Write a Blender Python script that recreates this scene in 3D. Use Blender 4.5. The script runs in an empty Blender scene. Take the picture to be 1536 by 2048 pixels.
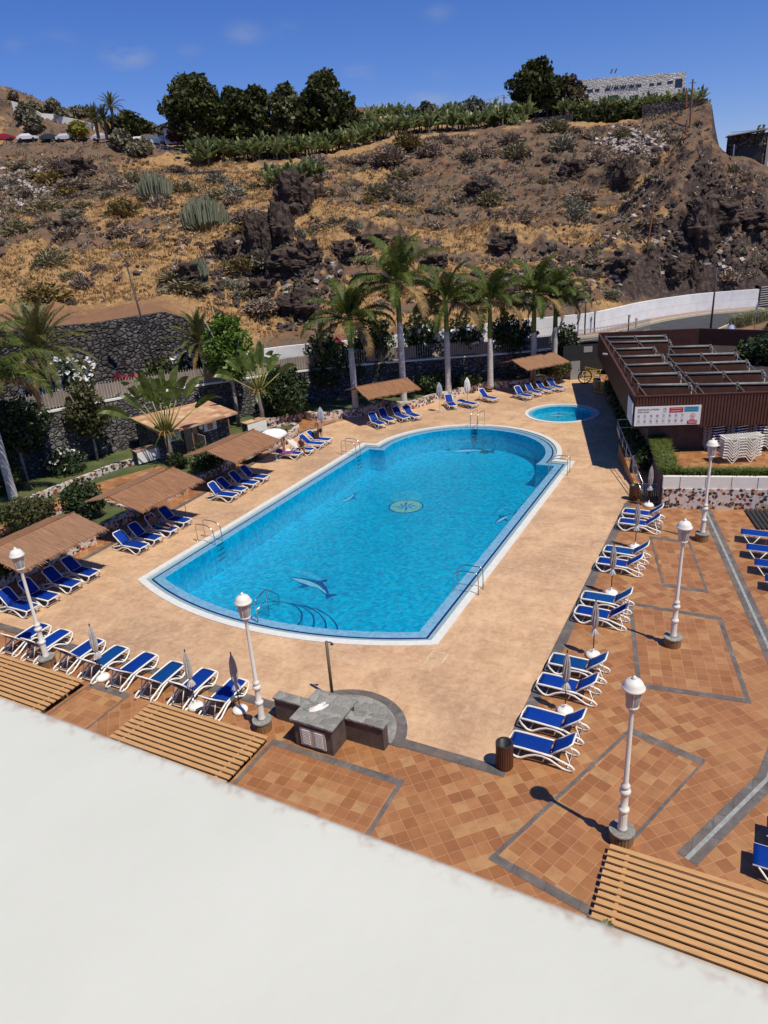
import bpy, bmesh, math, random
import numpy as np
from mathutils import Vector, Matrix
from mathutils.geometry import tessellate_polygon
random.seed(7); rng = np.random.default_rng(11)
S = bpy.context.scene
COL = S.collection
PI = math.pi
# ------------------------------------------------------------------ camera
FPX, PITCH, ROLL, CH = 1425.86, math.radians(22.349), math.radians(-4.0144), 14.0
_F = np.array([0, math.cos(PITCH), -math.sin(PITCH)]); _R = np.array([1., 0, 0]); _U = np.cross(_R, _F)
_c, _s = math.cos(ROLL), math.sin(ROLL)
CR = _c*_R + _s*_U; CU = -_s*_R + _c*_U
def ray(px, py):
    d = _F + (px-768)/FPX*CR - (py-1024)/FPX*CU
    return d/d[1]
def P(px, py, z=0.0):
    "point of the horizontal plane at height z seen at a photo pixel"
    d = ray(px, py); t = (z-CH)/d[2]
    return Vector((d[0]*t, d[1]*t, z))
def Q(px, py, Y):
    "point at ground distance Y along the sight line"
    d = ray(px, py); return Vector((d[0]*Y, Y, CH+d[2]*Y))
cd = bpy.data.cameras.new('camera'); cam = bpy.data.objects.new('camera', cd); COL.objects.link(cam)
M = Matrix.Identity(4)
for i in range(3):
    M[i][0] = CR[i]; M[i][1] = CU[i]; M[i][2] = -_F[i]
M[2][3] = CH
cam.matrix_world = M
cd.sensor_fit = 'VERTICAL'; cd.sensor_height = 36; cd.lens = 36*FPX/2048
cd.clip_start = 0.05; cd.clip_end = 20000
cd.dof.use_dof = True; cd.dof.focus_distance = 40; cd.dof.aperture_fstop = 25.06/3.6
S.camera = cam
# ------------------------------------------------------------------ pool frame
E1 = Vector((0.87966726, -0.47558964, 0)); E2 = Vector((0.47558964, 0.87966726, 0))
A0 = P(275, 1160)
def W(u, v, z=0.0):
    return A0 + E1*u + E2*v + Vector((0, 0, z))
YAW = math.atan2(E1.y, E1.x)          # rotation of the pool frame
# ------------------------------------------------------------------ light
SUNDIR = Vector((0.6882, -0.7255, 0)).normalized()
SUN_EL = math.radians(62.5)
sv = Vector((SUNDIR.x*math.cos(SUN_EL), SUNDIR.y*math.cos(SUN_EL), math.sin(SUN_EL)))
ld = bpy.data.lights.new('sun', 'SUN'); ld.energy = 4.6; ld.angle = math.radians(0.53); ld.color = (1.0, 0.925, 0.79)
sun = bpy.data.objects.new('sun', ld); COL.objects.link(sun)
sun.rotation_euler = sv.to_track_quat('Z', 'Y').to_euler(); sun.location = (20, -30, 60)
wd = bpy.data.worlds.new('World'); S.world = wd; wd.use_nodes = True
nt = wd.node_tree; N = nt.nodes; Lk = nt.links
bg = N['Background']
sky = N.new('ShaderNodeTexSky'); sky.sky_type = 'NISHITA'; sky.sun_disc = False
sky.sun_elevation = SUN_EL; sky.sun_rotation = math.atan2(SUNDIR.x, SUNDIR.y)
sky.altitude = 400; sky.air_density = 1.0; sky.dust_density = 0.0; sky.ozone_density = 4.0
# thin wisps of cloud, laid out by direction on the sky
tc = N.new('ShaderNodeTexCoord')
def wnode(t, **k):
    n = N.new(t)
    for a, b in k.items(): setattr(n, a, b)
    return n
noise = wnode('ShaderNodeTexNoise'); noise.inputs['Scale'].default_value = 9; noise.inputs['Detail'].default_value = 7; noise.inputs['Roughness'].default_value = .58
mp = wnode('ShaderNodeMapping'); mp.inputs['Scale'].default_value = (1, 1, 2.6)
Lk.new(tc.outputs['Generated'], mp.inputs['Vector']); Lk.new(mp.outputs['Vector'], noise.inputs['Vector'])
acc = None
for (px, py, rad, amt) in [(250,108,.034,.75),(118,88,.03,.35),(40,92,.02,.25),(490,68,.03,.42),(575,60,.025,.2),(705,155,.034,.42),(845,200,.036,.62),(760,218,.028,.5),(875,155,.02,.25),(880,28,.022,.3),(380,100,.018,.2),(1010,205,.03,.5),(318,205,.022,.3),(930,215,.04,.35)]:
    d = Vector(ray(px, py)).normalized()
    sub = wnode('ShaderNodeVectorMath', operation='SUBTRACT'); sub.inputs[1].default_value = d
    Lk.new(tc.outputs['Generated'], sub.inputs[0])
    sc = wnode('ShaderNodeVectorMath', operation='MULTIPLY'); sc.inputs[1].default_value = (1/rad, 1/rad, 2.1/rad)
    Lk.new(sub.outputs[0], sc.inputs[0])
    ln = wnode('ShaderNodeVectorMath', operation='LENGTH'); Lk.new(sc.outputs[0], ln.inputs[0])
    mr = wnode('ShaderNodeMapRange', interpolation_type='SMOOTHSTEP'); mr.inputs[1].default_value = 1.25; mr.inputs[2].default_value = 0.0; mr.inputs[3].default_value = 0; mr.inputs[4].default_value = amt
    Lk.new(ln.outputs['Value'], mr.inputs[0])
    if acc is None: acc = mr.outputs[0]
    else:
        ad = wnode('ShaderNodeMath', operation='ADD'); Lk.new(acc, ad.inputs[0]); Lk.new(mr.outputs[0], ad.inputs[1]); acc = ad.outputs[0]
nr = wnode('ShaderNodeMapRange'); nr.inputs[1].default_value = .40; nr.inputs[2].default_value = .72
Lk.new(noise.outputs['Fac'], nr.inputs[0])
mul = wnode('ShaderNodeMath', operation='MULTIPLY', use_clamp=True); Lk.new(acc, mul.inputs[0]); Lk.new(nr.outputs[0], mul.inputs[1])
hs = wnode('ShaderNodeHueSaturation'); hs.inputs['Saturation'].default_value = 1.15; hs.inputs['Value'].default_value = 1.0
tn = wnode('ShaderNodeMix', data_type='RGBA', blend_type='MULTIPLY'); tn.inputs['Factor'].default_value = 1; tn.inputs['B'].default_value = (1.14, 1.14, 1.60, 1)
Lk.new(sky.outputs[0], tn.inputs['A']); Lk.new(tn.outputs['Result'], hs.inputs['Color'])
mx = wnode('ShaderNodeMix', data_type='RGBA'); mx.inputs['B'].default_value = (6.2, 6.6, 7.4, 1)
Lk.new(mul.outputs[0], mx.inputs['Factor']); Lk.new(hs.outputs[0], mx.inputs['A'])
Lk.new(mx.outputs['Result'], bg.inputs['Color']); bg.inputs['Strength'].default_value = 0.067
S.view_settings.view_transform = 'Standard'; S.view_settings.look = 'None'; S.view_settings.exposure = 0; S.view_settings.gamma = 1
S.cycles.use_denoising = True; S.cycles.max_bounces = 7; S.cycles.transparent_max_bounces = 12; S.cycles.caustics_reflective = False; S.cycles.caustics_refractive = False
# ------------------------------------------------------------------ mesh helpers
class MB:
    def __init__(s): s.v = []; s.f = []; s.m = []
    def add(s, vs, fs, mi=0):
        o = len(s.v); s.v.extend([tuple(v) for v in vs]); s.f.extend([tuple(i+o for i in f) for f in fs]); s.m.extend([mi]*len(fs)); return s
    def box(s, c, size, rz=0.0, mi=0, rot=None):
        hx, hy, hz = size[0]/2, size[1]/2, size[2]/2
        R = rot if rot is not None else Matrix.Rotation(rz, 3, 'Z')
        vs = [Vector(c)+R @ Vector((x*hx, y*hy, z*hz)) for z in (-1, 1) for y in (-1, 1) for x in (-1, 1)]
        return s.add(vs, [(0,2,3,1),(4,5,7,6),(0,1,5,4),(2,6,7,3),(0,4,6,2),(1,3,7,5)], mi)
    def beam(s, a, b, w, h, mi=0, up=(0,0,1)):
        a = Vector(a); b = Vector(b); d = (b-a); L = d.length; d.normalize(); u = Vector(up)
        if abs(d.dot(u)) > .98: u = Vector((1,0,0))
        x = d.cross(u).normalized(); z = x.cross(d)
        R = Matrix((x, d, z)).transposed()
        return s.box((a+b)/2, (w, L, h), rot=R, mi=mi)
    def tube(s, pts, r, n=6, mi=0, cap=True, sq=1.0):
        pts = [Vector(p) for p in pts]; k = len(pts)
        rs = r if isinstance(r, (list, tuple)) else [r]*k
        vs = []; prev = None
        for i, p in enumerate(pts):
            d = (pts[min(i+1, k-1)]-pts[max(i-1, 0)]).normalized()
            if prev is None:
                u = Vector((0,0,1)) if abs(d.z) < .9 else Vector((1,0,0))
                x = d.cross(u).normalized()
            else:
                x = (prev-d*prev.dot(d)).normalized()
            prev = x; y = d.cross(x)
            for j in range(n):
                a = 2*PI*j/n
                vs.append(p+x*math.cos(a)*rs[i]+y*math.sin(a)*rs[i]*sq)
        fs = [(i*n+j, i*n+(j+1) % n, (i+1)*n+(j+1) % n, (i+1)*n+j) for i in range(k-1) for j in range(n)]
        if cap: fs += [tuple(range(n))[::-1], tuple((k-1)*n+j for j in range(n))]
        return s.add(vs, fs, mi)
    def lathe(s, prof, n=16, c=(0,0,0), mi=0):
        vs = []; c = Vector(c)
        for r, z in prof:
            for j in range(n):
                a = 2*PI*j/n; vs.append(c+Vector((r*math.cos(a), r*math.sin(a), z)))
        k = len(prof)
        fs = [(i*n+j, i*n+(j+1) % n, (i+1)*n+(j+1) % n, (i+1)*n+j) for i in range(k-1) for j in range(n)]
        fs += [tuple(range(n))[::-1], tuple((k-1)*n+j for j in range(n))]
        return s.add(vs, fs, mi)
    def sheet(s, poly, z=None, holes=(), mi=0):
        loops = [[Vector((p[0], p[1], 0)) for p in poly]]+[[Vector((p[0], p[1], 0)) for p in h] for h in holes]
        src = list(poly)
        for h in holes: src += list(h)
        vs = [Vector((p[0], p[1], p[2] if z is None else z)) for p in src]
        tris = tessellate_polygon(loops)
        fs = []
        for t in tris:
            a, b, c = (vs[i] for i in t)
            fs.append(t if (b-a).cross(c-a).z > 0 else (t[0], t[2], t[1]))
        return s.add(vs, fs, mi)
    def prism(s, poly, z0, z1, mi=0):
        n = len(poly)
        area = sum(poly[i][0]*poly[(i+1) % n][1]-poly[(i+1) % n][0]*poly[i][1] for i in range(n))
        if area < 0: poly = list(poly)[::-1]
        vs = [Vector((p[0], p[1], z0)) for p in poly]+[Vector((p[0], p[1], z1)) for p in poly]
        fs = [(i, (i+1) % n, (i+1) % n+n, i+n) for i in range(n)]
        fs += [tuple(range(n))[::-1], tuple(range(n, 2*n))]
        return s.add(vs, fs, mi)
    def wall(s, pts, th, z0, z1, mi=0):
        "a wall of thickness th along a ground line; z0/z1 may be lists"
        pts = [Vector((p[0], p[1], 0)) for p in pts]; k = len(pts)
        z0 = z0 if isinstance(z0, (list, tuple)) else [z0]*k
        z1 = z1 if isinstance(z1, (list, tuple)) else [z1]*k
        vs = []
        for i, p in enumerate(pts):
            d = (pts[min(i+1, k-1)]-pts[max(i-1, 0)]).normalized(); nrm = Vector((-d.y, d.x, 0))*th/2
            vs += [p-nrm+Vector((0,0,z0[i])), p+nrm+Vector((0,0,z0[i])), p+nrm+Vector((0,0,z1[i])), p-nrm+Vector((0,0,z1[i]))]
        fs = []
        for i in range(k-1):
            a, b = i*4, i*4+4
            for j in range(4): fs.append((a+j, b+j, b+(j+1) % 4, a+(j+1) % 4))
        fs += [(0,1,2,3), ((k-1)*4+3, (k-1)*4+2, (k-1)*4+1, (k-1)*4)]
        return s.add(vs, fs, mi)
    def quads(s, C, X, Y, mi=0):
        "numpy arrays of centres and half axes"
        for c, x, y in zip(C, X, Y):
            o = len(s.v); s.v += [tuple(c-x-y), tuple(c+x-y), tuple(c+x+y), tuple(c-x+y)]; s.f.append((o, o+1, o+2, o+3)); s.m.append(mi)
        return s
    def mesh(s, name, mats, smooth=False):
        me = bpy.data.meshes.new(name); me.from_pydata(s.v, [], s.f)
        if not isinstance(mats, (list, tuple)): mats = [mats]
        for m in mats: me.materials.append(m)
        if len(mats) > 1: me.polygons.foreach_set('material_index', s.m)
        if smooth: me.polygons.foreach_set('use_smooth', [True]*len(s.f))
        me.update(); return me
    def build(s, name, mats, parent=None, smooth=False, loc=None, fix=True):
        me = s.mesh(name, mats, smooth)
        if fix and len(s.f) < 4000:
            bm = bmesh.new(); bm.from_mesh(me); bmesh.ops.recalc_face_normals(bm, faces=bm.faces); bm.to_mesh(me); bm.free()
        return link(name, me, parent, loc)
def link(name, me, parent=None, loc=None, rz=0):
    o = bpy.data.objects.new(name, me); COL.objects.link(o)
    if parent is not None: o.parent = parent
    if loc is not None: o.location = loc
    o.rotation_euler[2] = rz
    return o
def tag(o, label, cat, group=None, kind=None):
    if label: o['label'] = label
    if cat: o['category'] = cat
    if group: o['group'] = group
    if kind: o['kind'] = kind
    return o
def struct(o, kind='structure', label=None):
    o['kind'] = kind
    if label: o['label'] = label
    return o
def thing(name, label, cat, loc=(0,0,0), rz=0, group=None):
    o = bpy.data.objects.new(name, None); o.empty_display_size = .2; COL.objects.link(o)
    o.location = loc; o.rotation_euler[2] = rz
    return tag(o, label, cat, group)
def copy_tree(o, loc=None, rz=None, label=None, group=None, parent=None, scale=None):
    c = o.copy(); COL.objects.link(c)
    if parent is not None: c.parent = parent
    if loc is not None: c.location = loc
    if rz is not None: c.rotation_euler[2] = rz
    if scale is not None: c.scale = (scale,)*3 if not isinstance(scale, (tuple, list)) else scale
    if label: c['label'] = label
    if group: c['group'] = group
    for ch in list(o.children): copy_tree(ch, parent=c)
    return c
class First:
    "hands out the prototype first and copies after that"
    def __init__(s, make): s.make = make; s.o = None
    def __call__(s, loc, rz, label, group=None, scale=None):
        if s.o is None:
            s.o = s.make(); o = s.o; o.location = loc; o.rotation_euler[2] = rz; o['label'] = label
            if group: o['group'] = group
            if scale is not None: o.scale = (scale,)*3 if not isinstance(scale, (tuple, list)) else scale
            return o
        return copy_tree(s.o, loc, rz, label, group, scale=scale if scale is not None else (1,1,1))
ORD = ['first','second','third','fourth','fifth','sixth','seventh','eighth','ninth','tenth','eleventh','twelfth']
# ------------------------------------------------------------------ materials
def newmat(name):
    m = bpy.data.materials.new(name); m.use_nodes = True
    return m, m.node_tree.nodes, m.node_tree.links, m.node_tree.nodes['Principled BSDF']
def nd(N, t, **k):
    n = N.new(t)
    for a, b in k.items():
        if a in n.inputs.keys() if hasattr(n.inputs, 'keys') else False: n.inputs[a].default_value = b
        else: setattr(n, a, b)
    return n
def c4(c): return (c[0], c[1], c[2], 1)
def coords(N, L, obj=True, scale=(1,1,1), rot=0, world=False):
    if world:
        t = N.new('ShaderNodeNewGeometry'); out = t.outputs['Position']
    else:
        t = N.new('ShaderNodeTexCoord'); out = t.outputs['Object']
    m = N.new('ShaderNodeMapping'); m.inputs['Scale'].default_value = scale; m.inputs['Rotation'].default_value = (0,0,rot)
    L.new(out, m.inputs['Vector']); return m.outputs['Vector']
def noisen(N, L, vec, scale, detail=4, rough=.55, dist=0):
    n = N.new('ShaderNodeTexNoise'); n.inputs['Scale'].default_value = scale; n.inputs['Detail'].default_value = detail; n.inputs['Roughness'].default_value = rough; n.inputs['Distortion'].default_value = dist
    L.new(vec, n.inputs['Vector']); return n.outputs['Fac']
def rampn(N, L, fac, stops, const=False):
    r = N.new('ShaderNodeValToRGB'); e = r.color_ramp.elements
    if const: r.color_ramp.interpolation = 'CONSTANT'
    while len(e) < len(stops): e.new(.5)
    for i, (p, c) in enumerate(stops): e[i].position = p; e[i].color = c4(c) if len(c) == 3 else c
    L.new(fac, r.inputs['Fac']); return r.outputs['Color']
def mixn(N, L, a, b, f, mode='MIX'):
    m = N.new('ShaderNodeMix'); m.data_type = 'RGBA'; m.blend_type = mode
    for k, v in (('A', a), ('B', b)):
        if isinstance(v, (tuple, list)): m.inputs[k].default_value = c4(v)
        else: L.new(v, m.inputs[k])
    if isinstance(f, (int, float)): m.inputs['Factor'].default_value = f
    else: L.new(f, m.inputs['Factor'])
    return m.outputs['Result']
def mathn(N, L, op, a, b=None, clamp=False):
    m = N.new('ShaderNodeMath'); m.operation = op; m.use_clamp = clamp
    for i, v in enumerate((a, b)):
        if v is None: continue
        if isinstance(v, (int, float)): m.inputs[i].default_value = v
        else: L.new(v, m.inputs[i])
    return m.outputs[0]
def mapr(N, L, v, a, b, c=0., d=1., smooth=False):
    m = N.new('ShaderNodeMapRange')
    if smooth: m.interpolation_type = 'SMOOTHSTEP'
    for i, q in enumerate((a, b, c, d)): m.inputs[i+1].default_value = q
    L.new(v, m.inputs[0]); return m.outputs[0]
def bump(N, L, bsdf, h, strength=.5, dist=.02):
    b = N.new('ShaderNodeBump'); b.inputs['Strength'].default_value = strength; b.inputs['Distance'].default_value = dist
    L.new(h, b.inputs['Height']); L.new(b.outputs[0], bsdf.inputs['Normal']); return b
def sh(c, k): return tuple(min(1, max(0, x*k)) for x in c)
def pm(name, col, rough=.6, var=.18, scale=6, bmp=0., metal=0., spec=.4, world=False, stretch=(1,1,1), rnd=0.):
    m, N, L, b = newmat(name)
    v = coords(N, L, scale=stretch, world=world)
    n = noisen(N, L, v, scale, 5)
    c = rampn(N, L, n, [(.3, sh(col, 1-var)), (.7, sh(col, 1+var))])
    if rnd:
        oi = N.new('ShaderNodeObjectInfo'); h = N.new('ShaderNodeHueSaturation')
        L.new(mapr(N, L, oi.outputs['Random'], 0, 1, 1-rnd, 1+rnd), h.inputs['Value']); L.new(c, h.inputs['Color']); c = h.outputs['Color']
    L.new(c, b.inputs['Base Color'])
    b.inputs['Roughness'].default_value = rough; b.inputs['Metallic'].default_value = metal; b.inputs['Specular IOR Level'].default_value = spec
    if bmp: bump(N, L, b, noisen(N, L, v, scale*3, 4), bmp, .02)
    return m
def leafmat(name, c1, c2, rough=.5, trans=.3, scale=1.5, rnd=.15, spec=.35):
    m, N, L, b = newmat(name)
    v = coords(N, L)
    g = N.new('ShaderNodeNewGeometry')
    n = noisen(N, L, v, scale, 3)
    f = mathn(N, L, 'ADD', mathn(N, L, 'MULTIPLY', n, .6), mathn(N, L, 'MULTIPLY', g.outputs['Random Per Island'], .45))
    c = rampn(N, L, f, [(.25, c1), (.8, c2)])
    oi = N.new('ShaderNodeObjectInfo'); h = N.new('ShaderNodeHueSaturation')
    L.new(mapr(N, L, oi.outputs['Random'], 0, 1, 1-rnd, 1+rnd), h.inputs['Value']); L.new(c, h.inputs['Color']); c = h.outputs['Color']
    L.new(c, b.inputs['Base Color']); b.inputs['Roughness'].default_value = rough; b.inputs['Specular IOR Level'].default_value = spec
    t = N.new('ShaderNodeBsdfTranslucent'); L.new(c, t.inputs['Color'])
    mx = N.new('ShaderNodeMixShader'); mx.inputs[0].default_value = trans
    L.new(b.outputs[0], mx.inputs[1]); L.new(t.outputs[0], mx.inputs[2]); L.new(mx.outputs[0], N['Material Output'].inputs['Surface'])
    return m
def tilemat(name, size, rot, palette, grout, gw=.018, rough=.45, bmp=.25):
    m, N, L, b = newmat(name)
    v = coords(N, L, scale=(1/size,)*3, rot=rot, world=True)
    f = N.new('ShaderNodeVectorMath'); f.operation = 'FLOOR'; L.new(v, f.inputs[0])
    fr = N.new('ShaderNodeVectorMath'); fr.operation = 'FRACTION'; L.new(v, fr.inputs[0])
    s = N.new('ShaderNodeSeparateXYZ'); L.new(fr.outputs[0], s.inputs[0])
    dx = mathn(N, L, 'ABSOLUTE', mathn(N, L, 'SUBTRACT', s.outputs[0], .5)); dy = mathn(N, L, 'ABSOLUTE', mathn(N, L, 'SUBTRACT', s.outputs[1], .5))
    edge = mapr(N, L, mathn(N, L, 'MAXIMUM', dx, dy), .5-gw*1.5, .5-gw*.5)
    fs = N.new('ShaderNodeSeparateXYZ'); L.new(f.outputs[0], fs.inputs[0])
    cv = N.new('ShaderNodeCombineXYZ'); L.new(fs.outputs[0], cv.inputs[0]); L.new(fs.outputs[1], cv.inputs[1])
    wn = N.new('ShaderNodeTexWhiteNoise'); wn.noise_dimensions = '2D'; L.new(cv.outputs[0], wn.inputs['Vector'])
    col = rampn(N, L, wn.outputs['Value'], palette)
    nz = noisen(N, L, v, .9, 6, .6)
    col = mixn(N, L, col, sh(palette[0][1], .72), mapr(N, L, nz, .42, .75, 0, .6))
    col = mixn(N, L, col, sh(palette[-1][1], 1.1), mapr(N, L, noisen(N, L, v, .16, 3), .5, .72, 0, .35))
    col = mixn(N, L, col, grout, edge)
    L.new(col, b.inputs['Base Color'])
    L.new(mapr(N, L, nz, .3, .7, rough-.08, rough+.15), b.inputs['Roughness'])
    h = mathn(N, L, 'SUBTRACT', mathn(N, L, 'MULTIPLY', wn.outputs['Value'], .3), edge)
    bump(N, L, b, h, bmp, .01)
    return m
def stonemat(name, size, c1, c2, mortar, bw=.06, strength=.9, stretch=(1,1,1.3), world=True, rnd=1.0):
    m, N, L, b = newmat(name)
    v0 = coords(N, L, scale=tuple(q/size for q in stretch), world=world)
    wob = N.new('ShaderNodeTexNoise'); wob.inputs['Scale'].default_value = 1.3; L.new(v0, wob.inputs['Vector'])
    v = N.new('ShaderNodeVectorMath'); v.operation = 'ADD'
    ws = N.new('ShaderNodeVectorMath'); ws.operation = 'SCALE'; ws.inputs['Scale'].default_value = .5; L.new(wob.outputs['Color'], ws.inputs[0])
    L.new(v0, v.inputs[0]); L.new(ws.outputs[0], v.inputs[1]); v = v.outputs[0]
    vo = N.new('ShaderNodeTexVoronoi'); vo.feature = 'F1'; vo.inputs['Scale'].default_value = 1; vo.inputs['Randomness'].default_value = rnd; L.new(v, vo.inputs['Vector'])
    ve = N.new('ShaderNodeTexVoronoi'); ve.feature = 'DISTANCE_TO_EDGE'; ve.inputs['Scale'].default_value = 1; ve.inputs['Randomness'].default_value = rnd; L.new(v, ve.inputs['Vector'])
    sp = N.new('ShaderNodeSeparateColor'); L.new(vo.outputs['Color'], sp.inputs[0])
    col = rampn(N, L, sp.outputs[0], [(0, c1), (1, c2)])
    nz = noisen(N, L, v, 5, 5)
    col = mixn(N, L, col, sh(c1, .6), mapr(N, L, nz, .4, .8, 0, .7))
    e = mapr(N, L, ve.outputs['Distance'], 0, bw, 1, 0)
    col = mixn(N, L, col, mortar, e)
    L.new(col, b.inputs['Base Color']); b.inputs['Roughness'].default_value = .85; b.inputs['Specular IOR Level'].default_value = .25
    h = mathn(N, L, 'ADD', mapr(N, L, ve.outputs['Distance'], 0, .22, 0, 1, True), mathn(N, L, 'MULTIPLY', nz, .35))
    bump(N, L, b, h, strength, size*.35)
    return m
def trencadis(name, size):
    m, N, L, b = newmat(name)
    v = coords(N, L, scale=(1/size,)*3, world=True)
    vo = N.new('ShaderNodeTexVoronoi'); vo.inputs['Scale'].default_value = 1; L.new(v, vo.inputs['Vector'])
    ve = N.new('ShaderNodeTexVoronoi'); ve.feature = 'DISTANCE_TO_EDGE'; ve.inputs['Scale'].default_value = 1; L.new(v, ve.inputs['Vector'])
    sp = N.new('ShaderNodeSeparateColor'); L.new(vo.outputs['Color'], sp.inputs[0])
    col = rampn(N, L, sp.outputs[0], [(0, (.62,.57,.51)), (.30, (.03,.027,.033)), (.55, (.26,.03,.035)), (.68, (.52,.32,.16)), (.86, (.64,.58,.5))], const=True)
    e = mapr(N, L, ve.outputs['Distance'], .02, .05, 1, 0)
    col = mixn(N, L, col, (.55,.52,.47), e)
    L.new(col, b.inputs['Base Color']); b.inputs['Roughness'].default_value = .35
    bump(N, L, b, mathn(N, L, 'SUBTRACT', 1., e), .4, .01)
    return m
# ================================================================== materials
M_white = pm('white_paint', (.77,.75,.68), .45, .05, 3)
M_plastic = pm('white_plastic', (.80,.78,.71), .35, .04, 8)
M_blue = [pm('blue_textile', (.001,.032,.235), .7, .14, 14, spec=.15, rnd=.1), pm('faded_blue_textile', (.002,.050,.20), .7, .16, 14, spec=.15, rnd=.1)]
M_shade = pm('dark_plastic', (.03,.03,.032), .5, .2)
M_steel = pm('stainless_steel', (.55,.55,.53), .22, .08, 6, metal=1.0)
M_black = pm('black_metal', (.018,.017,.02), .45, .2)
M_wood = pm('pergola_timber', (.52,.29,.12), .55, .13, 7, .15, stretch=(.35,3,3))
M_post = pm('timber_post', (.22,.10,.05), .6, .2, 4, .2, stretch=(3,3,.4))
M_plinth = pm('timber_cladding', (.26,.15,.07), .6, .3, 5, .2, stretch=(4,4,.4))
M_brown = pm('brown_cladding', (.085,.032,.022), .55, .2, 3)
M_grey = pm('grey_stone', (.22,.215,.20), .65, .25, 9, .25)
M_lamp = pm('lamp_white', (.74,.72,.65), .4, .06, 5)
M_lglass = pm('lamp_glass', (.42,.43,.41), .25, .08, 4, spec=.6)
M_umb = pm('parasol_canvas', (.50,.47,.44), .8, .12, 8, .2)
M_umbw = pm('white_canvas', (.78,.77,.74), .8, .05, 8)
M_umbg = pm('grey_canvas', (.42,.45,.50), .8, .1, 8)
M_glass = pm('dark_glass', (.02,.025,.03), .08, .1, 2, spec=.8)
M_conc = pm('concrete', (.36,.33,.30), .8, .15, 5, .2)
M_stone = stonemat('basalt_masonry', .34, (.085,.082,.084), (.25,.235,.22), (.018,.016,.016), .07, 1.0)
M_drystone = stonemat('dry_stone', .42, (.045,.040,.042), (.20,.18,.17), (.006,.005,.005), .10, 1.0)
M_mosaic = trencadis('broken_tile_mosaic', .15)
M_mosaic2 = trencadis('coarse_tile_mosaic', .17)
def deckmat():
    m, N, L, b = newmat('sand_coloured_paving')
    v = coords(N, L, world=True)
    big = noisen(N, L, v, .16, 5, .6); mid = noisen(N, L, v, .9, 6, .62, .6); fine = noisen(N, L, v, 4.5, 7, .72, .3)
    c = rampn(N, L, mid, [(.28, (.47,.28,.155)), (.5, (.60,.38,.215)), (.72, (.70,.47,.28))])
    c = mixn(N, L, c, (.36,.225,.14), mapr(N, L, big, .47, .66, 0, .7))
    c = mixn(N, L, c, (.68,.49,.32), mapr(N, L, fine, .50, .70, 0, .6))
    c = mixn(N, L, c, (.30,.19,.12), mapr(N, L, fine, .48, .30, 0, .5))
    # stamped joints, laid in the pool's direction
    w = coords(N, L, world=True, rot=-YAW, scale=(1/.62, 1/.62, 1))
    br = N.new('ShaderNodeTexBrick'); br.inputs['Scale'].default_value = 1; br.inputs['Mortar Size'].default_value = .018; br.inputs['Brick Width'].default_value = 1.5; br.inputs['Row Height'].default_value = 1
    br.inputs['Color1'].default_value = (1,1,1,1); br.inputs['Color2'].default_value = (.82,.82,.82,1); br.inputs['Mortar'].default_value = (.7,.66,.62,1)
    L.new(w, br.inputs['Vector'])
    c = mixn(N, L, c, br.outputs['Color'], .55, 'MULTIPLY')
    L.new(c, b.inputs['Base Color']); b.inputs['Roughness'].default_value = .7; b.inputs['Specular IOR Level'].default_value = .3
    bump(N, L, b, mathn(N, L, 'ADD', fine, mathn(N, L, 'MULTIPLY', br.outputs['Fac'], -.6)), .3, .01)
    return m
M_deck = deckmat()
TERR = [(0, (.275,.110,.038)), (.45, (.34,.146,.054)), (.82, (.39,.18,.070)), (.97, (.43,.24,.10))]
M_tile_d = tilemat('terracotta_tiles_diagonal', .345, -YAW+PI/4, TERR, (.52,.28,.15), gw=.012)
M_tile_s = tilemat('terracotta_tiles_square', .345, -YAW, TERR, (.52,.28,.15), gw=.012)
def bandmat():
    m, N, L, b = newmat('grey_slate_border')
    v = coords(N, L, world=True)
    n = noisen(N, L, v, 2.2, 7, .65, .5); n2 = noisen(N, L, v, .5, 4)
    c = rampn(N, L, n, [(.3, (.085,.075,.07)), (.55, (.15,.13,.115)), (.75, (.25,.22,.19))])
    c = mixn(N, L, c, (.22,.15,.10), mapr(N, L, n2, .5, .7, 0, .5))
    w = coords(N, L, world=True, rot=-YAW, scale=(1/.8,)*3)
    br = N.new('ShaderNodeTexBrick'); br.inputs['Mortar Size'].default_value = .012; br.inputs['Brick Width'].default_value = 1; br.inputs['Row Height'].default_value = 1; br.inputs['Scale'].default_value = 1
    br.inputs['Color1'].default_value = (1,1,1,1); br.inputs['Color2'].default_value = (.85,.85,.85,1); br.inputs['Mortar'].default_value = (.55,.5,.48,1)
    L.new(w, br.inputs['Vector']); c = mixn(N, L, c, br.outputs['Color'], .8, 'MULTIPLY')
    L.new(c, b.inputs['Base Color']); b.inputs['Roughness'].default_value = .6
    bump(N, L, b, n, .3, .01); return m
M_band = bandmat()
def flagmat():
    return stonemat('grey_flagstone', .26, (.20,.195,.175), (.34,.33,.295), (.27,.26,.23), .035, .25, (1,1,1))
M_flag = flagmat()
M_coping = pm('white_coping', (.66,.66,.61), .5, .07, 4, .1, world=True)
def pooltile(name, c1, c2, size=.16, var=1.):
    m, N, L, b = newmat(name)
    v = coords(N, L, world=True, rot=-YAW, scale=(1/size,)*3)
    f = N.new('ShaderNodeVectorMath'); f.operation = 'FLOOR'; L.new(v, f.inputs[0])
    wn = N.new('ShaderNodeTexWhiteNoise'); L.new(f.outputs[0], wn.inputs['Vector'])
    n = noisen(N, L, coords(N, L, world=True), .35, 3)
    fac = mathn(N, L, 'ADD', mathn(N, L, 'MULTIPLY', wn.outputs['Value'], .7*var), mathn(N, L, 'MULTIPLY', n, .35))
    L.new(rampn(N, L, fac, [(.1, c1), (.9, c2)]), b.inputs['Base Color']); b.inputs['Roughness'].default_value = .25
    return m
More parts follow.
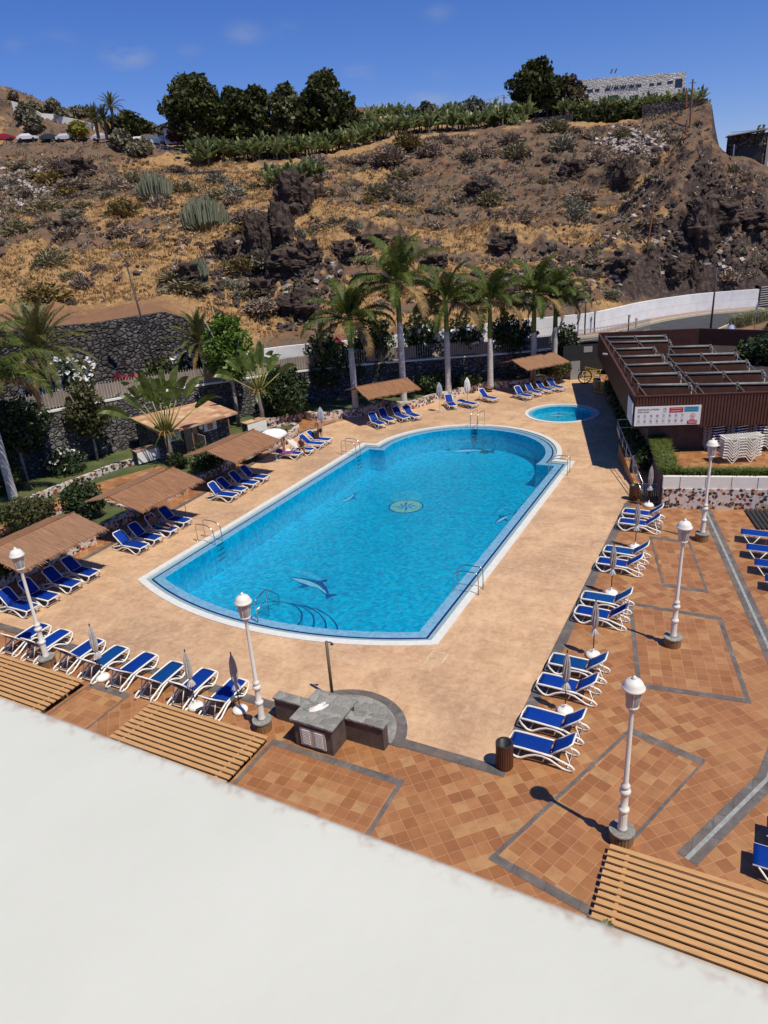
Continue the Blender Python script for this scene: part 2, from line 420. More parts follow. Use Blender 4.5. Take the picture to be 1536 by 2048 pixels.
M_pool = pooltile('blue_tile_caustic_speckle', (.004,.40,.64), (.012,.74,.90), .17)  # random light and dark tiles put ripple and caustic speckle into the colour
M_gutter = pm('gutter_tile', (.24,.36,.40), .35, .1, 6, world=True)
M_ledge = pooltile('ledge_tile', (.13,.30,.44), (.20,.40,.55), .12)
M_navy = pm('navy_tile', (.008,.02,.10), .3, .2, 8, world=True)
def watermat(name, tint, scale=1.0):
    m, N, L, b = newmat(name)
    N.remove(b)
    v = coords(N, L, world=True)
    a = noisen(N, L, v, 3.4*scale, 3, .6, 1.2); c = noisen(N, L, v, 9*scale, 2, .55, .8); d = noisen(N, L, v, .8*scale, 3, .6, 1.0)
    h = mathn(N, L, 'ADD', mathn(N, L, 'ADD', mathn(N, L, 'MULTIPLY', a, .55), mathn(N, L, 'MULTIPLY', c, .5)), mathn(N, L, 'MULTIPLY', d, .7))
    # rings spreading from where swimmers or drops broke the surface
    for (u, w, k) in [(12.2, 13.2, .05), (4.8, 4.8, .05), (9.6, 4.0, .06), (6.0, 8.5, .05), (8.4, 17.8, .06), (5.5, 20.5, .05)]:
        c0 = W(u, w)
        sb = N.new('ShaderNodeVectorMath'); sb.operation = 'DISTANCE'; sb.inputs[1].default_value = c0; L.new(v, sb.inputs[0])
        s = mathn(N, L, 'SINE', mathn(N, L, 'MULTIPLY', sb.outputs['Value'], 13.0))
        fall = mapr(N, L, sb.outputs['Value'], 0, 2.6, k, 0)
        h = mathn(N, L, 'ADD', h, mathn(N, L, 'MULTIPLY', s, fall))
    bp = N.new('ShaderNodeBump'); bp.inputs['Strength'].default_value = .9; bp.inputs['Distance'].default_value = .17; L.new(h, bp.inputs['Height'])
    b2 = N.new('ShaderNodeBump'); b2.inputs['Strength'].default_value = .5; b2.inputs['Distance'].default_value = .03; L.new(h, b2.inputs['Height'])
    fr = N.new('ShaderNodeFresnel'); fr.inputs['IOR'].default_value = 1.25; L.new(bp.outputs[0], fr.inputs['Normal'])
    tr = N.new('ShaderNodeBsdfTransparent'); tr.inputs['Color'].default_value = c4(tint)
    rf = N.new('ShaderNodeBsdfRefraction'); rf.inputs['Color'].default_value = c4(sh(tint, 1.12)); rf.inputs['IOR'].default_value = 1.12; rf.inputs['Roughness'].default_value = 0; L.new(b2.outputs[0], rf.inputs['Normal'])
    m1 = N.new('ShaderNodeMixShader'); m1.inputs[0].default_value = .15; L.new(tr.outputs[0], m1.inputs[1]); L.new(rf.outputs[0], m1.inputs[2])
    gl = N.new('ShaderNodeBsdfGlossy'); gl.inputs['Roughness'].default_value = .03; gl.inputs['Color'].default_value = (.30,.62,.80,1); L.new(bp.outputs[0], gl.inputs['Normal'])
    mx = N.new('ShaderNodeMixShader'); L.new(fr.outputs[0], mx.inputs[0]); L.new(m1.outputs[0], mx.inputs[1]); L.new(gl.outputs[0], mx.inputs[2])
    L.new(mx.outputs[0], N['Material Output'].inputs['Surface']); return m
M_water = watermat('pool_water', (.50,.86,.99))
M_water2 = watermat('shallow_water', (.55,.88,.95))
def lawnmat():
    m, N, L, b = newmat('lawn_grass')
    v = coords(N, L, world=True)
    n = noisen(N, L, v, .7, 6, .6); f = noisen(N, L, v, 14, 4, .7)
    c = rampn(N, L, n, [(.3, (.035,.06,.014)), (.55, (.075,.10,.025)), (.72, (.15,.13,.05))])
    c = mixn(N, L, c, (.14,.15,.05), mapr(N, L, f, .5, .75, 0, .6))
    L.new(c, b.inputs['Base Color']); b.inputs['Roughness'].default_value = .9
    bump(N, L, b, f, 1, .06); return m
M_lawn = lawnmat()
M_road = pm('asphalt', (.055,.058,.062), .85, .22, 1.2, .1, world=True)
M_pave = pm('pink_pavement', (.30,.21,.16), .8, .2, 2, .1, world=True)
M_kerb = pm('cream_kerb', (.58,.50,.36), .7, .12, 3, world=True)
M_soil = pm('bare_soil', (.20,.115,.065), .95, .3, .8, .3, world=True)
# ================================================================== pool
PR, PCU, PCV = 16.23, 7.15, 14.57
def outline(d, n=28):
    pts = []
    a0 = math.asin((7.15-d)/(PR-d))
    for i in range(n+1):
        a = -a0+2*a0*i/n; pts.append((PCU+(PR-d)*math.sin(a), PCV-(PR-d)*math.cos(a)))
    v1 = 20.9-d; r = 6.15-d; du = math.sqrt(r*r-(v1-21.0)**2)
    pts.append((14.3-d, v1))
    b0 = math.atan2(v1-21.0, du)
    for i in range(n*2+1):
        a = b0+(PI-2*b0)*i/(n*2); pts.append((7.15+r*math.cos(a), 21.0+r*math.sin(a)))
    pts.append((d, v1))
    return [W(u, v) for u, v in pts]
KC = (10.9, 31.4)
def kid(r, n=56): return [W(KC[0]+r*math.cos(2*PI*i/n), KC[1]+r*math.sin(2*PI*i/n)) for i in range(n)]
def ring(outer, inner, z0, z1=None, name='', mat=None, parent=None):
    mb = MB(); n = len(outer); z1 = z0 if z1 is None else z1
    vs = [Vector((p.x, p.y, z0)) for p in outer]+[Vector((p.x, p.y, z1)) for p in inner]
    mb.add(vs, [(i, (i+1) % n, (i+1) % n+n, i+n) for i in range(n)])
    return mb, name, mat, parent
def ringobj(outer, inner, z0, z1, name, mat, parent):
    mb = MB(); n = len(outer)
    vs = [Vector((p.x, p.y, z0)) for p in outer]+[Vector((p.x, p.y, z1)) for p in inner]
    mb.add(vs, [(i, (i+1) % n, (i+1) % n+n, i+n) for i in range(n)])
    return mb.build(name, mat, parent, fix=False)
def coping(outer, inner, z, name, mat, parent, drop=.12):
    mb = MB(); n = len(outer)
    vs = [Vector((p.x, p.y, 0.0)) for p in outer]+[Vector((p.x, p.y, z)) for p in outer]+[Vector((p.x, p.y, z)) for p in inner]+[Vector((p.x, p.y, z-drop)) for p in inner]
    fs = []
    for k in range(3): fs += [(k*n+i, k*n+(i+1) % n, (k+1)*n+(i+1) % n, (k+1)*n+i) for i in range(n)]
    mb.add(vs, fs); return mb.build(name, mat, parent, fix=False)
pool = MB()
FZ = -1.5; LZ = -.035; WZ = -.05
inn = outline(.98)
n = len(inn)
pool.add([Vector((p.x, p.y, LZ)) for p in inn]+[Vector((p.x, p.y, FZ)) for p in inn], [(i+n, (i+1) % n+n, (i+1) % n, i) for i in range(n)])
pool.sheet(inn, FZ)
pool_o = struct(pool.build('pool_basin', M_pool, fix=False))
coping(outline(0), outline(.30), .035, 'coping', M_coping, pool_o)
ringobj(outline(.30), outline(.50), LZ, LZ, 'gutter', M_gutter, pool_o)
ringobj(outline(.50), outline(.59), LZ, LZ, 'navy_line', M_navy, pool_o)
ringobj(outline(.59), outline(.98), LZ, LZ, 'ledge', M_ledge, pool_o)
ww = MB(); ww.sheet(outline(.97), WZ); struct(ww.build('pool_water', M_water, fix=False))
kp = MB(); ki = kid(2.12); n = len(ki); KF = -.45
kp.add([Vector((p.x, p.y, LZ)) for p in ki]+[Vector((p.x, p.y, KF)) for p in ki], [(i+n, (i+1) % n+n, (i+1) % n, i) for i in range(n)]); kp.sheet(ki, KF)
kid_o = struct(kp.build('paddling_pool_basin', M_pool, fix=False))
coping(kid(2.66), kid(2.42), .035, 'coping', M_coping, kid_o)
ringobj(kid(2.42), kid(2.12), LZ, LZ, 'ledge', M_ledge, kid_o)
ww = MB(); ww.sheet(kid(2.13), WZ); struct(ww.build('paddling_pool_water', M_water2, fix=False))
M_mnavy0 = pm('step_edge_tile', (.004,.06,.26), .3, .2, 8, world=True)
# semicircular steps in the near end
st = thing('pool_steps', 'four curved underwater steps with navy edges at the rounded near end of the pool', 'steps', W(7.1, -.4, -1.49), YAW)
for k, (r, top) in enumerate([(2.85, -1.2), (2.4, -.9), (1.95, -.6), (1.5, -.3)]):
    mb = MB(); m2 = MB(); seg = [(r*math.cos(PI*(i/40)), r*math.sin(PI*(i/40))) for i in range(41)]
    mb.prism(seg+[(-r, -.6), (r, -.6)][::1], 0.0 if k == 0 else [0, -1.2, -.9, -.6][k]+1.49, top+1.49)
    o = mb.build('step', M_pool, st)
    s2 = [((r-.065)*math.cos(PI*(i/40)), (r-.065)*math.sin(PI*(i/40))) for i in range(41)]
    m2.add([Vector((x, y, top+1.496)) for x, y in seg+s2], [(i, i+1, i+42, i+41) for i in range(40)])
    m2.build('navy_edge', M_mnavy0, o, fix=False)
# ---- floor mosaics
M_mnavy = pm('mosaic_navy', (.006,.05,.30), .3, .3, 9); M_mwhite = pm('mosaic_white', (.85,.9,.92), .3, .15, 9); M_mgreen = pm('mosaic_green', (.85,.80,.50), .3, .3, 9); M_mdark = pm('grate', (.02,.06,.05), .5, .2)
def arcpt(pts, z):  # a list of 2-D points as a raised flat inlay
    return [(p[0], p[1]) for p in pts]
def dolphin(name, label, loc, rz, L, flip=1, k=1.0):
    t = thing(name, label, 'mosaic', loc, rz, 'mosaic dolphins set in the pool floors')
    top = [(-.5,.0), (-.44,.05), (-.36,.075), (-.26,.12), (-.12,.16), (-.02,.175), (.03,.26), (.09,.255), (.08,.17), (.2,.13), (.33,.06), (.42,.0), (.50,.055), (.56,.04), (.50,-.03), (.52,-.11), (.45,-.09), (.40,-.045)]
    bot = [(.28,-.01), (.12,.02), (-.02,.0), (-.06,-.09), (-.14,-.12), (-.13,-.02), (-.26,-.01), (-.38,.0)]
    mb = MB(); mb.prism([(x*L, y*L*flip*k) for x, y in top+bot], 0, .006); mb.build('back', M_mnavy, t)
    bl = [(-.46,.012), (-.3,.075), (-.1,.10), (.1,.085), (.30,.03), (.40,-.02), (.12,.03), (-.02,.01), (-.26,.0), (-.38,.004)]
    mb = MB(); mb.prism([(x*L, y*L*flip*k) for x, y in bl], .007, .012); mb.build('belly', M_mwhite, t)
    return t
def uvof(p):
    q = Vector((p.x, p.y, 0))-Vector((A0.x, A0.y, 0)); return q.dot(E1), q.dot(E2)
fz = FZ+.004
for (px, py, ang, L, fl, lab) in [(620,1173,-22,3.0,1,'big blue and white dolphin mosaic on the pool floor nearest the curved steps'),
        (637,988,30,1.7,-1,'small dolphin mosaic on the pool floor by the left long side'),
        (1012,1037,28,1.9,1,'dolphin mosaic on the pool floor by the right long side'),
        (958,891,2,3.0,1,'long faint dolphin mosaic on the pool floor at the rounded far end')]:
    a = P(px, py, fz); d = P(px+10*math.cos(math.radians(ang)), py-10*math.sin(math.radians(ang)), fz)-a
    u_, v_ = uvof(a); u_ = min(12.2, max(2.1, u_)); q = W(u_, min(25.4, v_), 0); dolphin('dolphin_mosaic', lab, Vector((q.x, q.y, fz)), math.atan2(d.y, d.x), L, fl, 1.7 if py < 900 else 1.15)
kz = KF+.004
for (px, py, fl, L, lab) in [(1133,818,1,2.2,'upper dolphin mosaic in the round paddling pool'), (1120,832,-1,2.0,'lower dolphin mosaic in the round paddling pool')]:
    dolphin('dolphin_mosaic', lab, P(px, py, kz), .05 if fl > 0 else -.1, L, 1, 1.9)
t = thing('compass_mosaic', 'round green and navy compass rose mosaic in the middle of the pool floor', 'mosaic', P(812, 1013, fz), YAW+.3)
mb = MB(); mb.prism([(1.02*math.cos(a*PI/20), 1.02*math.sin(a*PI/20)) for a in range(40)], 0, .004); mb.build('rim', M_mnavy, t)
mb = MB(); mb.prism([(.93*math.cos(a*PI/20), .93*math.sin(a*PI/20)) for a in range(40)], .005, .009); mb.build('disc', M_mgreen, t)
mb = MB()
for k in range(8):
    a = k*PI/4; r = .86 if k % 2 == 0 else .6
    mb.prism([(r*math.cos(a), r*math.sin(a)), (.34*math.cos(a+.39), .34*math.sin(a+.39)), (0, 0)], .010, .013+.001*(k % 2))
mb.build('star_point', M_mnavy, t)
mb = MB()
for k in range(8):
    a = k*PI/4; r = .86 if k % 2 == 0 else .6
    mb.prism([(r*math.cos(a), r*math.sin(a)), (.34*math.cos(a-.39), .34*math.sin(a-.39)), (0, 0)], .010, .013+.001*(k % 2))
mb.build('pale_star_point', M_mwhite, t)
for (px, py, w) in [(895,898,'left'), (970,904,'right')]:
    mb = MB(); mb.box((0,0,.02), (.62,.62,.04)); 
    for i in range(5): mb.box((-.22+i*.11, 0, .045), (.05,.56,.01))
    o = mb.build('floor_grate', M_mdark, loc=P(px, py, fz)); o.rotation_euler[2] = YAW
    tag(o, 'dark square drain grate on the far pool floor, %s one of the pair' % w, 'grate', 'drain grates on the pool floor')
# ================================================================== paving
big = [W(-40,-40), W(60,-40), W(60,32), W(23.5,45), W(9,45), W(3.5,39.5), W(-2,32), W(-8.6,25.5), W(-9,10), W(-22,-5), W(-40,-20)]
holes = [outline(.02), kid(2.64)]
WELLS = [(-3.0, 4.13), (7.2, 11.68), (21.42, 29.0)]   # slat covered light wells beside the hotel
well_holes = [[W(a+.06, -6.58), W(b-.06, -6.58), W(b-.06, -11.2), W(a+.06, -11.2)] for a, b in WELLS]
mb = MB(); mb.sheet(big, -.008, holes+well_holes); struct(mb.build('terrace', M_tile_d, fix=False))
deck = [(-4.05,-5.02), (18.08,-5.02), (18.08,15.2), (18.4,17.0), (17.2,25.0), (13.0,38.2), (10.8,45.0), (8.4,43.2), (6.9,40.6), (5.2,38.7), (3.4,37.9), (2.1,36.0), (.9,33.5), (.1,32.0), (-.35,30.2), (-1.3,29.5), (-2.7,29.5), (-3.6,27.2), (-4.7,25.1), (-5.7,22.3), (-4.9,16.5), (-4.3,9.), (-4.05,.6)]
mb = MB(); mb.sheet([W(*p) for p in deck], .0, holes); struct(mb.build('pool_deck', M_deck, fix=False))
def strip(pts, w, z, side=0):
    "a flat ribbon following a ground line"
    mb = MB(); pts = [Vector((p[0], p[1], 0)) for p in pts]; k = len(pts); vs = []
    for i, p in enumerate(pts):
        d = (pts[min(i+1, k-1)]-pts[max(i-1, 0)])
        if 0 < i < k-1:
            d1 = (p-pts[i-1]).normalized(); d2 = (pts[i+1]-p).normalized(); d = (d1+d2).normalized(); q = w/max(.35, d.dot(d1))
        else: d.normalize(); q = w
        nn = Vector((-d.y, d.x, 0)); a, b = (-.5, .5) if side == 0 else ((0, 1) if side > 0 else (-1, 0))
        vs += [p+nn*q*a+Vector((0,0,z)), p+nn*q*b+Vector((0,0,z))]
    mb.add(vs, [(2*i+1, 2*i, 2*i+2, 2*i+3)[::-1] for i in range(k-1)]); 
    return mb
def band(name, uv, w, z=.004):
    mb = strip([W(*p) for p in uv], w, z); o = mb.build(name, M_band, fix=True); return struct(o)
band('deck_border', [(-8,-5.02), (18.25,-5.02), (18.25,15.3)], .36)
band('deck_border', [(-4.15,-4.84), (-4.15,.6), (-4.4,9.), (-5.0,16.5), (-5.8,22.3), (-4.75,25.2)], .3)
PN = [W(2.0,-6.33), W(16.04,-6.33), W(16.04,-14), W(2.0,-14)]
R2 = [(19.9,5.35), (23.1,5.35), (24.2,.5), (21.0,.1)]
R1 = [(19.75,11.6), (21.45,11.6), (22.55,7.05), (20.9,7.0)]
R3 = [(18.9,-7.85), (21.15,-1.9), (23.2,-2.5), (21.36,-7.4), (21.36,-8.4)]
def panel(uv, ang):
    mat = tilemat('terracotta_tiles_panel', .345, ang, TERR, (.52,.28,.15), gw=.012)
    mb = MB(); mb.sheet([W(*p) for p in uv], -.004); struct(mb.build('tile_panel', mat, fix=False))
    c_ = sum((W(*p) for p in uv), Vector())/len(uv); o_ = [W(*p) for p in uv]; i_ = [p+(c_-p).normalized()*.27 for p in o_]; k = len(o_)
    mb = MB(); mb.add([Vector((p.x, p.y, 0)) for p in o_+i_], [(j, (j+1) % k, (j+1) % k+k, j+k) for j in range(k)]); struct(mb.build('panel_border', M_band))
def pang(a, b):
    d = W(*b)-W(*a); return -math.atan2(d.y, d.x)
panel([(11.72,-6.33), (16.04,-6.33), (16.04,-14), (11.72,-14)], -YAW)
panel([(4.2,-6.33), (6.02,-6.33), (6.02,-14), (4.2,-14)], -YAW)
panel(R1, pang(R1[3], R1[0])); panel(R2, pang(R2[3], R2[0])); panel(R3, pang(R3[0], R3[1]))
dr = [(21.6,16.0), (21.84,15.3), (24.62,3.85), (25.3,.9), (24.67,-2.6), (23.05,-6.05)]
struct(strip([W(*p) for p in dr], .5, -.002).build('drain_border', M_band))
M_grate = pm('drain_channel', (.30,.31,.29), .5, .25, 6)
struct(strip([W(*p) for p in dr], .10, .003).build('drain_channel', M_grate))
# small hatch covers in the deck
for (px, py, s, lab) in [(875,1314,.52,'square access hatch in the deck by the near right pool corner'), (1197,936,.6,'small access hatch in the deck right of the far pool notch'), (254,1155,.35,'faint square hatch in the deck left of the pool corner')]:
    mb = MB(); mb.box((0,0,.006), (s+.08, s+.08, .008)); 
    o = mb.build('hatch_cover', M_kerb if s > .4 else M_conc, loc=P(px, py, .0)); o.rotation_euler[2] = YAW; tag(o, lab, 'hatch', 'hatch covers in the deck')
    mb = MB(); mb.box((0,0,.013), (s, s, .006)); mb.build('lid', M_deck, o)
# ground far around, below everything, out to the horizon
mb = MB(); mb.sheet([(-6000,-3000), (6000,-3000), (6000,9000), (-6000,9000)], -6.0); struct(mb.build('ground', M_soil, fix=False))

M_pit = pm('well_wall', (.16,.12,.10), .9, .25, 2, .2, world=True)
for h_ in well_holes:
    mb = MB(); mb.add([Vector((p.x, p.y, -.006)) for p in h_]+[Vector((p.x, p.y, -2.9)) for p in h_], [(i, (i+1) % 4, (i+1) % 4+4, i+4) for i in range(4)]+[(4,5,6,7)]); struct(mb.build('light_well', M_pit, fix=False))
# ================================================================== sun loungers
def fabric(mb, x0, z0, x1, z1, w, sag=.03, n=6, round0=.0, round1=.0):
    "a sling between two ends with a slight sag and rounded corners, 12 mm thick"
    L = math.hypot(x1-x0, z1-z0); nx, nz = -(z1-z0)/L, (x1-x0)/L
    vs = []; m = 7
    for i in range(n+1):
        t = i/n; s = sag*4*t*(1-t)
        ww = w
        if t == 0: ww = w-round0
        if t == 1: ww = w-round1
        for j in range(m):
            y = (j/(m-1)-.5)*ww; q = s*(1-(2*j/(m-1)-1)**2)
            vs.append((x0+(x1-x0)*t-nx*q, y, z0+(z1-z0)*t-nz*q))
    k = len(vs); vs += [(a-nx*.012, b, c-nz*.012) for a, b, c in vs]
    fs = []
    for i in range(n):
        for j in range(m-1):
            a = i*m+j; fs += [(a, a+1, a+m+1, a+m), (k+a, k+a+m, k+a+m+1, k+a+1)]
    for i in range(n):
        a = i*m; b = a+m-1; fs += [(a, a+m, a+m+k, a+k), (b, b+k, b+m+k, b+m)]
    for j in range(m-1):
        a = j; fs += [(a, a+k, a+1+k, a+1)]; a = n*m+j; fs += [(a, a+1, a+1+k, a+k)]
    mb.add(vs, fs)
def make_lounger(blue, ang=46, flat=False):
    t = thing('sun_lounger', 'lounger', 'sun lounger')
    hx, hz = -.22, .37
    a = math.radians(3 if flat else ang); bl = .78
    bx, bz = hx-bl*math.cos(a), hz+bl*math.sin(a)
    mb = MB(); fabric(mb, .90, .375, hx+.03, .365, .55, .025, 8, .1, 0); mb.build('seat', blue, t, True)
    mb = MB(); fabric(mb, hx-.03*math.cos(a), hz+.03*math.sin(a), bx+.04*math.cos(a), bz-.04*math.sin(a), .53, .03, 6, 0, .12); mb.build('backrest', blue, t, True)
    for s in (-1, 1):
        y = .315*s
        mb = MB()
        mb.tube([(-.30,y,.345), (0,y,.36), (.5,y,.372), (.88,y,.372), (.955,y*.93,.355), (.965,y,.30), (.90,y*1.03,.19), (.76,y*1.04,.06), (.66,y*1.04,.028), (.55,y*1.04,.05), (.38,y*1.03,.17), (.18,y*1.02,.265), (-.02,y*1.02,.285), (-.22,y*1.02,.24), (-.42,y*1.03,.13), (-.58,y*1.04,.045), (-.72,y*1.04,.026), (-.84,y*1.04,.05), (-.88,y*1.04,.12), (-.80,y*1.03,.19), (-.62,y*1.02,.24), (-.42,y,.30), (-.30,y,.345)], .028, 6, sq=1.3)
        mb.build('side_frame', M_plastic, t, True)
    mb = MB(); pts = []
    for s, seq in ((1, [0,.3,.62,.74]), (-1, [.74,.62,.3,0])):
        for q in seq:
            y = s*(.292 if q < .7 else .23)
            pts.append((hx-q*(bl/.76)*math.cos(a), y, hz+q*(bl/.76)*math.sin(a)+.004))
    mb.tube(pts, .027, 6); mb.build('back_frame', M_plastic, t, True)
    for pt_, r_ in (([(.955,-.3,.355), (.975,0,.36), (.955,.3,.355)], .028), ([(.66,-.32,.05), (.66,.32,.05)], .018), ([(-.70,-.32,.05), (-.70,.32,.05)], .018)): mb = MB(); mb.tube(pt_, r_, 5); mb.build('cross_bar', M_plastic, t, True)
    if not flat:
        mb = MB(); qx, qz = hx-.45*math.cos(a), hz+.45*math.sin(a)
        mb.tube([(qx, -.2, qz-.02), (-.74, -.2, .17), (-.74, .2, .17), (qx, .2, qz-.02)], .018, 5)
        mb.build('back_support', M_plastic, t, True)
        mb = MB(); mb.box((hx-.33*math.cos(a)-.05*math.sin(a), 0, hz+.33*math.sin(a)-.05*math.cos(a)), (.5,.4,.012), rot=Matrix.Rotation(a, 3, 'Y')); mb.build('back_panel', M_shade, t)
    return t
_LB = [First(lambda a=a: make_lounger(M_blue[0], a)) for a in (46, 41, 51)]
def L_blue(*a, **k): return _LB[int(random.random()*2.99)](*a, **k)
L_fade = First(lambda: make_lounger(M_blue[1])); L_flat = First(lambda: make_lounger(M_blue[0], flat=True)); L_low = First(lambda: make_lounger(M_blue[0], 40)); L_lowf = First(lambda: make_lounger(M_blue[1], 40))
YE1 = YAW; YE2 = YAW+PI/2
def jit(k=.03): return random.uniform(-k, k)
rows = [('nearest the balcony', [(79,1211),(120,1190),(165,1164),(200,1143)], 'blue loungers under the nearest reed canopy'),
        ('sheltering the lying man', [(299,1089),(327,1073),(358,1056),(384,1039)], 'blue loungers under the second reed canopy'),
        ('beside the tiled building', [(478,988),(496,976.5),(519,963.5),(539.6,952)], 'blue loungers under the third reed canopy')]
for nm, tips, grp in rows:
    for i, (px, py) in enumerate(tips):
        p = P(px, py, .33); a = YE1+jit()
        c = p-Vector((math.cos(a), math.sin(a), 0))*.97+Vector((-math.sin(a), math.cos(a), 0))*-.30
        c.z = 0
        L_blue(c, a, 'dark blue lounger, %s from left of four under the reed canopy %s' % (ORD[i], nm), grp)
for i, ((px, py), an, txt) in enumerate([((606,905), .05, 'lounger half covered by a purple towel under the open white parasol'), ((631.5,897), .05, 'lounger with a striped towel over its backrest where the person sits'), ((651.5,886), .0, 'bright blue lounger between the seated person and the man standing'), ((665.6,878), -.03, 'bright blue lounger right in front of the standing man')]):
    p = P(px, py, .33); a = YE1+an
    c = p-Vector((math.cos(a), math.sin(a), 0))*.97+Vector((math.sin(a), -math.cos(a), 0))*.30; c.z = 0
    (L_flat if i == 0 else L_low)(c, a, txt, 'loungers around the bathers')
    if i == 0: LA = (c.copy(), a)
    if i == 1: LB = (c.copy(), a)
def tiprow(tips, dirv, lab, grp):
    a = math.atan2(dirv[1], dirv[0])
    for i, (px, py) in enumerate(tips):
        p = P(px, py, .33); aa = a+jit()
        c = p-Vector((math.cos(aa), math.sin(aa), 0))*.97+Vector((math.sin(aa), -math.cos(aa), 0))*-.30; c.z = 0
        L_blue(c, aa, lab % ORD[i], grp)
tiprow([(757.8,851),(778,843),(806,838),(829.4,835.4)], (.47,-.88), 'blue lounger, %s from the left of four under the reed canopy between the royal palms', 'blue loungers under the fourth reed canopy')
tiprow([(1055,795),(1075,788),(1098,782),(1120.6,778)], (.47,-.88), 'blue lounger, %s from the left of four under the far right reed canopy', 'blue loungers under the farthest reed canopy')
L_blue(P(901,815), math.atan2(-.97,.12), 'blue lounger facing the pool beside the grey folded parasol, backrest up', 'three loungers between the folded parasols')
L_flat(P(934,814), math.atan2(-.80,.62), 'blue lounger lying flat between two with raised backrests', 'three loungers between the folded parasols')
L_blue(P(975,803), math.atan2(-.80,.60), 'blue lounger with raised backrest to the right of the white folded parasol', 'three loungers between the folded parasols')
for i, u in enumerate([-.15, 1.05, 2.76, 4.01, 5.33, 6.70, 8.0, 9.33]):
    (L_fade if i in (3, 5) else L_blue)(W(u, -5.6+jit(.05)), YE2+jit(.04)+.02, 'lounger with its back to the balcony, %s from the left of eight' % ORD[i], 'near row of loungers facing the pool')
for i, v in enumerate([13.35, 12.15, 8.95, 7.75, 4.66, 3.5, .15, -1.06, -2.85, -4.02]):
    (L_lowf if i in (2, 4, 6) else L_low)(W(19.25+jit(.06), v), YE1+PI+jit(.03), 'blue lounger in the right hand row, %s from the mosaic wall end' % ORD[i], 'right hand row of loungers on the terracotta tiles')
# sling loungers with aluminium V legs at the right edge
def make_sling():
    t = thing('sling_lounger', 'sling', 'sun lounger')
    mb = MB(); fabric(mb, .98, .40, -.25, .40, .62, .02, 8, .0, 0); mb.build('seat', M_blue[0], t, True)
    mb = MB(); fabric(mb, -.27, .40, -.85, .75, .62, .02, 6, .0, 0); mb.build('backrest', M_blue[0], t, True)
    for s in (-1, 1):
        mb = MB(); mb.tube([(.86,s*.33,.385), (.60,s*.34,.03), (.52,s*.34,.02), (.44,s*.34,.03), (.22,s*.33,.385)], .024, 6); mb.build('leg', M_plastic, t, True)
        mb = MB(); mb.tube([(-.30,s*.33,.385), (-.45,s*.34,.03), (-.52,s*.34,.02), (-.6,s*.34,.03), (-.80,s*.33,.68)], .024, 6); mb.build('leg', M_plastic, t, True)
        mb = MB(); mb.tube([(.98,s*.32,.395), (-.26,s*.32,.395), (-.86,s*.32,.75)], .02, 6); mb.build('side_rail', M_plastic, t, True)
    return t
SL = First(make_sling)
for i, (px, py) in enumerate([(1482,1057),(1493,1087),(1509,1117),(1530,1148)]):
    p = P(px, py, .4); d = E1; c = p+d*.98; c.z = 0; c += -E2*.31
    SL(c, YAW+PI, 'sling lounger on white V legs at the right edge, %s from the mosaic wall' % ORD[i], 'sling loungers at the right edge of the terrace')
for (px, py, lab) in [(1507,1686,'blue sling lounger at the right edge just above the slatted roof'), (1534,1632,'blue sling lounger mostly cut off by the right edge, above the other')]:
    c = P(px, py, .4)+E1*.98-E2*.31; c.z = 0; SL(c, YAW+PI, lab, 'sling loungers near the right slatted roof')
for i, (u, v) in enumerate([(25.6,-7.7), (25.9,-8.9)]):
    SL(W(u, v, -1.55), YAW+PI+.1, 'blue lounger seen in strips below the right slatted roof, %s row' % ('upper' if i == 0 else 'lower'), 'loungers under the right slatted roof')
    mb = MB(); mb.box((0,0,-.675), (2.6,1.0,1.35)); o = mb.build('storage_plinth', M_pit, loc=W(u, v, -1.56)); o.rotation_euler[2] = YAW; tag(o, 'dark storage plinth below the right slatted roof, under the %s lounger' % ('upper' if i == 0 else 'lower'), 'plinth')
# stacked white loungers on the upper terrace
UZ = 1.0
def make_stack_lounger(blue):
    t = thing('stacked_lounger', 'stack', 'sun lounger')
    for s in (-1, 1):
        mb = MB(); y = s*.32
        mb.tube([(-1.02,y,.36), (-.80,y,.34), (-.52,y,.02), (-.46,y,.02), (-.2,y,.33), (.2,y,.33), (.46,y,.02), (.52,y,.02), (.80,y,.34), (1.02,y,.36)], .020, 5, sq=1.2); mb.build('side_frame', M_plastic, t)
    mb = MB()
    if blue: mb.box((0,0,.385), (1.95,.62,.02)); mb.build('sling', M_blue[1], t)
    else:
        for i in range(16): mb.box((-.94+i*.125, 0, .375), (.06,.6,.018))
        mb.build('slats', M_plastic, t)
    mb = MB()
    for x in (-1.0, 1.0): mb = MB(); mb.box((x, 0, .365), (.05,.66,.04)); mb.build('end_rail', M_plastic, t)
    return t
STB = First(lambda: make_stack_lounger(True)); STW = First(lambda: make_stack_lounger(False))
sp = [('front stack side on to the camera', P(1476,922,UZ), .05-.02, STW, 8), ('left of three stacks behind the front one', P(1446,905,UZ)+Vector((-.5,1.15,0)), PI/2+.25, STB, 10), ('middle of three stacks behind the front one', P(1477,905,UZ)+Vector((-.1,1.15,0)), PI/2+.25, STB, 10), ('right of three stacks behind the front one', P(1509,905,UZ)+Vector((.2,1.1,0)), PI/2+.25, STB, 10), ('right hand stack cut by the picture edge', P(1552,905,UZ)+Vector((.3,.6,0)), .05, STW, 10)]
for nm, c, a, pr, k in sp:
    for i in range(k):
        last = i == k-1
        pr(c+Vector((jit(.012), jit(.012), i*.15)), a+jit(.008), ('white lounger on top of the %s' if last else 'white lounger inside the %s, below the top one') % nm, 'loungers in the '+nm)
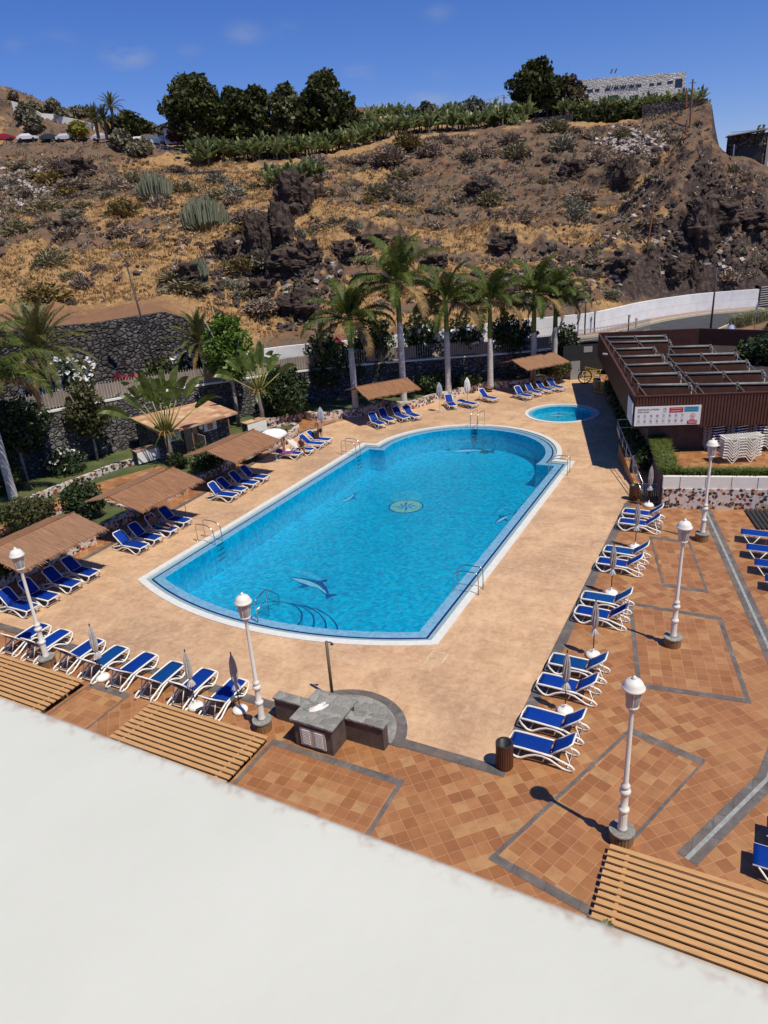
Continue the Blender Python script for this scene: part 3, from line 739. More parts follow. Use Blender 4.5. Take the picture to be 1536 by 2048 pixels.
# ================================================================== parasols
def folded(mb, z0, z1, r, n=20):
    prof = [(0,.012),(.06,.05),(.2,.8),(.45,1.0),(.75,.78),(.92,.35),(1,.10)]
    vs = []; rows = []
    for k in range(17):
        t = k/16
        for (a, ra), (b, rb) in zip(prof, prof[1:]):
            if a <= t <= b: rr = ra+(rb-ra)*(t-a)/(b-a); break
        for j in range(n):
            an = 2*PI*j/n; q = rr*r*(1+.28*(1 if j % 2 else -1)*(.3+.7*min(1, t*4)))
            tw = .5*t
            vs.append((q*math.cos(an+tw), q*math.sin(an+tw), z0+(z1-z0)*t))
    mb.add(vs, [(i*n+j, i*n+(j+1) % n, (i+1)*n+(j+1) % n, (i+1)*n+j) for i in range(16) for j in range(n)]); return mb
def make_parasol(mat, h=2.15, zb=.95, r=.10, base='white', frill=True):
    t = thing('folded_parasol', 'parasol', 'parasol')
    mb = MB(); mb.tube([(0,0,.06), (0,0,h)], .019, 8); mb.build('pole', M_shade if base == 'white' else M_plastic, t, True)
    mb = MB(); folded(mb, zb, h-.03, r); c = mb.build('canopy', mat, t, False)
    if frill:
        mb = MB(); vs = []; n = 18
        for k, (rr, z) in enumerate([(.035,0.13), (.07,.06), (.10,-.03), (.115,-.09)]):
            for j in range(n):
                q = rr*(1+(.3 if j % 2 else -.2)*k/3); an = 2*PI*j/n; vs.append((q*math.cos(an), q*math.sin(an), zb+z))
        mb.add(vs, [(i*n+j, i*n+(j+1) % n, (i+1)*n+(j+1) % n, (i+1)*n+j) for i in range(3) for j in range(n)]); mb.build('hem', mat, c)
    mb = MB(); mb.lathe([(0.01,h-.05), (.022,h-.03), (.024,h), (.012,h+.035), (.002,h+.05)], 8); mb.build('finial', M_shade, t, True)
    mb = MB()
    if base == 'white': mb.lathe([(.24,0), (.25,.05), (.235,.10), (.17,.15), (.05,.17), (.03,.26), (.028,.3)], 20); mb.build('base', M_plastic, t, True)
    else: mb.lathe([(.24,0), (.24,.03), (.2,.05), (.05,.06), (.03,.2)], 16); mb.build('base', M_conc, t, True)
    return t
PA = First(lambda: make_parasol(M_umb))
for (px, py, lab) in [(206,1357,'folded beige parasol on a white base between the fourth and fifth near loungers'), (392,1415,'folded beige parasol behind the seventh lounger of the near row'), (481,1422,'folded beige parasol beside the lamp post at the right end of the near row'),
        (1297,1012,'folded white parasol by the railing at the top of the right hand row'), (1270,1096,'folded parasol beside the second pair of the right hand row'), (1222,1188,'folded parasol beside the third pair of the right hand row'), (1186,1312,'folded parasol behind the fourth pair of the right hand row'), (1130,1424,'folded parasol at the nearest four loungers of the right hand row')]:
    PA(P(px, py), random.random()*6, lab, 'folded beige parasols')
PG = First(lambda: make_parasol(M_umbg, 2.3, 1.0, .19, 'grey', False)); PW = First(lambda: make_parasol(M_umbw, 2.3, .95, .2, 'grey', False))
PG(P(880,823), 0, 'folded grey parasol standing at the garden edge left of the single loungers'); PG(P(646,877), 1, 'folded grey parasol behind the standing man'); PW(P(935,812), 0, 'folded white parasol behind the flat lounger')
PT = First(lambda: make_parasol(M_umb, 2.0, 1.15, .06, 'grey', False)); PT(P(374,1034), 0, 'slim folded parasol right of the second canopy with its pole standing in a grey base')
t = thing('open_parasol', 'open white parasol with drooping canvas above the bathers', 'parasol', P(554,922))
mb = MB(); mb.tube([(0,0,.05), (-.15,.1,2.0)], .02, 8); mb.build('pole', M_plastic, t, True)
mb = MB(); vs = []; n = 8; c0 = Vector((-.17,.1,2.12))
for rr, z in ((.02,0), (.35,-.07), (.7,-.19), (1.0,-.35), (1.02,-.47)):
    for j in range(n*2):
        an = PI*j/n; q = rr*(1 if j % 2 == 0 else .95); vs.append(c0+Vector((q*math.cos(an), q*math.sin(an), z+(0 if j % 2 == 0 else -.03*(rr < 1))+.25*q*math.cos(an)*.3)))
mb.add(vs, [(i*16+j, (i+1)*16+j, (i+1)*16+(j+1) % 16, i*16+(j+1) % 16) for i in range(4) for j in range(16)]); mb.build('canopy', M_umbw, t)
mb = MB(); mb.lathe([(.26,0), (.26,.05), (.06,.07), (.03,.2)], 16); mb.build('base', M_conc, t, True)
# ================================================================== lamps
def make_lamp():
    t = thing('lamp_post', 'lamp', 'lamp post')
    mb = MB()
    for j in range(22):
        a = 2*PI*j/22; mb.box((.265*math.cos(a), .265*math.sin(a), .15), (.02,.068,.30), a)
    mb.lathe([(.25,0), (.25,.29)], 20); mb.build('plinth', M_plinth, t)
    mb = MB(); mb.lathe([(.295,.30), (.30,.305), (.30,.345), (.295,.35)], 32); mb.build('stone_cap', M_flag, t)
    mb = MB(); z = .35
    mb.lathe([(.115,z), (.12,z+.06), (.10,z+.12), (.095,z+.5), (.10,z+.55), (.13,z+.6), (.13,z+.64), (.10,z+.68), (.085,z+.70), (.085,z+1.04), (.095,z+1.08), (.13,z+1.13), (.13,z+1.18), (.09,z+1.23), (.075,z+1.25), (.105,z+1.29), (.105,z+1.33), (.07,z+1.38), (.06,z+1.42), (.05,z+3.2), (.05,z+3.35), (.07,z+3.4), (.07,z+3.44), (.05,z+3.48), (.06,z+3.54)], 20)
    mb.build('column', M_lamp, t, True)
    mb = MB()
    for j in range(12):
        a = 2*PI*j/12
        mb.box((.092*math.cos(a), .092*math.sin(a), z+.3), (.014,.02,.36), a)
    mb.build('fluting', M_lamp, t)
    mb = MB(); mb.lathe([(.12,z+3.54), (.135,z+3.56), (.185,z+4.0), (.185,z+4.01)], 18); lan = mb.build('lantern', M_lglass, t, True)
    mb = MB()
    for j in range(6):
        a = 2*PI*j/6; mb.tube([(.128*math.cos(a), .128*math.sin(a), z+3.54), (.195*math.cos(a), .195*math.sin(a), z+4.0)], .011, 5)
    mb.lathe([(.13,z+3.52), (.145,z+3.53), (.145,z+3.56), (.13,z+3.57)], 18); mb.build('frame', M_lamp, lan)
    mb = MB(); mb.lathe([(.20,z+3.99), (.245,z+4.0), (.25,z+4.03), (.235,z+4.05), (.215,z+4.08), (.20,z+4.13), (.15,z+4.20), (.07,z+4.235), (.05,z+4.25), (.055,z+4.275), (.03,z+4.30), (.015,z+4.32)], 24); mb.build('cap', M_lamp, lan, True)
    return t
LP = First(make_lamp)
for (u, v, lab) in [(1.82,-6.19,'white lamp post at the left edge by the first near loungers'), (11.16,-6.05,'white lamp post in front of the pool beside the tiled counter'), (21.61,-6.08,'nearest white lamp post on the right, by the corner of the slatted roof'), (21.72,2.9,'white lamp post in the middle of the right hand tile panels'), (21.9,11.9,'farthest white lamp post, in front of the mosaic wall')]:
    LP(W(u, v), random.random(), lab, 'white lamp posts around the terrace')
# ================================================================== slatted roofs
def pergola(lab, origin, L, nsl, pitch, slat, z=.2, rz=YAW):
    "origin is the far left corner; slats run along E1, repeated towards -E2; the posts stand in the light well"
    t = thing('slatted_pergola', lab, 'pergola', origin, rz, 'timber slat roofs over the light wells')
    mb = MB()
    for i in range(nsl):
        off = jit(.012); mb.box((L/2+off, -i*pitch-slat/2, z+jit(.003)), (L, slat, .04))
    mb.build('slats', M_wood, t); D = nsl*pitch
    for x in ((.42, L-.42) if L < 5 else (.42, L/2, L-.42)):
        mb = MB(); mb.box((x, -D/2, z-.095), (.075, D-.1, .14)); mb.build('rafter', M_wood, t)
        for y in (-.5, -D+.4): mb = MB(); mb.box((x, y, (z-.17-2.9)/2), (.09,.09,z-.17+2.9)); mb.build('post', M_wood, t)
    return t
pergola('slatted timber roof in the middle, behind the near loungers', W(7.2,-6.5), 4.5, 24, .193, .130)
pergola('slatted timber roof at the left edge behind the first near loungers', W(-3.0,-6.58), 7.13, 24, .193, .130)
pergola('slatted timber roof at the lower right corner', W(21.42,-6.5), 7.5, 24, .193, .130)
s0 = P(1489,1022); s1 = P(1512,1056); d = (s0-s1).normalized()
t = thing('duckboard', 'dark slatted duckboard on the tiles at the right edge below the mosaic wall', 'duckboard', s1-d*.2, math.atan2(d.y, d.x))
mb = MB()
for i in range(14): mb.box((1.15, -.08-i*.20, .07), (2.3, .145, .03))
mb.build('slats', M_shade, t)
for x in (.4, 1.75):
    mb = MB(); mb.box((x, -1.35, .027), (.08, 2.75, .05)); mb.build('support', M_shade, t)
# ================================================================== counter with shower
M_door = pm('pale_louvre', (.52,.44,.39), .55, .1, 6)
M_cwall = pm('brown_stone_wall', (.10,.075,.065), .75, .3, 3, .3)
def louvre_door(parent, x0, x1, z0, z1, y):
    mb = MB(); w = x1-x0; h = z1-z0
    mb.box(((x0+x1)/2, y, (z0+z1)/2), (w, .03, h))
    d = mb.build('door', M_door, parent)
    mb = MB()
    for k in range(9): mb.box(((x0+x1)/2, y-.022, z0+.08+k*(h-.16)/8), (w*.62, .014, (h-.2)/14))
    mb.build('louvre', M_white, d)
t = thing('tiled_counter', 'grey flagstone topped counter with pale louvred doors and low side walls', 'counter', Vector((-3.08,16.72,0)), YAW)
mb = MB(); mb.box((.68,.70,.45), (1.26,1.32,.90)); mb.build('cabinet', M_cwall, t)
mb = MB(); mb.box((.68,.72,.93), (1.42,1.50,.06)); mb.build('worktop', M_flag, t)
louvre_door(t, .26, .67, .12, .74, .02); louvre_door(t, .69, 1.10, .12, .74, .02)
mb = MB(); mb.box((1.31+.62,.93,.38), (1.23,.28,.76)); w_ = mb.build('side_wall', M_cwall, t)
mb = MB(); mb.box((1.31+.63,.93,.79), (1.26,.36,.06)); mb.build('capping', M_flag, w_)
mb = MB(); mb.box((.05-.62,.93,.38), (1.20,.28,.76)); w_ = mb.build('side_wall', M_cwall, t)
mb = MB(); mb.box((.05-.62,.93,.79), (1.24,.36,.06)); mb.build('capping', M_flag, w_)
# half round wet area behind it
cx = Vector((-3.08,16.72,0))+E1*.95+E2*1.08
def half(r, z, name, mat):
    mb = MB(); pts = [cx+E1*(r*math.cos(PI*i/30))+E2*(r*math.sin(PI*i/30)) for i in range(31)]
    mb.prism([(p.x, p.y) for p in pts], .0, z); return struct(mb.build(name, mat))
half(1.98, .012, 'shower_tray_border', M_band); half(1.66, .05, 'shower_tray', M_flag)
t = thing('outdoor_shower', 'brown shower post standing behind the tiled counter', 'shower', P(665,1393,.05))
mb = MB(); mb.tube([(0,0,0), (0,0,2.05)], .05, 10); mb.build('post', pm('bronze_post', (.13,.10,.07), .45, .2, 3), t, True)
mb = MB(); mb.tube([(0,0,2.0), (.10,0,2.03), (.16,0,1.99)], .018, 8); mb.lathe([(.02,1.98), (.055,1.95), (.055,1.93)], 12, (.16,0,0)); mb.build('shower_head', M_black, t, True)
mb = MB(); mb.box((0,0,.008), (.22,.22,.016)); mb.build('foot_plate', M_black, t)
# small things lying on the worktop
cz = .96
M_green = pm('green_plastic', (.05,.45,.10), .4, .1); M_pinkw = pm('pale_towel', (.70,.60,.58), .9, .12, 20); M_cream = pm('cream_towel', (.74,.71,.65), .9, .1, 20)
g = thing('goggles', 'small bright green ring shaped toy on the counter top', 'toy', P(615,1418,cz))
mb = MB(); mb.tube([(.06*math.cos(a*PI/8), .06*math.sin(a*PI/8), .015) for a in range(17)], .013, 6); mb.build('ring', M_green, g, True)
def crumple(name, lab, cat, loc, mat, sx, sy, seed, h=.05):
    r2 = np.random.default_rng(seed); mb = MB(); n = 14; vs = []
    for i in range(n):
        for j in range(n):
            x = (i/(n-1)-.5); y = (j/(n-1)-.5); e = max(abs(x), abs(y))*2
            z = h*(1-e**4)*(.55+.45*math.sin(7*x+seed)*math.cos(8*y+seed*2))+.004
            vs.append((x*sx*(1-.15*abs(y)), y*sy*(1-.2*abs(x)), max(.003, z+r2.uniform(-.006,.006))))
    mb.add(vs, [(i*n+j, (i+1)*n+j, (i+1)*n+j+1, i*n+j+1) for i in range(n-1) for j in range(n-1)])
    o = mb.build(name, mat, None, True, loc); tag(o, lab, cat); return o
o = crumple('bag', 'cream cloth bag lying on the counter top', 'bag', P(636,1416,cz), M_cream, .34, .26, 3, .08); o.rotation_euler[2] = .4
o = crumple('towel', 'small pale pink cloth left of the cream bag on the counter', 'towel', P(626,1420,cz), M_pinkw, .24, .18, 5, .06)
t = thing('flip_flops', 'pair of pale flip flops behind the bag on the counter', 'sandals', P(648,1411,cz), .7)
for k in (-1, 1):
    mb = MB(); mb.prism([(.12*math.cos(a*PI/10)+.0, .045*math.sin(a*PI/10)+k*.07) for a in range(20)], .0, .018); s_ = mb.build('sole', M_cream, t); mb = MB(); mb.tube([(.07,k*.07,.02), (.02,k*.07+.03,.05), (-.02,k*.07+.035,.02)], .006, 5); mb.tube([(.07,k*.07,.02), (.02,k*.07-.03,.05), (-.02,k*.07-.035,.02)], .006, 5); mb.build('strap', M_white, s_)
# ================================================================== pool ladders
def ladder(lab, loc, rz, rungs=True, h=.95):
    "local x points over the water"
    t = thing('pool_ladder', lab, 'ladder', loc, rz, 'stainless steel pool ladders')
    for s in (-.27, .27):
        mb = MB(); mb.tube([(-.55,s,.0), (-.55,s,h*.8), (-.53,s,h*.95), (-.42,s,h), (.12,s,h), (.42,s,h*.86), (.5,s,h*.72), (.52,s,.3), (.52,s,-1.1)], .022, 7)
        mb.lathe([(.045,0), (.045,.02), (.03,.03)], 10, (-.55,s,0)); mb.build('rail', M_steel, t, True)
    if rungs:
        for k in range(4):
            mb = MB(); mb.box((.52,0,-.1-.26*k), (.13,.52,.035)); mb.build('rung', M_black, t)
    return t
dl = P(405,1040); 
ladder('pool ladder on the left long side nearest the balcony', W(.42, 4.45, 0), YAW); ladder('pool ladder on the left long side near the bathers', W(.42, 18.55, 0), YAW)
ladder('pool ladder on the right long side nearest the balcony', W(13.88, 4.15, 0), YAW+PI); ladder('pool ladder at the far right notch of the pool', W(13.88, 18.7, 0), YAW+PI)
ladder('pool ladder at the middle of the rounded far end', W(6.15, 26.55, 0), YAW-PI/2-.15, h=1.1)
t = thing('step_handrail', 'stainless handrail running down the curved steps of the pool', 'handrail', W(7.25, -.98, 0), YAW+PI/2+.15)
mb = MB(); mb.tube([(0,0,0), (0,0,.85), (.08,0,.93), (.9,0,.92), (1.75,0,.25), (1.8,0,.1), (1.8,0,-1.2)], .024, 7); mb.tube([(0,0,.5), (.95,0,.48), (1.78,0,-.15)], .016, 6); mb.tube([(.9,0,.92), (.9,0,-.9)], .02, 6); mb.build('rail', M_steel, t, True)
for (px, py, lab) in [(382,1117,'small white skimmer ring on the left pool wall nearest the balcony'), (545,1015,'small white skimmer ring on the left pool wall midway'), (690,935,'small white skimmer ring on the left pool wall by the far ladder')]:
    pass
# ================================================================== litter bins
def make_bin():
    t = thing('litter_bin', 'bin', 'litter bin')
    mb = MB()
    for j in range(24):
        a = 2*PI*j/24; mb.box((.225*math.cos(a), .225*math.sin(a), .40), (.022,.046,.74), a)
    mb.build('slats', pm('reddish_slats', (.11,.042,.022), .55, .25, 5, stretch=(3,3,.5)), t)
    mb = MB(); n = 24; vs = []
    for r, z in ((.21,.05), (.21,.79), (.19,.79), (.19,.3), (.0,.3)):
        for j in range(n): vs.append((r*math.cos(2*PI*j/n), r*math.sin(2*PI*j/n), z))
    mb.add(vs, [(i*n+j, i*n+(j+1) % n, (i+1)*n+(j+1) % n, (i+1)*n+j) for i in range(4) for j in range(n)]); mb.build('liner', M_black, t, True)
    mb = MB(); vs = []
    for r, z in ((.24,.775), (.24,.80), (.19,.80), (.19,.775)):
        for j in range(n): vs.append((r*math.cos(2*PI*j/n), r*math.sin(2*PI*j/n), z))
    mb.add(vs, [(i*n+j, i*n+(j+1) % n, (i+1)*n+(j+1) % n, (i+1)*n+j) for i in range(3) for j in range(n)]); mb.build('rim', M_shade, t)
    return t
BN = First(make_bin)
BN(P(1009,1532), 0, 'round wooden slatted litter bin at the near deck corner', 'round slatted litter bins'); BN(P(1267,999), 0, 'round wooden slatted litter bin at the end of the ramp railing', 'round slatted litter bins'); BN(P(633,886), 0, 'round wooden slatted litter bin behind the standing man', 'round slatted litter bins')
# ================================================================== reed canopies
def reedmat():
    m, N, L, b = newmat('reed_matting')
    t = N.new('ShaderNodeTexCoord'); 
    mp = N.new('ShaderNodeMapping'); mp.inputs['Scale'].default_value = (.9, 34, .9); L.new(t.outputs['Object'], mp.inputs['Vector'])
    st = noisen(N, L, mp.outputs['Vector'], 1.0, 3, .6)
    mp2 = N.new('ShaderNodeMapping'); mp2.inputs['Scale'].default_value = (3, 9, 3); L.new(t.outputs['Object'], mp2.inputs['Vector'])
    pt = noisen(N, L, mp2.outputs['Vector'], 1.0, 4)
    c = rampn(N, L, st, [(.30, (.055,.022,.009)), (.48, (.24,.10,.038)), (.75, (.40,.195,.08))])
    c = mixn(N, L, c, (.34,.22,.13), mapr(N, L, pt, .5, .75, 0, .5))
    oi = N.new('ShaderNodeObjectInfo'); c = mixn(N, L, c, (.33,.25,.18), mathn(N, L, 'MULTIPLY', oi.outputs['Random'], .22))
    L.new(c, b.inputs['Base Color']); b.inputs['Roughness'].default_value = .85
    bump(N, L, b, st, .9, .02); return m
M_reed = reedmat()
def make_canopy():
    "ridge along local y, slopes to +-x; the post stands at the origin"
    t = thing('reed_canopy', 'canopy', 'sunshade')
    hl, hw, zr, ze = 2.22, 1.9, 2.70, 2.2
    for s in (1, -1):
        mb = MB(); n = 14; rows = 26; vs = []
        for i in range(rows+1):
            y = -hl+2*hl*i/rows
            for j in range(n+1):
                q = j/n; x = s*hw*q*(1+.0*i); e = jit(.035) if j == n else 0
                vs.append((x+s*e, y+(jit(.02) if i in (0, rows) else 0), zr-(zr-ze)*q-.05*math.sin(PI*q)*.6+jit(.006)-(.03 if j == n else 0)))
        k = len(vs); vs += [(a, b, c-.045) for a, b, c in vs]; m = n+1; fs = []
        for i in range(rows):
            for j in range(n): a = i*m+j; fs += [(a, a+1, a+m+1, a+m), (k+a, k+a+m, k+a+m+1, k+a+1)]
            a = i*m+n; fs.append((a, a+m, a+m+k, a+k)); a = i*m; fs.append((a, a+k, a+m+k, a+m))
        for j in range(n): fs += [(j, j+k, j+1+k, j+1), (rows*m+j, rows*m+j+1, rows*m+j+1+k, rows*m+j+k)]
        mb.add(vs, fs)
        for i in range(150):      # loose reed ends along the eave and the gable ends
            y = random.uniform(-hl, hl); l = random.uniform(.04, .20); mb.beam((s*hw*.97, y, ze-.03), (s*(hw+l), y+jit(.03), ze-.055-l*.4), .022, .012)
        for i in range(34):
            q = random.random(); y = hl*(1 if i % 2 else -1); l = random.uniform(.03,.14); mb.beam((s*hw*q, y*.99, zr-(zr-ze)*q-.03), (s*hw*q+jit(.03), y+l*(1 if i % 2 else -1), zr-(zr-ze)*q-.06), .02, .012)
        mb.build('reed_panel', M_reed, t)
    mb = MB(); mb.tube([(0,-hl-.04,zr+.01), (0,hl+.04,zr+.01)], .035, 8); mb.build('ridge_pole', M_post, t, True)
    mb = MB(); mb.tube([(0,0,0), (0,0,zr-.06)], .065, 10); mb.build('post', M_post, t, True)
    for s in (1, -1):
        for y in (-1.6, 0, 1.6): 
            mb = MB(); mb.beam((0,y,zr-.10), (s*hw*.97,y,ze-.085), .06, .08); mb.build('rafter', M_post, t)
        mb = MB(); mb.beam((0,s*.1,1.6), (0,s*1.1,zr-.1), .06, .06); mb.build('brace', M_post, t)
    return t
CN = First(make_canopy)
RY = YAW   # local y along E2
for i, (q, rz, lab) in enumerate([((-14.99,28.08), YAW, 'reed canopy nearest the balcony, at the left edge'), ((-11.9,33.75), YAW, 'second reed canopy along the left of the pool, behind the round bush'), ((-8.59,40.2), YAW, 'third reed canopy, in front of the low tiled building'),
        ((.50,52.93), math.atan2(2.07,4.09)-PI/2, 'reed canopy at the far left end between two pale palm trunks'), ((13.2,59.0), math.atan2(2.1,4.12)-PI/2, 'farthest reed canopy, right of the palms')]):
    CN((q[0], q[1], 0), rz, lab, 'reed canopies over the loungers')
# ================================================================== low mosaic walls, lawns, path
def wallthing(name, lab, pts, th, z0, z1, mat, cat='wall', group=None, cap=None, capz=.06):
    mb = MB(); mb.wall(pts, th, z0, z1); o = mb.build(name, mat); tag(o, lab, cat, group)
    if cap:
        mb = MB(); zz = z1 if isinstance(z1, (list, tuple)) else [z1]*len(pts)
        mb.wall(pts, th+.1, [z+.002 for z in zz], [z+capz for z in zz]); mb.build('coping', cap, o)
    return o
def smooth(pts, k=4):
    "Catmull-Rom through 2-D points"
    out = []; q = [pts[0]]+list(pts)+[pts[-1]]
    for i in range(1, len(q)-2):
        for s in range(k):
            t = s/k; a, b, c, d = (np.array(x[:2], float) for x in q[i-1:i+3])
            out.append(tuple(.5*((2*b)+(c-a)*t+(2*a-5*b+4*c-d)*t*t+(3*b-a-3*c+d)*t**3)))
    out.append(tuple(pts[-1][:2])); return out
Wl = lambda seq: [W(u, v) for u, v in seq]
wallthing('mosaic_wall', 'low broken tile mosaic wall at the left edge behind the first loungers', Wl([(-5.9,-6), (-5.6,-2.6), (-5.35,-.2), (-5.15,2.3)]), .35, -.02, .5, M_mosaic, group='low mosaic walls round the garden')
wallthing('mosaic_wall', 'low broken tile mosaic wall behind the loungers of the second canopy', Wl([(-5.6,2.75), (-5.75,6.0)]), .35, -.02, .5, M_mosaic, group='low mosaic walls round the garden')
wallthing('mosaic_wall', 'low broken tile mosaic wall behind the loungers of the third canopy', Wl([(-5.75,7.9), (-5.9,10.5), (-6.0,14.6)]), .35, -.02, .5, M_mosaic, group='low mosaic walls round the garden')
wallthing('mosaic_wall', 'curved mosaic wall around the small grass bed behind the bathers', smooth(Wl([(-5.9,16.6), (-5.7,18.6), (-5.65,20.3), (-5.9,21.8), (-6.6,22.4), (-7.3,22.0), (-7.9,20.5)])), .38, -.02, .55, M_mosaic, group='low mosaic walls round the garden')
wallthing('mosaic_wall', 'long winding mosaic wall along the lawn behind the far loungers', smooth(Wl([(-10.2,22.0), (-8.8,23.2), (-8.4,24.7), (-7.7,25.5), (-6.3,25.2), (-5.0,26.3), (-3.75,27.3), (-2.8,29.6), (-1.35,29.7), (-.45,30.4), (.0,32.1), (.8,33.7), (2.0,36.1), (3.3,37.95), (5.1,38.7), (6.7,40.6), (8.3,43.2)])), .42, -.02, .62, M_mosaic2, group='low mosaic walls round the garden')
bk = smooth([P(px, py, .4) for px, py in [(-30,1040), (60,1005), (110,985), (180,958), (225,940), (285,922)]])
wallthing('mosaic_wall', 'winding mosaic wall between the lawn and the garden path on the left', bk, .3, .2, .75, M_mosaic2, group='low mosaic walls round the garden')
# garden wall behind everything
GW = [(-36,25,4.9), (-30,33.5,4.6), (-26,39,4.25), (-22.5,43,4.1), (-19.4,46.2,3.95), (-17.2,48.6,3.8), (-12.5,53.2,3.4), (-7.1,57.4,3.02), (-4.6,58.3,2.95), (0,59.6,2.85), (5,60.7,2.7), (11,62.1,2.45), (16.6,63.3,2.35)]
gl = [(x, y) for x, y, z in GW]; gz = [z for x, y, z in GW]
gwo = wallthing('garden_wall', 'high dark basalt garden wall with white coping behind the lawn', gl, .4, .1, gz, M_stone, cap=M_white, capz=.12)
# lawn (raised), path
lawn = [W(-5.75,-8), W(-5.6,-2.6), W(-5.3,0), W(-5.2,2.3), W(-5.6,2.75), W(-5.75,6), W(-5.8,8), W(-6.0,14.6), W(-6.8,15.2), W(-8.2,20.0), W(-10.2,22.0), W(-8.8,23.2), W(-8.4,24.7), W(-7.7,25.5), W(-6.3,25.2), W(-5.0,26.3), W(-3.75,27.3), W(-2.8,29.6), W(-1.35,29.7), W(-.45,30.4), W(0,32.1), W(.8,33.7), W(2,36.1), W(3.3,37.95), W(5.1,38.7), W(6.7,40.6), W(8.3,43.2)]
lawn += [Vector((x, y, 0)) for x, y, z in GW[::-1]]
mb = MB(); mb.sheet(lawn, .36); struct(mb.build('lawn', M_lawn, fix=False))
mb = MB(); mb.sheet([Vector((x, y, 0)) for x, y in smooth(Wl([(-5.9,16.6), (-5.7,18.6), (-5.65,20.3), (-5.9,21.8), (-6.6,22.4), (-7.3,22.0), (-7.9,20.5)]))], .42); struct(mb.build('lawn_bed', M_lawn, fix=False))
pa = smooth([P(px, py, .37) for px, py in [(-40,1075), (60,1040), (105,1012), (175,982), (235,962), (280,950), (330,935)]])
struct(strip(pa, 1.5, .372).build('garden_path', M_tile_s))
pb = smooth([P(px, py, .37) for px, py in [(205,975), (235,995), (270,1012), (295,1022)]])
struct(strip(pb, 1.3, .376).build('garden_path', M_tile_s))
wallthing('mosaic_wall', 'short mosaic kerb along the near side of the garden path', smooth([P(px, py, .4) for px, py in [(-20,1100), (40,1070), (90,1040), (125,1022)]]), .22, .2, .6, M_mosaic2, group='low mosaic walls round the garden')
wallthing('mosaic_wall', 'thin mosaic kerb below the second canopy beside the lawn', smooth([P(px, py, .4) for px, py in [(205,1003), (245,1015), (275,1020)]]), .2, .2, .55, M_mosaic2, group='low mosaic walls round the garden')
# stone slab ramp beside the third canopy
mb = MB(); mb.sheet([W(-5.6,14.7), W(-4.9,14.7), W(-4.9,17.2), W(-5.7,16.9), W(-8.3,18.5), W(-8.3,16.0)], .385); struct(mb.build('stone_path', M_flag, fix=False))
# grass blades on the lawn edges and open ground: one mass
# ================================================================== reed fence on the garden wall
M_bamboo = pm('bamboo_screen', (.23,.185,.15), .85, .35, 3, .4, stretch=(9,9,.35))
M_picket = pm('pale_picket', (.45,.42,.38), .6, .15)
def lerp_gw(s):
    "point of the garden wall line at arc length fraction list"
    d = [0]
    for i in range(len(GW)-1): d.append(d[-1]+math.hypot(GW[i+1][0]-GW[i][0], GW[i+1][1]-GW[i][1]))
    s = max(0, min(d[-1]-1e-6, s))
    for i in range(len(GW)-1):
        if d[i] <= s <= d[i+1]:
            t = (s-d[i])/(d[i+1]-d[i]); return Vector(GW[i])*(1-t)+Vector(GW[i+1])*t
    return Vector(GW[-1])
GLEN = sum(math.hypot(GW[i+1][0]-GW[i][0], GW[i+1][1]-GW[i][1]) for i in range(len(GW)-1))
FEND = GLEN-22.5
fence = thing('reed_fence', 'weathered reed screen fence with pale pickets along the top of the garden wall', 'fence', (0,0,0))
s = 6.0; k = 0
while s < GLEN-.5:
    e = min(s+4.2, GLEN); a, b = lerp_gw(s), lerp_gw(e)
    mb = MB(); mb.wall([a, b], .05, [a.z+.25, b.z+.25], [a.z+1.18+jit(.05), b.z+1.18+jit(.05)]); mb.build('screen_panel', M_bamboo, fence)
    s = e+(0 if e < FEND else 2.6)
mb = MB(); s = 6.0
while s < GLEN:
    a = lerp_gw(s); b = lerp_gw(min(GLEN, s+.05)); d = (b-a); d.z = 0; d = d.normalized() if d.length > 0 else Vector((1,0,0)); nn = Vector((d.y, -d.x, 0))*.06
    mb.box((a.x-nn.x*0+nn.x, a.y+nn.y, a.z+.12+.60), (.03,.02,1.22), math.atan2(d.y, d.x)); s += .21
mb.build('pickets', M_picket, fence)
# ================================================================== low tiled building
t = thing('pool_kiosk', 'low dark stone building with a shallow terracotta tiled roof', 'building')
rc = [Vector(q) for q in ((-13.53,43.62,2.4), (-9.53,48.03,2.4), (-12.25,51.3,2.65), (-16.74,47.48,2.65))]
mb = MB(); vs = rc+[v-Vector((0,0,.14)) for v in rc]; mb.add(vs, [(0,1,2,3), (7,6,5,4), (0,4,5,1), (1,5,6,2), (2,6,7,3), (3,7,4,0)])
M_rtile = tilemat('roof_tiles', .55, -math.atan2(4.4,4.0), [(0, (.40,.20,.10)), (.5, (.50,.27,.14)), (.8, (.58,.36,.20)), (.95, (.64,.46,.30))], (.40,.22,.13), .03, .7)
mb.build('roof', M_rtile, t)
cc = sum(rc, Vector())/4
ins = [cc+(v-cc)*k for v, k in zip(rc, (.88,.88,.92,.92))]
ins[0] = rc[0]+Vector((-.75,.75,0))+Vector((.15,.2,0)); ins[1] = rc[1]+Vector((-.85,.35,0))
mb = MB(); mb.prism([(v.x, v.y) for v in ins], .3, 2.2); wl = mb.build('wall', M_stone, t)
fd = (ins[1]-ins[0]); fd.z = 0; FLn = fd.length; fd.normalize(); fn = Vector((fd.y, -fd.x, 0)); fa = math.atan2(fd.y, fd.x)
def onface(s, out, z): p = ins[0]+fd*s+fn*out; return Vector((p.x, p.y, z))
M_beige = pm('beige_panel', (.36,.27,.19), .7, .12, 3)
for s, w in ((1.15, .9), (3.9, 1.0)):
    mb = MB(); mb.box(onface(s, .02, 1.72), (w, .06, .55), fa); wf = mb.build('window', M_white, t)
    mb = MB(); mb.box(onface(s-.02, .055, 1.72), (w*.42, .02, .40), fa); mb.build('pane', M_glass, wf)
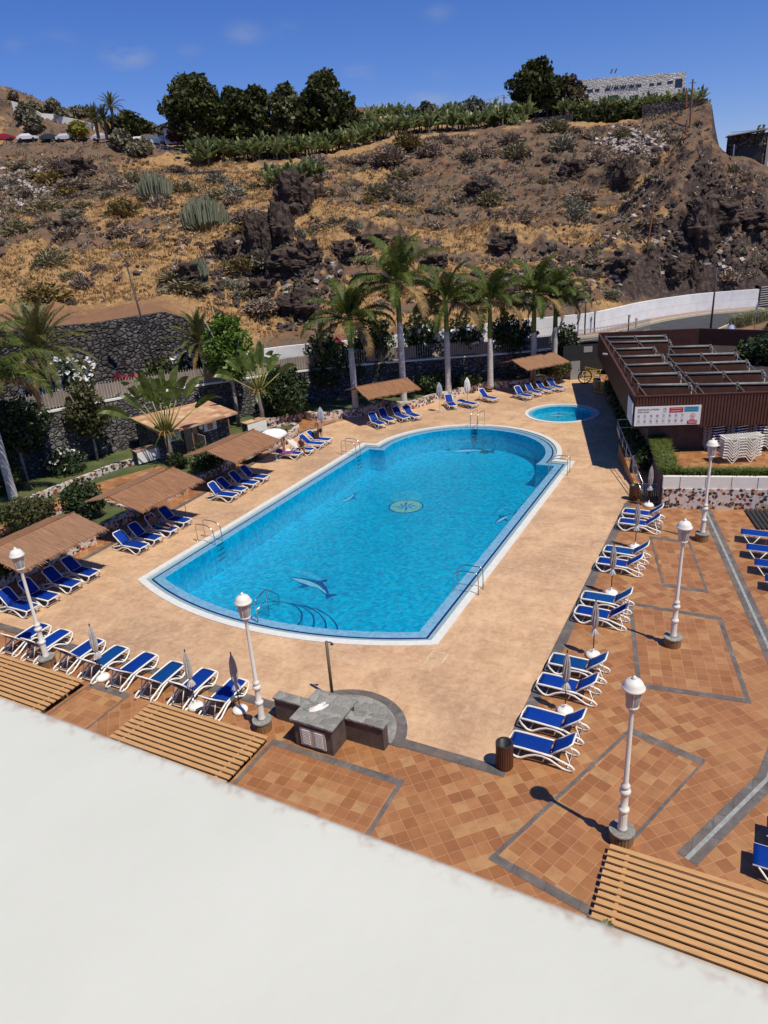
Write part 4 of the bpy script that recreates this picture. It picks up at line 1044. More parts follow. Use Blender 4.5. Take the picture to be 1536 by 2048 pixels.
mb = MB(); mb.box(onface(2.35, .02, 1.2), (1.0, .06, 1.7), fa); mb.build('door', M_beige, t)
mb = MB(); mb.box(onface(2.45, .9, 1.0), (.05, 1.2, 1.3), fa); mb.build('partition', M_beige, t)
mb = MB(); mb.lathe([(.16,-.03), (.16,.03)], 16); o = mb.build('wall_clock', M_white, t); o.location = onface(3.15, .07, 1.85); o.rotation_euler = (PI/2, 0, fa)
for s in (.3, 2.0, 4.9):
    mb = MB(); mb.box(onface(s, .75, 1.28), (.09, .09, 1.95), fa); mb.build('post', M_post, t)
# white panelled wash stands beside it
for (px, py, lab, rz) in [(302,925,'white fronted wash stand with a tiled top left of the traveller palm', .75), (516,868,'white fronted wash stand at the right end of the tiled building', .80)]:
    t = thing('wash_stand', lab, 'wash stand', P(px, py, .36), rz, 'wash stands in the garden')
    mb = MB(); mb.box((0,.3,.45), (1.7,.6,.9)); mb.build('body', M_stone, t)
    mb = MB(); mb.box((0,-.03,.50), (1.66,.06,.74)); mb.build('front_panel', M_white, t)
    mb = MB(); mb.box((0,.3,.94), (1.8,.72,.08)); mb.build('top', M_rtile, t)
# ================================================================== changing building with solar collectors
BA, BB = Vector((13.85,37.25,0)), Vector((18.3,58.2,0)); BC = Vector((26.5,35.5,0)); BD = Vector((25.9,57.0,0)); BE = Vector((34.5,50.5,0))
TOP = 4.3
bld = thing('bath_house', 'flat roofed brown clad building topped by rows of solar collectors', 'building')
poly = [BA, BC, Vector((33,41,0)), BE, BD, BB]
def inset(poly, d):
    out = []; k = len(poly); ar = sum(poly[i].x*poly[(i+1) % k].y-poly[(i+1) % k].x*poly[i].y for i in range(k)); sg = 1 if ar > 0 else -1
    for i in range(k):
        a, b, c = poly[i-1], poly[i], poly[(i+1) % k]
        n1 = Vector((-(b-a).y, (b-a).x, 0)).normalized()*sg; n2 = Vector((-(c-b).y, (c-b).x, 0)).normalized()*sg
        m_ = (n1+n2); m_ /= max(.2, m_.dot(n1)); out.append(b+m_*d)
    return out
wallp = inset(poly, .95)
mb = MB(); mb.prism([(v.x, v.y) for v in wallp], .0, 2.95); mb.build('wall', M_cwall, bld)
mb = MB(); mb.prism([(v.x, v.y) for v in inset(poly, .12)], 2.96, 3.1); mb.build('roof_deck', pm('roof_felt', (.035,.024,.022), .9, .3, 1), bld)
def corr(a, b, z0, z1, name, parent, pitch=.16, dep=.035):
    "upright corrugated cladding between two plan points"
    a = Vector((a.x, a.y, 0)); b = Vector((b.x, b.y, 0)); d = b-a; L = d.length; d.normalize(); nn = Vector((d.y, -d.x, 0)); k = int(L/pitch)*2
    vs = []
    for i in range(k+1):
        for f in (0, 1):
            s = min(L, L*(i+f*.999)/(k+1)); o = nn*(dep if i % 2 else 0); q = a+d*s+o; vs += [q+Vector((0,0,z0)), q+Vector((0,0,z1))]
    fs = [(2*i, 2*i+2, 2*i+3, 2*i+1) for i in range(len(vs)//2-1)]
    mb = MB(); mb.add(vs, fs)
    vs2 = [v-nn*.08 for v in vs]; mb.add(vs2, [f[::-1] for f in fs])
    k2 = len(vs)//2
    mb.add([vs[1], vs[-1], vs2[-1], vs2[1]], [(0,1,2,3)])
    return mb.build(name, M_brown, parent, fix=False)
k = len(poly)
for i in range(k):
    a, b = poly[i], poly[(i+1) % k]; corr(a, b, 2.55, TOP, 'cladding', bld)
    mb = MB(); mb.beam(a+Vector((0,0,TOP+.03)), b+Vector((0,0,TOP+.03)), .12, .05); mb.build('parapet_cap', M_brown if i else M_brown, bld)
# sign board with the pool rules on the corner
fdir = (BC-BA).normalized(); fnor = Vector((fdir.y, -fdir.x, 0)); fang = math.atan2(fdir.y, fdir.x)
t = thing('pool_rules_sign', 'white pool rules board with black pictograms and red and blue boxes on the brown cladding', 'sign', BA+fnor*.10+Vector((0,0,2.72)), fang)
t.scale = (.764, 1, .84); SWd, SH = 4.45, 1.25
M_sign = pm('sign_white', (.74,.74,.73), .4, .03); M_sred = pm('sign_red', (.50,.02,.03), .4, .05); M_sblue = pm('sign_blue', (.05,.34,.52), .4, .05); M_ink = pm('sign_ink', (.03,.03,.035), .5, .05); M_sgrey = pm('sign_print', (.30,.30,.30), .5, .05)
mb = MB(); mb.box((SWd/2, 0, SH/2), (SWd, .05, SH)); mb.build('board', M_sign, t)
def text(parent, s, x, z, size, mat, y=-.030, name='lettering'):
    cu = bpy.data.curves.new('lettering', 'FONT'); cu.body = s; cu.size = size; cu.extrude = .002
    ob = bpy.data.objects.new('tmp', cu); COL.objects.link(ob); dg = bpy.context.evaluated_depsgraph_get()
    me = bpy.data.meshes.new_from_object(ob.evaluated_get(dg)); bpy.data.objects.remove(ob)
    me.materials.clear(); me.materials.append(mat)
    o = link(name, me, parent, (x, y, z)); o.rotation_euler = (PI/2, 0, 0); return o
text(t, 'NORMAS DE LA PISCINA', .18, 1.02, .135, M_ink); text(t, 'POOL RULES', .18, .86, .135, M_ink)
def panelbox(x0, x1, z0, z1, mat, name):
    mb = MB(); mb.box(((x0+x1)/2, -.0305, (z0+z1)/2), (x1-x0, .006, z1-z0)); return mb.build(name, mat, t)
panelbox(2.33, 3.25, .83, 1.16, M_sred, 'red_box'); panelbox(3.32, 4.28, .86, 1.18, M_sblue, 'blue_box'); panelbox(3.58, 4.24, .05, .28, M_sred, 'red_box')
def printline(x, z, w, mat=M_sgrey, y=-.036, h=.022):
    mb = MB(); q = x
    while q < x+w-.02:
        l = random.uniform(.03, .09); mb.box((q+l/2, y, z), (min(l, x+w-q), .002, h)); q += l+.02
    mb.build('small_print', mat, t)
printline(2.42, 1.08, .74, M_sign); printline(2.42, .93, .72, M_sign, h=.035); printline(3.45, 1.13, .7, M_ink, h=.03); printline(3.4, 1.03, .8, M_ink, h=.03); printline(3.42, .93, .76, M_ink, h=.03); printline(3.64, .21, .54, M_sign, h=.03); printline(3.68, .12, .46, M_sign, h=.03)
def picto(x, z, r, kind, col=M_ink):
    mb = MB(); n = 18
    mb.add([(x+r*math.cos(2*PI*j/n), -.0285, z+r*math.sin(2*PI*j/n)) for j in range(n)]+[(x+r*.84*math.cos(2*PI*j/n), -.0285, z+r*.84*math.sin(2*PI*j/n)) for j in range(n)], [(j, (j+1) % n, (j+1) % n+n, j+n) for j in range(n)])
    for q in range(3):
        a = random.uniform(0, PI); c = Vector((x+random.uniform(-.25,.25)*r, -.0285, z+random.uniform(-.3,.3)*r)); d = Vector((math.cos(a), 0, math.sin(a)))*r*random.uniform(.2,.5); mb.beam(c-d, c+d, r*.16, .003, up=(0,1,0))
    if kind: d = Vector((.7,0,-.7))*r*.85; mb.beam(Vector((x,-.030,z))-d, Vector((x,-.030,z))+d, .018, .003, up=(0,1,0))
    mb.build('pictogram', col, t, fix=False)
for i in range(8): picto(.28+i*.42, .645, .085, i % 3 != 1); picto(.28+i*.42, .30, .085, i % 4 != 0); printline(.17+i*.42, .50, .22, h=.016); printline(.17+i*.42, .16, .24, h=.016)
picto(2.02, 1.02, .12, 0); printline(1.85, .86, .34, h=.016); picto(3.92, .58, .17, 1, M_sred); printline(3.74, .35, .36, M_sred, h=.05)
# side return of the sign
wdir = (BB-BA).normalized(); wn_ = Vector((-wdir.y, wdir.x, 0)); 
t = thing('side_sign', 'pale poolside notice panel with a blue wave on the end wall of the brown building', 'sign', BA+wn_*.09+wdir*.03+Vector((0,0,2.72)), math.atan2(-wdir.y, -wdir.x))
mb = MB(); mb.box((-.95, 0, SH/2), (1.85, .05, SH)); mb.build('board', M_sign, t)
mb = MB(); mb.prism([(-1.8,.05), (-1.3,.18), (-.9,.12), (-.4,.3), (-.05,.5), (-.05,.05)], -.03, -.027); o = mb.build('wave', M_sblue, t); o.rotation_euler = (PI/2, 0, 0); 
# cctv camera on the west parapet
t = thing('security_camera', 'small white security camera on the parapet of the brown building', 'camera', BA+wdir*13.2+wn_*.1+Vector((0,0,TOP-.15)), 2.4)
mb = MB(); mb.box((.22,0,0), (.3,.1,.1)); mb.build('housing', M_white, t); mb = MB(); mb.tube([(0,0,-.05), (.08,0,0)], .025, 6); mb.build('bracket', M_white, t)
# solar collectors: [left end px, right end px] of each top pipe
M_pipe = pm('pipe_lagging', (.20,.195,.18), .45, .2, 4); M_coll = pm('collector_back', (.028,.010,.007), .75, .3, 2, spec=.1)
rows_ = [((1210,675),(1331,672)), ((1218,685.5),(1339,682)), ((1227,699),(1309,696)), ((1238,714),(1326,711)), ((1249,731),(1341,727)), ((1262,750),(1359,747)), ((1275,771),(1380,769)),
         ((1337,695),(1422,692)), ((1334,711),(1472,707)), ((1349,729),(1495,723)), ((1369,748),(1526,743)), ((1391,770),(1560,766))]
ZP = 4.25
for i, (a, b) in enumerate(rows_):
    A_, B_ = P(a[0], a[1], ZP), P(b[0], b[1], ZP)
    L_ = (B_-A_).length; ang = math.atan2((B_-A_).y, (B_-A_).x); left = i < 7
    t = thing('solar_collector', 'long solar collector rack, %s from the back in the %s block on the brown roof' % (ORD[i if left else i-7], 'left' if left else 'right'), 'solar panel', (A_.x, A_.y, 3.10), ang, 'solar collector racks on the flat roof')
    h = ZP-3.10
    mb = MB(); mb.tube([(0,0,h), (L_,0,h)], .085, 8); mb.build('header_pipe', M_pipe, t, True)
    nb = max(1, round(L_/2.35)); w = L_/nb
    for j in range(nb):
        a_ = math.atan2(h-.24, 1.0); mb = MB(); mb.box((w*j+w/2, -.48, h/2), (w-.16, 1.46, .06), rot=Matrix.Rotation(a_, 3, 'X')); mb.build('collector_panel', M_coll, t)
    bg_ = bpy.data.materials.get('bracket_grey') or pm('bracket_grey', (.20,.18,.165), .5, .15)
    for j in range(nb+1):
        x = min(L_-.05, max(.05, w*j)); mb = MB()
        mb.tube([(x-.05,-.1,h-.05), (x-.05,-.1,.02)], .028, 5); mb.lathe([(.10,h-.1), (.10,h+.1)], 8, (x,0,0)); mb.tube([(x+.06,-.12,h-.05), (x+.75,-1.0,.25)], .022, 5); mb.build('support_leg', bg_, t)
    mb = MB(); mb.tube([(L_,0,h), (L_+.1,-.05,h-.1), (L_+.05,-.3,h-.45), (L_-.12,-.6,h-.65), (L_-.12,-.9,h-.95)], .045, 6); mb.build('flow_pipe', M_pipe, t, True)
# ================================================================== upper terrace right
u0 = P(1322,1014); u1 = u0+E1*0+Vector((5.0,-.9,0))*1.6
wd_ = (P(1560,1018)-P(1322,1014)); wd_.z = 0; wd_.normalize()
UA = Vector((u0.x, u0.y, 0)); UB = UA+wd_*9
wb = Vector((-wd_.y, wd_.x, 0))
FR = [UA, UB, UB+wb*9, UA+wb*10.6+wd_*1.2, UA+wb*6.5+wd_*.3]
mb = MB(); mb.prism([(v.x, v.y) for v in [UA+wb*.2, UB+wb*.2, UB+wb*11, UA+wb*10.8+wd_*1.0, UA+wb*6+wd_*.15]], -.02, UZ); struct(mb.build('upper_terrace', M_tile_s))
o = wallthing('mosaic_wall', 'tall broken tile mosaic retaining wall in white, black and red on the right', [UA+wd_*.0, UB], .3, -.02, 1.02, M_mosaic)
o = wallthing('planter_wall', 'white slab planter edge on top of the mosaic retaining wall', [UA+wb*.02+wd_*-.02, UB+wb*.02], .22, 1.024, 1.62, M_white)
mb = MB(); 
for i in range(8): q = UA+wd_*(.75+i*1.15)-wb*.092; mb.box((q.x, q.y, 1.32), (.02,.012,.59), math.atan2(wd_.y, wd_.x))
mb.build('joint', M_shade, o)
o = wallthing('planter_wall', 'dark planter wall along the ramp with a clipped grassy hedge behind it', [UA+wd_*.0+wb*.15, UA+wb*6.4+wd_*.2], .22, -.02, 1.62, M_cwall)
# ramp with railing
RA, RB = P(1290,1000), P(1283,905,1.0)
rw = P(1268,1000); 
mb = MB(); q = [P(1283,1003), P(1318,1003), UA+wb*7.2+wd_*.1, UA+wb*7.2-wd_*1.4]
vs = [Vector((q[0].x, q[0].y, .0)), Vector((q[1].x, q[1].y, .0)), Vector((q[2].x, q[2].y, UZ)), Vector((q[3].x, q[3].y, UZ))]
vs += [Vector((v.x, v.y, -.02)) for v in vs]; mb.add(vs, [(0,1,2,3), (0,4,5,1), (1,5,6,2), (2,6,7,3), (3,7,4,0)]); struct(mb.build('ramp', M_tile_s))
def railing(lab, pts, h, nb, name='ramp_railing'):
    t = thing(name, lab, 'railing'); mb = MB()
    mb.tube([p+Vector((0,0,h)) for p in pts], .024, 6); mb.tube([p+Vector((0,0,h*.5)) for p in pts], .016, 6); mb.build('handrail', M_steel, t, True)
    for i in range(nb+1):
        s = i/nb*(len(pts)-1); k_ = min(int(s), len(pts)-2); p = pts[k_].lerp(pts[k_+1], s-k_); mb = MB(); mb.tube([p, p+Vector((0,0,h))], .022, 6); mb.build('post', M_steel, t, True)
    return t
R0 = Vector((q[0].x, q[0].y, 0)); R3_ = Vector((q[3].x, q[3].y, UZ))
railing('steel railing along the deck side of the ramp', [R0, R0.lerp(R3_, .5), R3_, R3_+wb*1.6], 1.0, 9)
railing('short steel railing across the top of the ramp by the brown building', [R3_+wb*1.6, R3_+wb*1.8+wd_*1.3, R3_+wb*1.8+wd_*2.2], 1.0, 3)
t = thing('ramp_gate', 'low barred steel gate at the foot of the ramp', 'gate', P(1281,1006))
d = P(1322,1008)-P(1281,1006); L_ = d.length; t.rotation_euler[2] = math.atan2(d.y, d.x)
mb = MB(); mb.tube([(0,0,.08), (L_,0,.08), (L_,0,1.05), (0,0,1.05), (0,0,.08)], .02, 5); mb.build('frame', M_steel, t, True)
mb = MB()
for i in range(11): mb.tube([(L_*i/10,0,.08), (L_*i/10,0,1.05)], .011, 5)
mb.build('bars', M_steel, t, True)
# dark wall bordering the deck under the building
wallthing('planting_wall', 'dark low wall beside the shaded edge of the deck under the brown building', [W(18.0,18.5), W(16.95,25.0), W(14.7,31.5), W(12.6,38.0)], .25, -.02, .85, M_cwall)
# far end: gate, hoarding, stored barriers
t = thing('hoarding', 'dark netted hoarding with a pale scalloped lower edge at the far end of the deck', 'fence', P(1163,757), .05)
mb = MB(); mb.box((.1,0,1.75), (3.6,.08,2.3)); mb.build('dark_net', M_shade, t)
mb = MB(); vs = []
for i in range(6):
    for j in range(7): 
        pass
for i in range(6): mb.box((-1.5+i*.6,-.05,.62), (.5,.05,.06)); mb.box((-1.75+i*.6,-.05,.50), (.05,.05,.28))
mb.build('scalloped_edge', M_kerb, t)
mb = MB(); mb.box((.45,-.06,2.5), (.75,.02,.5)); mb.build('notice', M_sgrey, t)
o = wallthing('gate_wall', 'pale low wall under the hoarding at the end of the deck', [P(1133,757), P(1190,755)], .3, 0, .5, M_conc)
mb = MB(); mb.box((0,0,1.0), (.8,.06,1.6)); o = mb.build('service_door', M_sgrey, loc=P(1148,758)+Vector((0,-.25,-.2))); tag(o, 'grey metal service door left below the dark hoarding', 'door'); mb = MB(); mb.box((.3,-.04,1.0), (.04,.03,.15)); mb.build('handle', M_black, o)
M_yel = pm('yellow_plastic', (.62,.42,.02), .4, .1)
def make_barrier():
    t = thing('crowd_barrier', 'b', 'barrier'); mb = MB()
    for z in (.15, 1.05): mb.box((0,0,z), (1.9,.05,.06))
    for x in (-.93, .93): mb.box((x,0,.6), (.06,.05,.95))
    mb.build('frame', M_yel, t); mb = MB()
    for i in range(12): mb.box((-.8+i*.145,0,.6), (.03,.03,.88))
    mb.build('bars', M_yel, t); mb = MB()
    for x in (-.6, .6): mb.box((x,0,.04), (.06,.5,.08))
    mb.build('feet', M_yel, t); return t
YB = First(make_barrier)
YB(P(1184,762), 2.0, 'yellow plastic barrier standing furthest back by the brown building', 'yellow plastic barriers'); YB(P(1203,790), 1.95, 'yellow plastic barrier nearest the paddling pool', 'yellow plastic barriers')
t = thing('blue_barrel', 'upright blue plastic drum between the yellow barriers', 'barrel', P(1193,780))
mb = MB(); mb.lathe([(.28,0), (.30,.04), (.30,.3), (.31,.33), (.30,.36), (.30,.62), (.31,.65), (.30,.68), (.30,.92), (.27,.95)], 20); mb.build('drum', pm('blue_drum', (.02,.10,.32), .4, .1), t, True); mb = MB(); mb.lathe([(.05,.95), (.05,.98)], 10, (.12,0,0)); mb.build('bung', M_white, t)
t = thing('hose_reel', 'dark wheel shaped hose reel leaning at the far wall', 'hose', P(1170,768)+Vector((0,0,.6)))
mb = MB(); mb.tube([(.55*math.cos(a*PI/14), .1, .55*math.sin(a*PI/14)) for a in range(29)], .05, 6); mb.build('rim', M_black, t, True); mb = MB(); mb.tube([(-.5,.1,0), (.5,.1,0)], .03, 5); mb.tube([(0,.1,-.6), (0,.1,.5)], .03, 5); mb.build('spokes', M_black, t)
# ================================================================== balcony parapet
pz = 13.5; e0 = P(0,1385,pz); e1 = P(1536,1955,pz); dd = (e1-e0).normalized(); nin = Vector((dd.y, -dd.x, 0))
if nin.y > 0: nin = -nin
def parapetmat():
    m, N, L, b = newmat('parapet_paint')
    t = N.new('ShaderNodeTexCoord'); v = t.outputs['Object']
    n = noisen(N, L, v, 3, 5, .6); f = noisen(N, L, v, 60, 6, .7, .6)
    sx = N.new('ShaderNodeSeparateXYZ'); L.new(v, sx.inputs[0])
    edge = mapr(N, L, sx.outputs[1], -.026, -.006, 0, 1, True); top = mapr(N, L, sx.outputs[1], -.004, -.0005, 1, .25)
    st = mathn(N, L, 'MULTIPLY', mathn(N, L, 'MULTIPLY', mapr(N, L, f, .50, .62), edge), top)
    c = rampn(N, L, n, [(.3, (.56,.565,.487)), (.7, (.612,.617,.537))])
    c = mixn(N, L, c, (.36,.22,.15), mathn(N, L, 'MULTIPLY', st, .6))
    sp = noisen(N, L, v, 55, 3, .5); c = mixn(N, L, c, (.55,.54,.51), mapr(N, L, sp, .70, .78, 0, .35))
    L.new(c, b.inputs['Base Color']); b.inputs['Roughness'].default_value = .55
    bump(N, L, b, f, .15, .004); return m
par = MB(); r = .012
prof = [(-.60,0), (-.02,0), (-r,0)]+[(-r+r*math.sin(a*PI/12), -r+r*math.cos(a*PI/12)) for a in range(1, 7)]+[(0,-.05), (0,-1.1), (-.60,-1.1)]
L0, L1 = -9.0, 12.0
k = len(prof); NS = 60
vs = []
for i in range(NS+1):
    x = L0+(L1-L0)*i/NS; vs += [(x, y, z) for y, z in prof]
par.add(vs, [(i*k+j, (i+1)*k+j, (i+1)*k+(j+1) % k, i*k+(j+1) % k) for i in range(NS) for j in range(k)]+[tuple(range(k)), tuple(NS*k+j for j in range(k))[::-1]])
o = par.build('balcony_parapet', parapetmat()); o.location = e0; 
o.rotation_euler[2] = math.atan2(dd.y, dd.x)
tag(o, 'smooth white balcony parapet with faint rust stains along its edge, closest to the camera', 'parapet')
hm = MB(); hm.box((1.5, -.35, (pz-1.1)/2), (21, .5, pz-1.1-.01)); h = hm.build('hotel_wall', M_white); h.location = (e0.x, e0.y, 0); h.rotation_euler[2] = math.atan2(dd.y, dd.x); tag(h, 'white facade below the balcony parapet', 'building')
# ================================================================== road, white wall, terrain
RZ = 2.4; WH = 1.95
wtop = [(480,706),(562,693),(699,680),(860,662),(1024,641),(1164,628),(1224,617),(1277,605),(1324,597),(1391,588),(1450,583),(1517,578)]
WL = [P(px, py, RZ+WH) for px, py in wtop]
WLs = smooth(WL, 4)
def whitewallmat():
    m, N, L, b = newmat('rendered_white_wall')
    v = coords(N, L, world=True); n = noisen(N, L, v, .8, 6, .65); s = noisen(N, L, coords(N, L, world=True, scale=(1.5,1.5,.25)), 1, 5)
    c = rampn(N, L, n, [(.3, (.66,.66,.65)), (.65, (.80,.80,.79))]); c = mixn(N, L, c, (.45,.44,.42), mapr(N, L, s, .58, .75, 0, .5))
    sz = N.new('ShaderNodeSeparateXYZ'); L.new(v, sz.inputs[0])
    z = mathn(N, L, 'ABSOLUTE', mathn(N, L, 'SUBTRACT', sz.outputs[2], RZ+1.0)); c = mixn(N, L, c, (.45,.44,.43), mapr(N, L, z, .012, .03, .55, 0))
    L.new(c, b.inputs['Base Color']); b.inputs['Roughness'].default_value = .75; bump(N, L, b, n, .2, .02); return m
ww_o = wallthing('road_wall', 'long curving white rendered retaining wall along the road below the hill', WLs, .35, RZ-.3, RZ+WH, whitewallmat())
for (px, py, lab) in []: pass
# road bed: from the garden wall to the white wall and out to the right
road = [Vector((x, y, 0)) for x, y in WLs]
mb = MB(); mb.sheet([Vector((-40,30,0)), Vector((-34,25.8,0))]+[Vector((x-.15, y+.25, 0)) for x, y, z in GW]+[Vector((19.5,66,0)), Vector((27,62,0)), Vector((36,56,0)), Vector((46,52,0)), Vector((75,60,0)), Vector((75,95,0)), Vector((56,90,0))]+[Vector((x, y+.1, 0)) for x, y in WLs[::-1]]+[Vector((-20,62,0)), Vector((-36,56,0))], RZ)
struct(mb.build('road', M_road, fix=False))
inn_ = [Vector((x, y, 0)) for x, y in WLs][6:]
def off_line(pts, d):
    out = []
    for i, p in enumerate(pts):
        t = (pts[min(i+1, len(pts)-1)]-pts[max(i-1, 0)]).normalized(); out.append(p+Vector((t.y, -t.x, 0))*d)
    return out
mb = MB(); mb.wall(off_line(inn_, .9), 1.3, RZ-.05, RZ+.14); struct(mb.build('pavement', M_pave))
mb = MB(); mb.wall(off_line(inn_, 1.64), .16, RZ-.05, RZ+.15); struct(mb.build('kerb', M_kerb))
mb = MB(); mb.wall(off_line(inn_, 1.98), .12, RZ-.05, RZ+.012); struct(mb.build('road_marking', M_kerb))
# white continuation left, behind the palms, belongs to the same wall; grille at the right end
t = thing('steel_grille', 'dark horizontal slatted steel grille at the right end of the white road wall', 'gate', (WL[-1].x+.1, WL[-1].y-.1, RZ), math.atan2(.3, 1))
mb = MB(); 
for i in range(9): mb.box((1.6,0,.2+i*.24), (3.2,.12,.10))
mb.build('slats', M_conc, t); mb = MB(); mb.box((1.6,.12,1.1), (3.2,.05,2.2)); mb.build('backing', M_black, t); 
for x_ in (0, 3.2): mb = MB(); mb.box((x_,0,1.1), (.14,.2,2.25)); mb.build('post', M_black, t)
mb = MB(); mb.box((0,0,0), (.5,.04,.42)); p = P(1313,606,RZ+1.5); o = mb.build('wall_plaque', M_sgrey, loc=p+Vector((.05,-.45,0))); tag(o, 'small grey notice plaque on the white road wall', 'sign')
# roundabout bed with blue rim
def bed(pts, nm, lab, rim_mat):
    t = thing(nm, lab, 'planter'); q = smooth(pts+[pts[0]], 4)
    mb = MB(); mb.tube([Vector((x, y, RZ+.42)) for x, y in q], .26, 8); mb.wall(q, .36, RZ-.05, RZ+.42); mb.build('rim', rim_mat, t, True)
    mb = MB(); mb.sheet([Vector((x, y, 0)) for x, y in q[:-1]], RZ+.40); mb.build('soil', M_soil, t, fix=False)
    return t, q
M_bluerim = pm('pale_blue_rim', (.30,.36,.56), .55, .12, 3)
bd, bq = bed([P(*q, RZ+.5) for q in [(1462,661),(1466,650),(1487,642),(1515,633),(1545,627),(1570,640),(1545,662),(1520,690),(1490,682)]], 'roundabout_bed', 'roundabout flower bed with a pale blue rounded rim and yellow flowers', M_bluerim)
pv = smooth([P(*q, RZ) for q in [(1432,680),(1436,664),(1455,655),(1478,643),(1470,665),(1500,690),(1540,705),(1480,705)]], 3)
mb = MB(); mb.prism(pv, RZ-.05, RZ+.15); struct(mb.build('pavement', M_pave)); mb = MB(); mb.wall(smooth([P(*q, RZ) for q in [(1470,705),(1430,684),(1433,664),(1452,654),(1470,646)]], 4), .2, RZ-.05, RZ+.16); struct(mb.build('kerb', M_kerb))
t = thing('road_sign', 'round road sign seen from behind at the flower bed', 'sign', P(1507,668,RZ+.3)); mb = MB(); mb.tube([(0,0,0), (0,0,2.6)], .035, 6); mb.build('post', M_steel, t, True)
mb = MB(); mb.lathe([(.42,-.02), (.42,.02)], 24); o = mb.build('disc', pm('sign_back', (.08,.10,.20), .4, .1), t); o.location = (0,0,2.3); o.rotation_euler = (PI/2, 0, .9); mb = MB(); mb.lathe([(.45,-.012), (.45,.012)], 24); mb.build('rim', M_white, o)
def streetlamp(nm, lab, base, h, arm=1.6, rz=0, lean=(0,0), mat=None):
    t = thing(nm, lab, 'street lamp', base, rz); mb = MB(); top = Vector((lean[0], lean[1], h))
    mb.tube([(0,0,0), top*.3, top], [.10, .085, .05], 8); mb.build('pole', mat or M_black, t, True)
    mb = MB(); mb.tube([top, top+Vector((-arm*.6,0,.35)), top+Vector((-arm,0,.38))], .035, 6); mb.build('arm', mat or M_black, t, True)
    mb = MB(); mb.box(top+Vector((-arm-.3,0,.36)), (.7,.24,.12)); mb.build('lamp_head', M_sgrey, t); return t
streetlamp('street_lamp', 'tall thin dark street lamp in front of the dark stone retaining wall on the left', (-16.2,54,RZ+.6), 9.45, .35, 0, (-.85,0))
b_ = P(1419,678,RZ); z_ = CH+ray(1428,535)[2]*b_.y
streetlamp('street_lamp', 'tall black street lamp on the road right of the brown building', b_, z_-RZ, .8, .3)
for (px, py, h, lab) in [(1169,672,3.4,'grey post at the foot of the white wall behind the hoarding'), (1188,668,2.2,'short thin post by the white wall behind the hoarding'), (1256,664,1.6,'grey and white bollard at the roadside behind the brown building'), (1271,655,.9,'small hydrant post on the pavement beside the bollard')]:
    t = thing('roadside_post', lab, 'post', P(px, py, RZ)); mb = MB(); mb.tube([(0,0,0), (0,0,h)], .07 if h > 1.5 else .05, 8); mb.build('post', M_shade, t, True); mb = MB(); mb.box((.02,-.02,h-.12), (.2,.16,.22)); mb.build('head', M_conc, t)
# picket railing along the road behind the brown building
fp = [P(1128,690,RZ-.1), P(1200,680,RZ), P(1260,670,RZ), P(1300,662,RZ)]
t = thing('picket_railing', 'grey steel picket railing along the road behind the hoarding', 'railing'); mb = MB()
for a, b in zip(fp, fp[1:]):
    n = max(2, int((b-a).length/.16))
    for i in range(n): p = a.lerp(b, i/n); mb.box(p+Vector((0,0,.6)), (.03,.03,1.2))
mb.build('pickets', M_conc, t); mb = MB(); mb.tube([p+Vector((0,0,1.1)) for p in fp], .03, 5); mb.tube([p+Vector((0,0,.15)) for p in fp], .03, 5); mb.build('rails', M_conc, t)
# dark dry stone retaining wall on the left
SWL = [(Q(-190,700,50.0),), (Q(0,664,53.5),), (Q(100,653,55.5),), (Q(190,646,57.0),), (Q(260,634,58.5),), (Q(328,624,60.0),)]
SWL = [q[0] for q in SWL]+[Vector((-13.0,63.2,6.2)), Vector((-11.2,64.2,4.6))]
wallthing('retaining_wall', 'high dark dry stone retaining wall below the dirt terrace on the left', [(p.x, p.y) for p in SWL], .8, 1.8, [p.z for p in SWL], M_drystone)
# ---- terrain from control points (sight line pixel, distance) -> thin plate spline
ctl = []
for px, py in wtop: p = P(px, py, RZ+WH); ctl.append((p.x*1.012, p.y*1.012, p.z+.1))
for p in SWL[:6]: ctl.append((p.x*1.01, p.y*1.01, p.z-.05)); ctl.append((p.x*1.12, p.y*1.13, p.z+.15))
T = [(-200,600,70),(0,600,67),(200,608,67),(330,590,67),(450,610,68),(560,610,70),(700,610,69.5),(850,575,72),(1000,565,74),(1164,548,76),(1300,520,79),(1420,500,81),(1536,505,86),(1700,520,95),
 (-200,480,92),(0,500,86),(200,500,85),(330,500,80),(400,540,74),(450,500,82),(500,470,84),(560,440,88),(610,480,80),(640,480,84),(800,465,88),(1000,455,90),(1200,440,91),(1400,420,92),(1536,430,95),(1700,450,104),
 (-200,400,118),(0,400,112),(200,395,106),(330,400,102),(440,420,98),(540,380,108),(620,380,102),(800,370,108),(1000,350,110),(1200,335,110),(1400,310,108),(1440,318,109),(1620,380,112),(1740,400,114),
 (-200,290,160),(0,292,152),(110,290,146),(200,300,135),(300,345,124),(400,345,126),(480,340,128),(600,332,127),(720,315,122),(850,288,122),(1000,284,124),(1100,266,126),(1250,252,126),(1350,235,125),(1405,222,124),(1416,206,124),(1433,240,122),(1446,272,120),(1462,302,117),(1500,322,115),(1540,338,113),(1600,360,112),
 (-200,275,200),(0,280,196),(130,282,195),(250,283,190),(330,295,160),
 (400,330,133),(500,322,135),(600,316,134),(690,304,133),(400,302,150),(520,298,152),(680,285,150),(740,262,160),(850,262,150),(1000,258,145),(1080,240,136),
 (-200,160,205),(0,200,205),(60,215,205),(100,225,205),(180,256,198),(250,262,200),(330,262,205),(720,222,215),(800,240,185),(900,243,180),(1000,240,175),(1160,212,150),(1250,205,150),(1362,200,148),(1398,212,134),(1160,240,141),(1250,234,139),(1350,224,135)]
for px, py, Y in T: p = Q(px, py, Y); ctl.append((p.x, p.y, p.z))
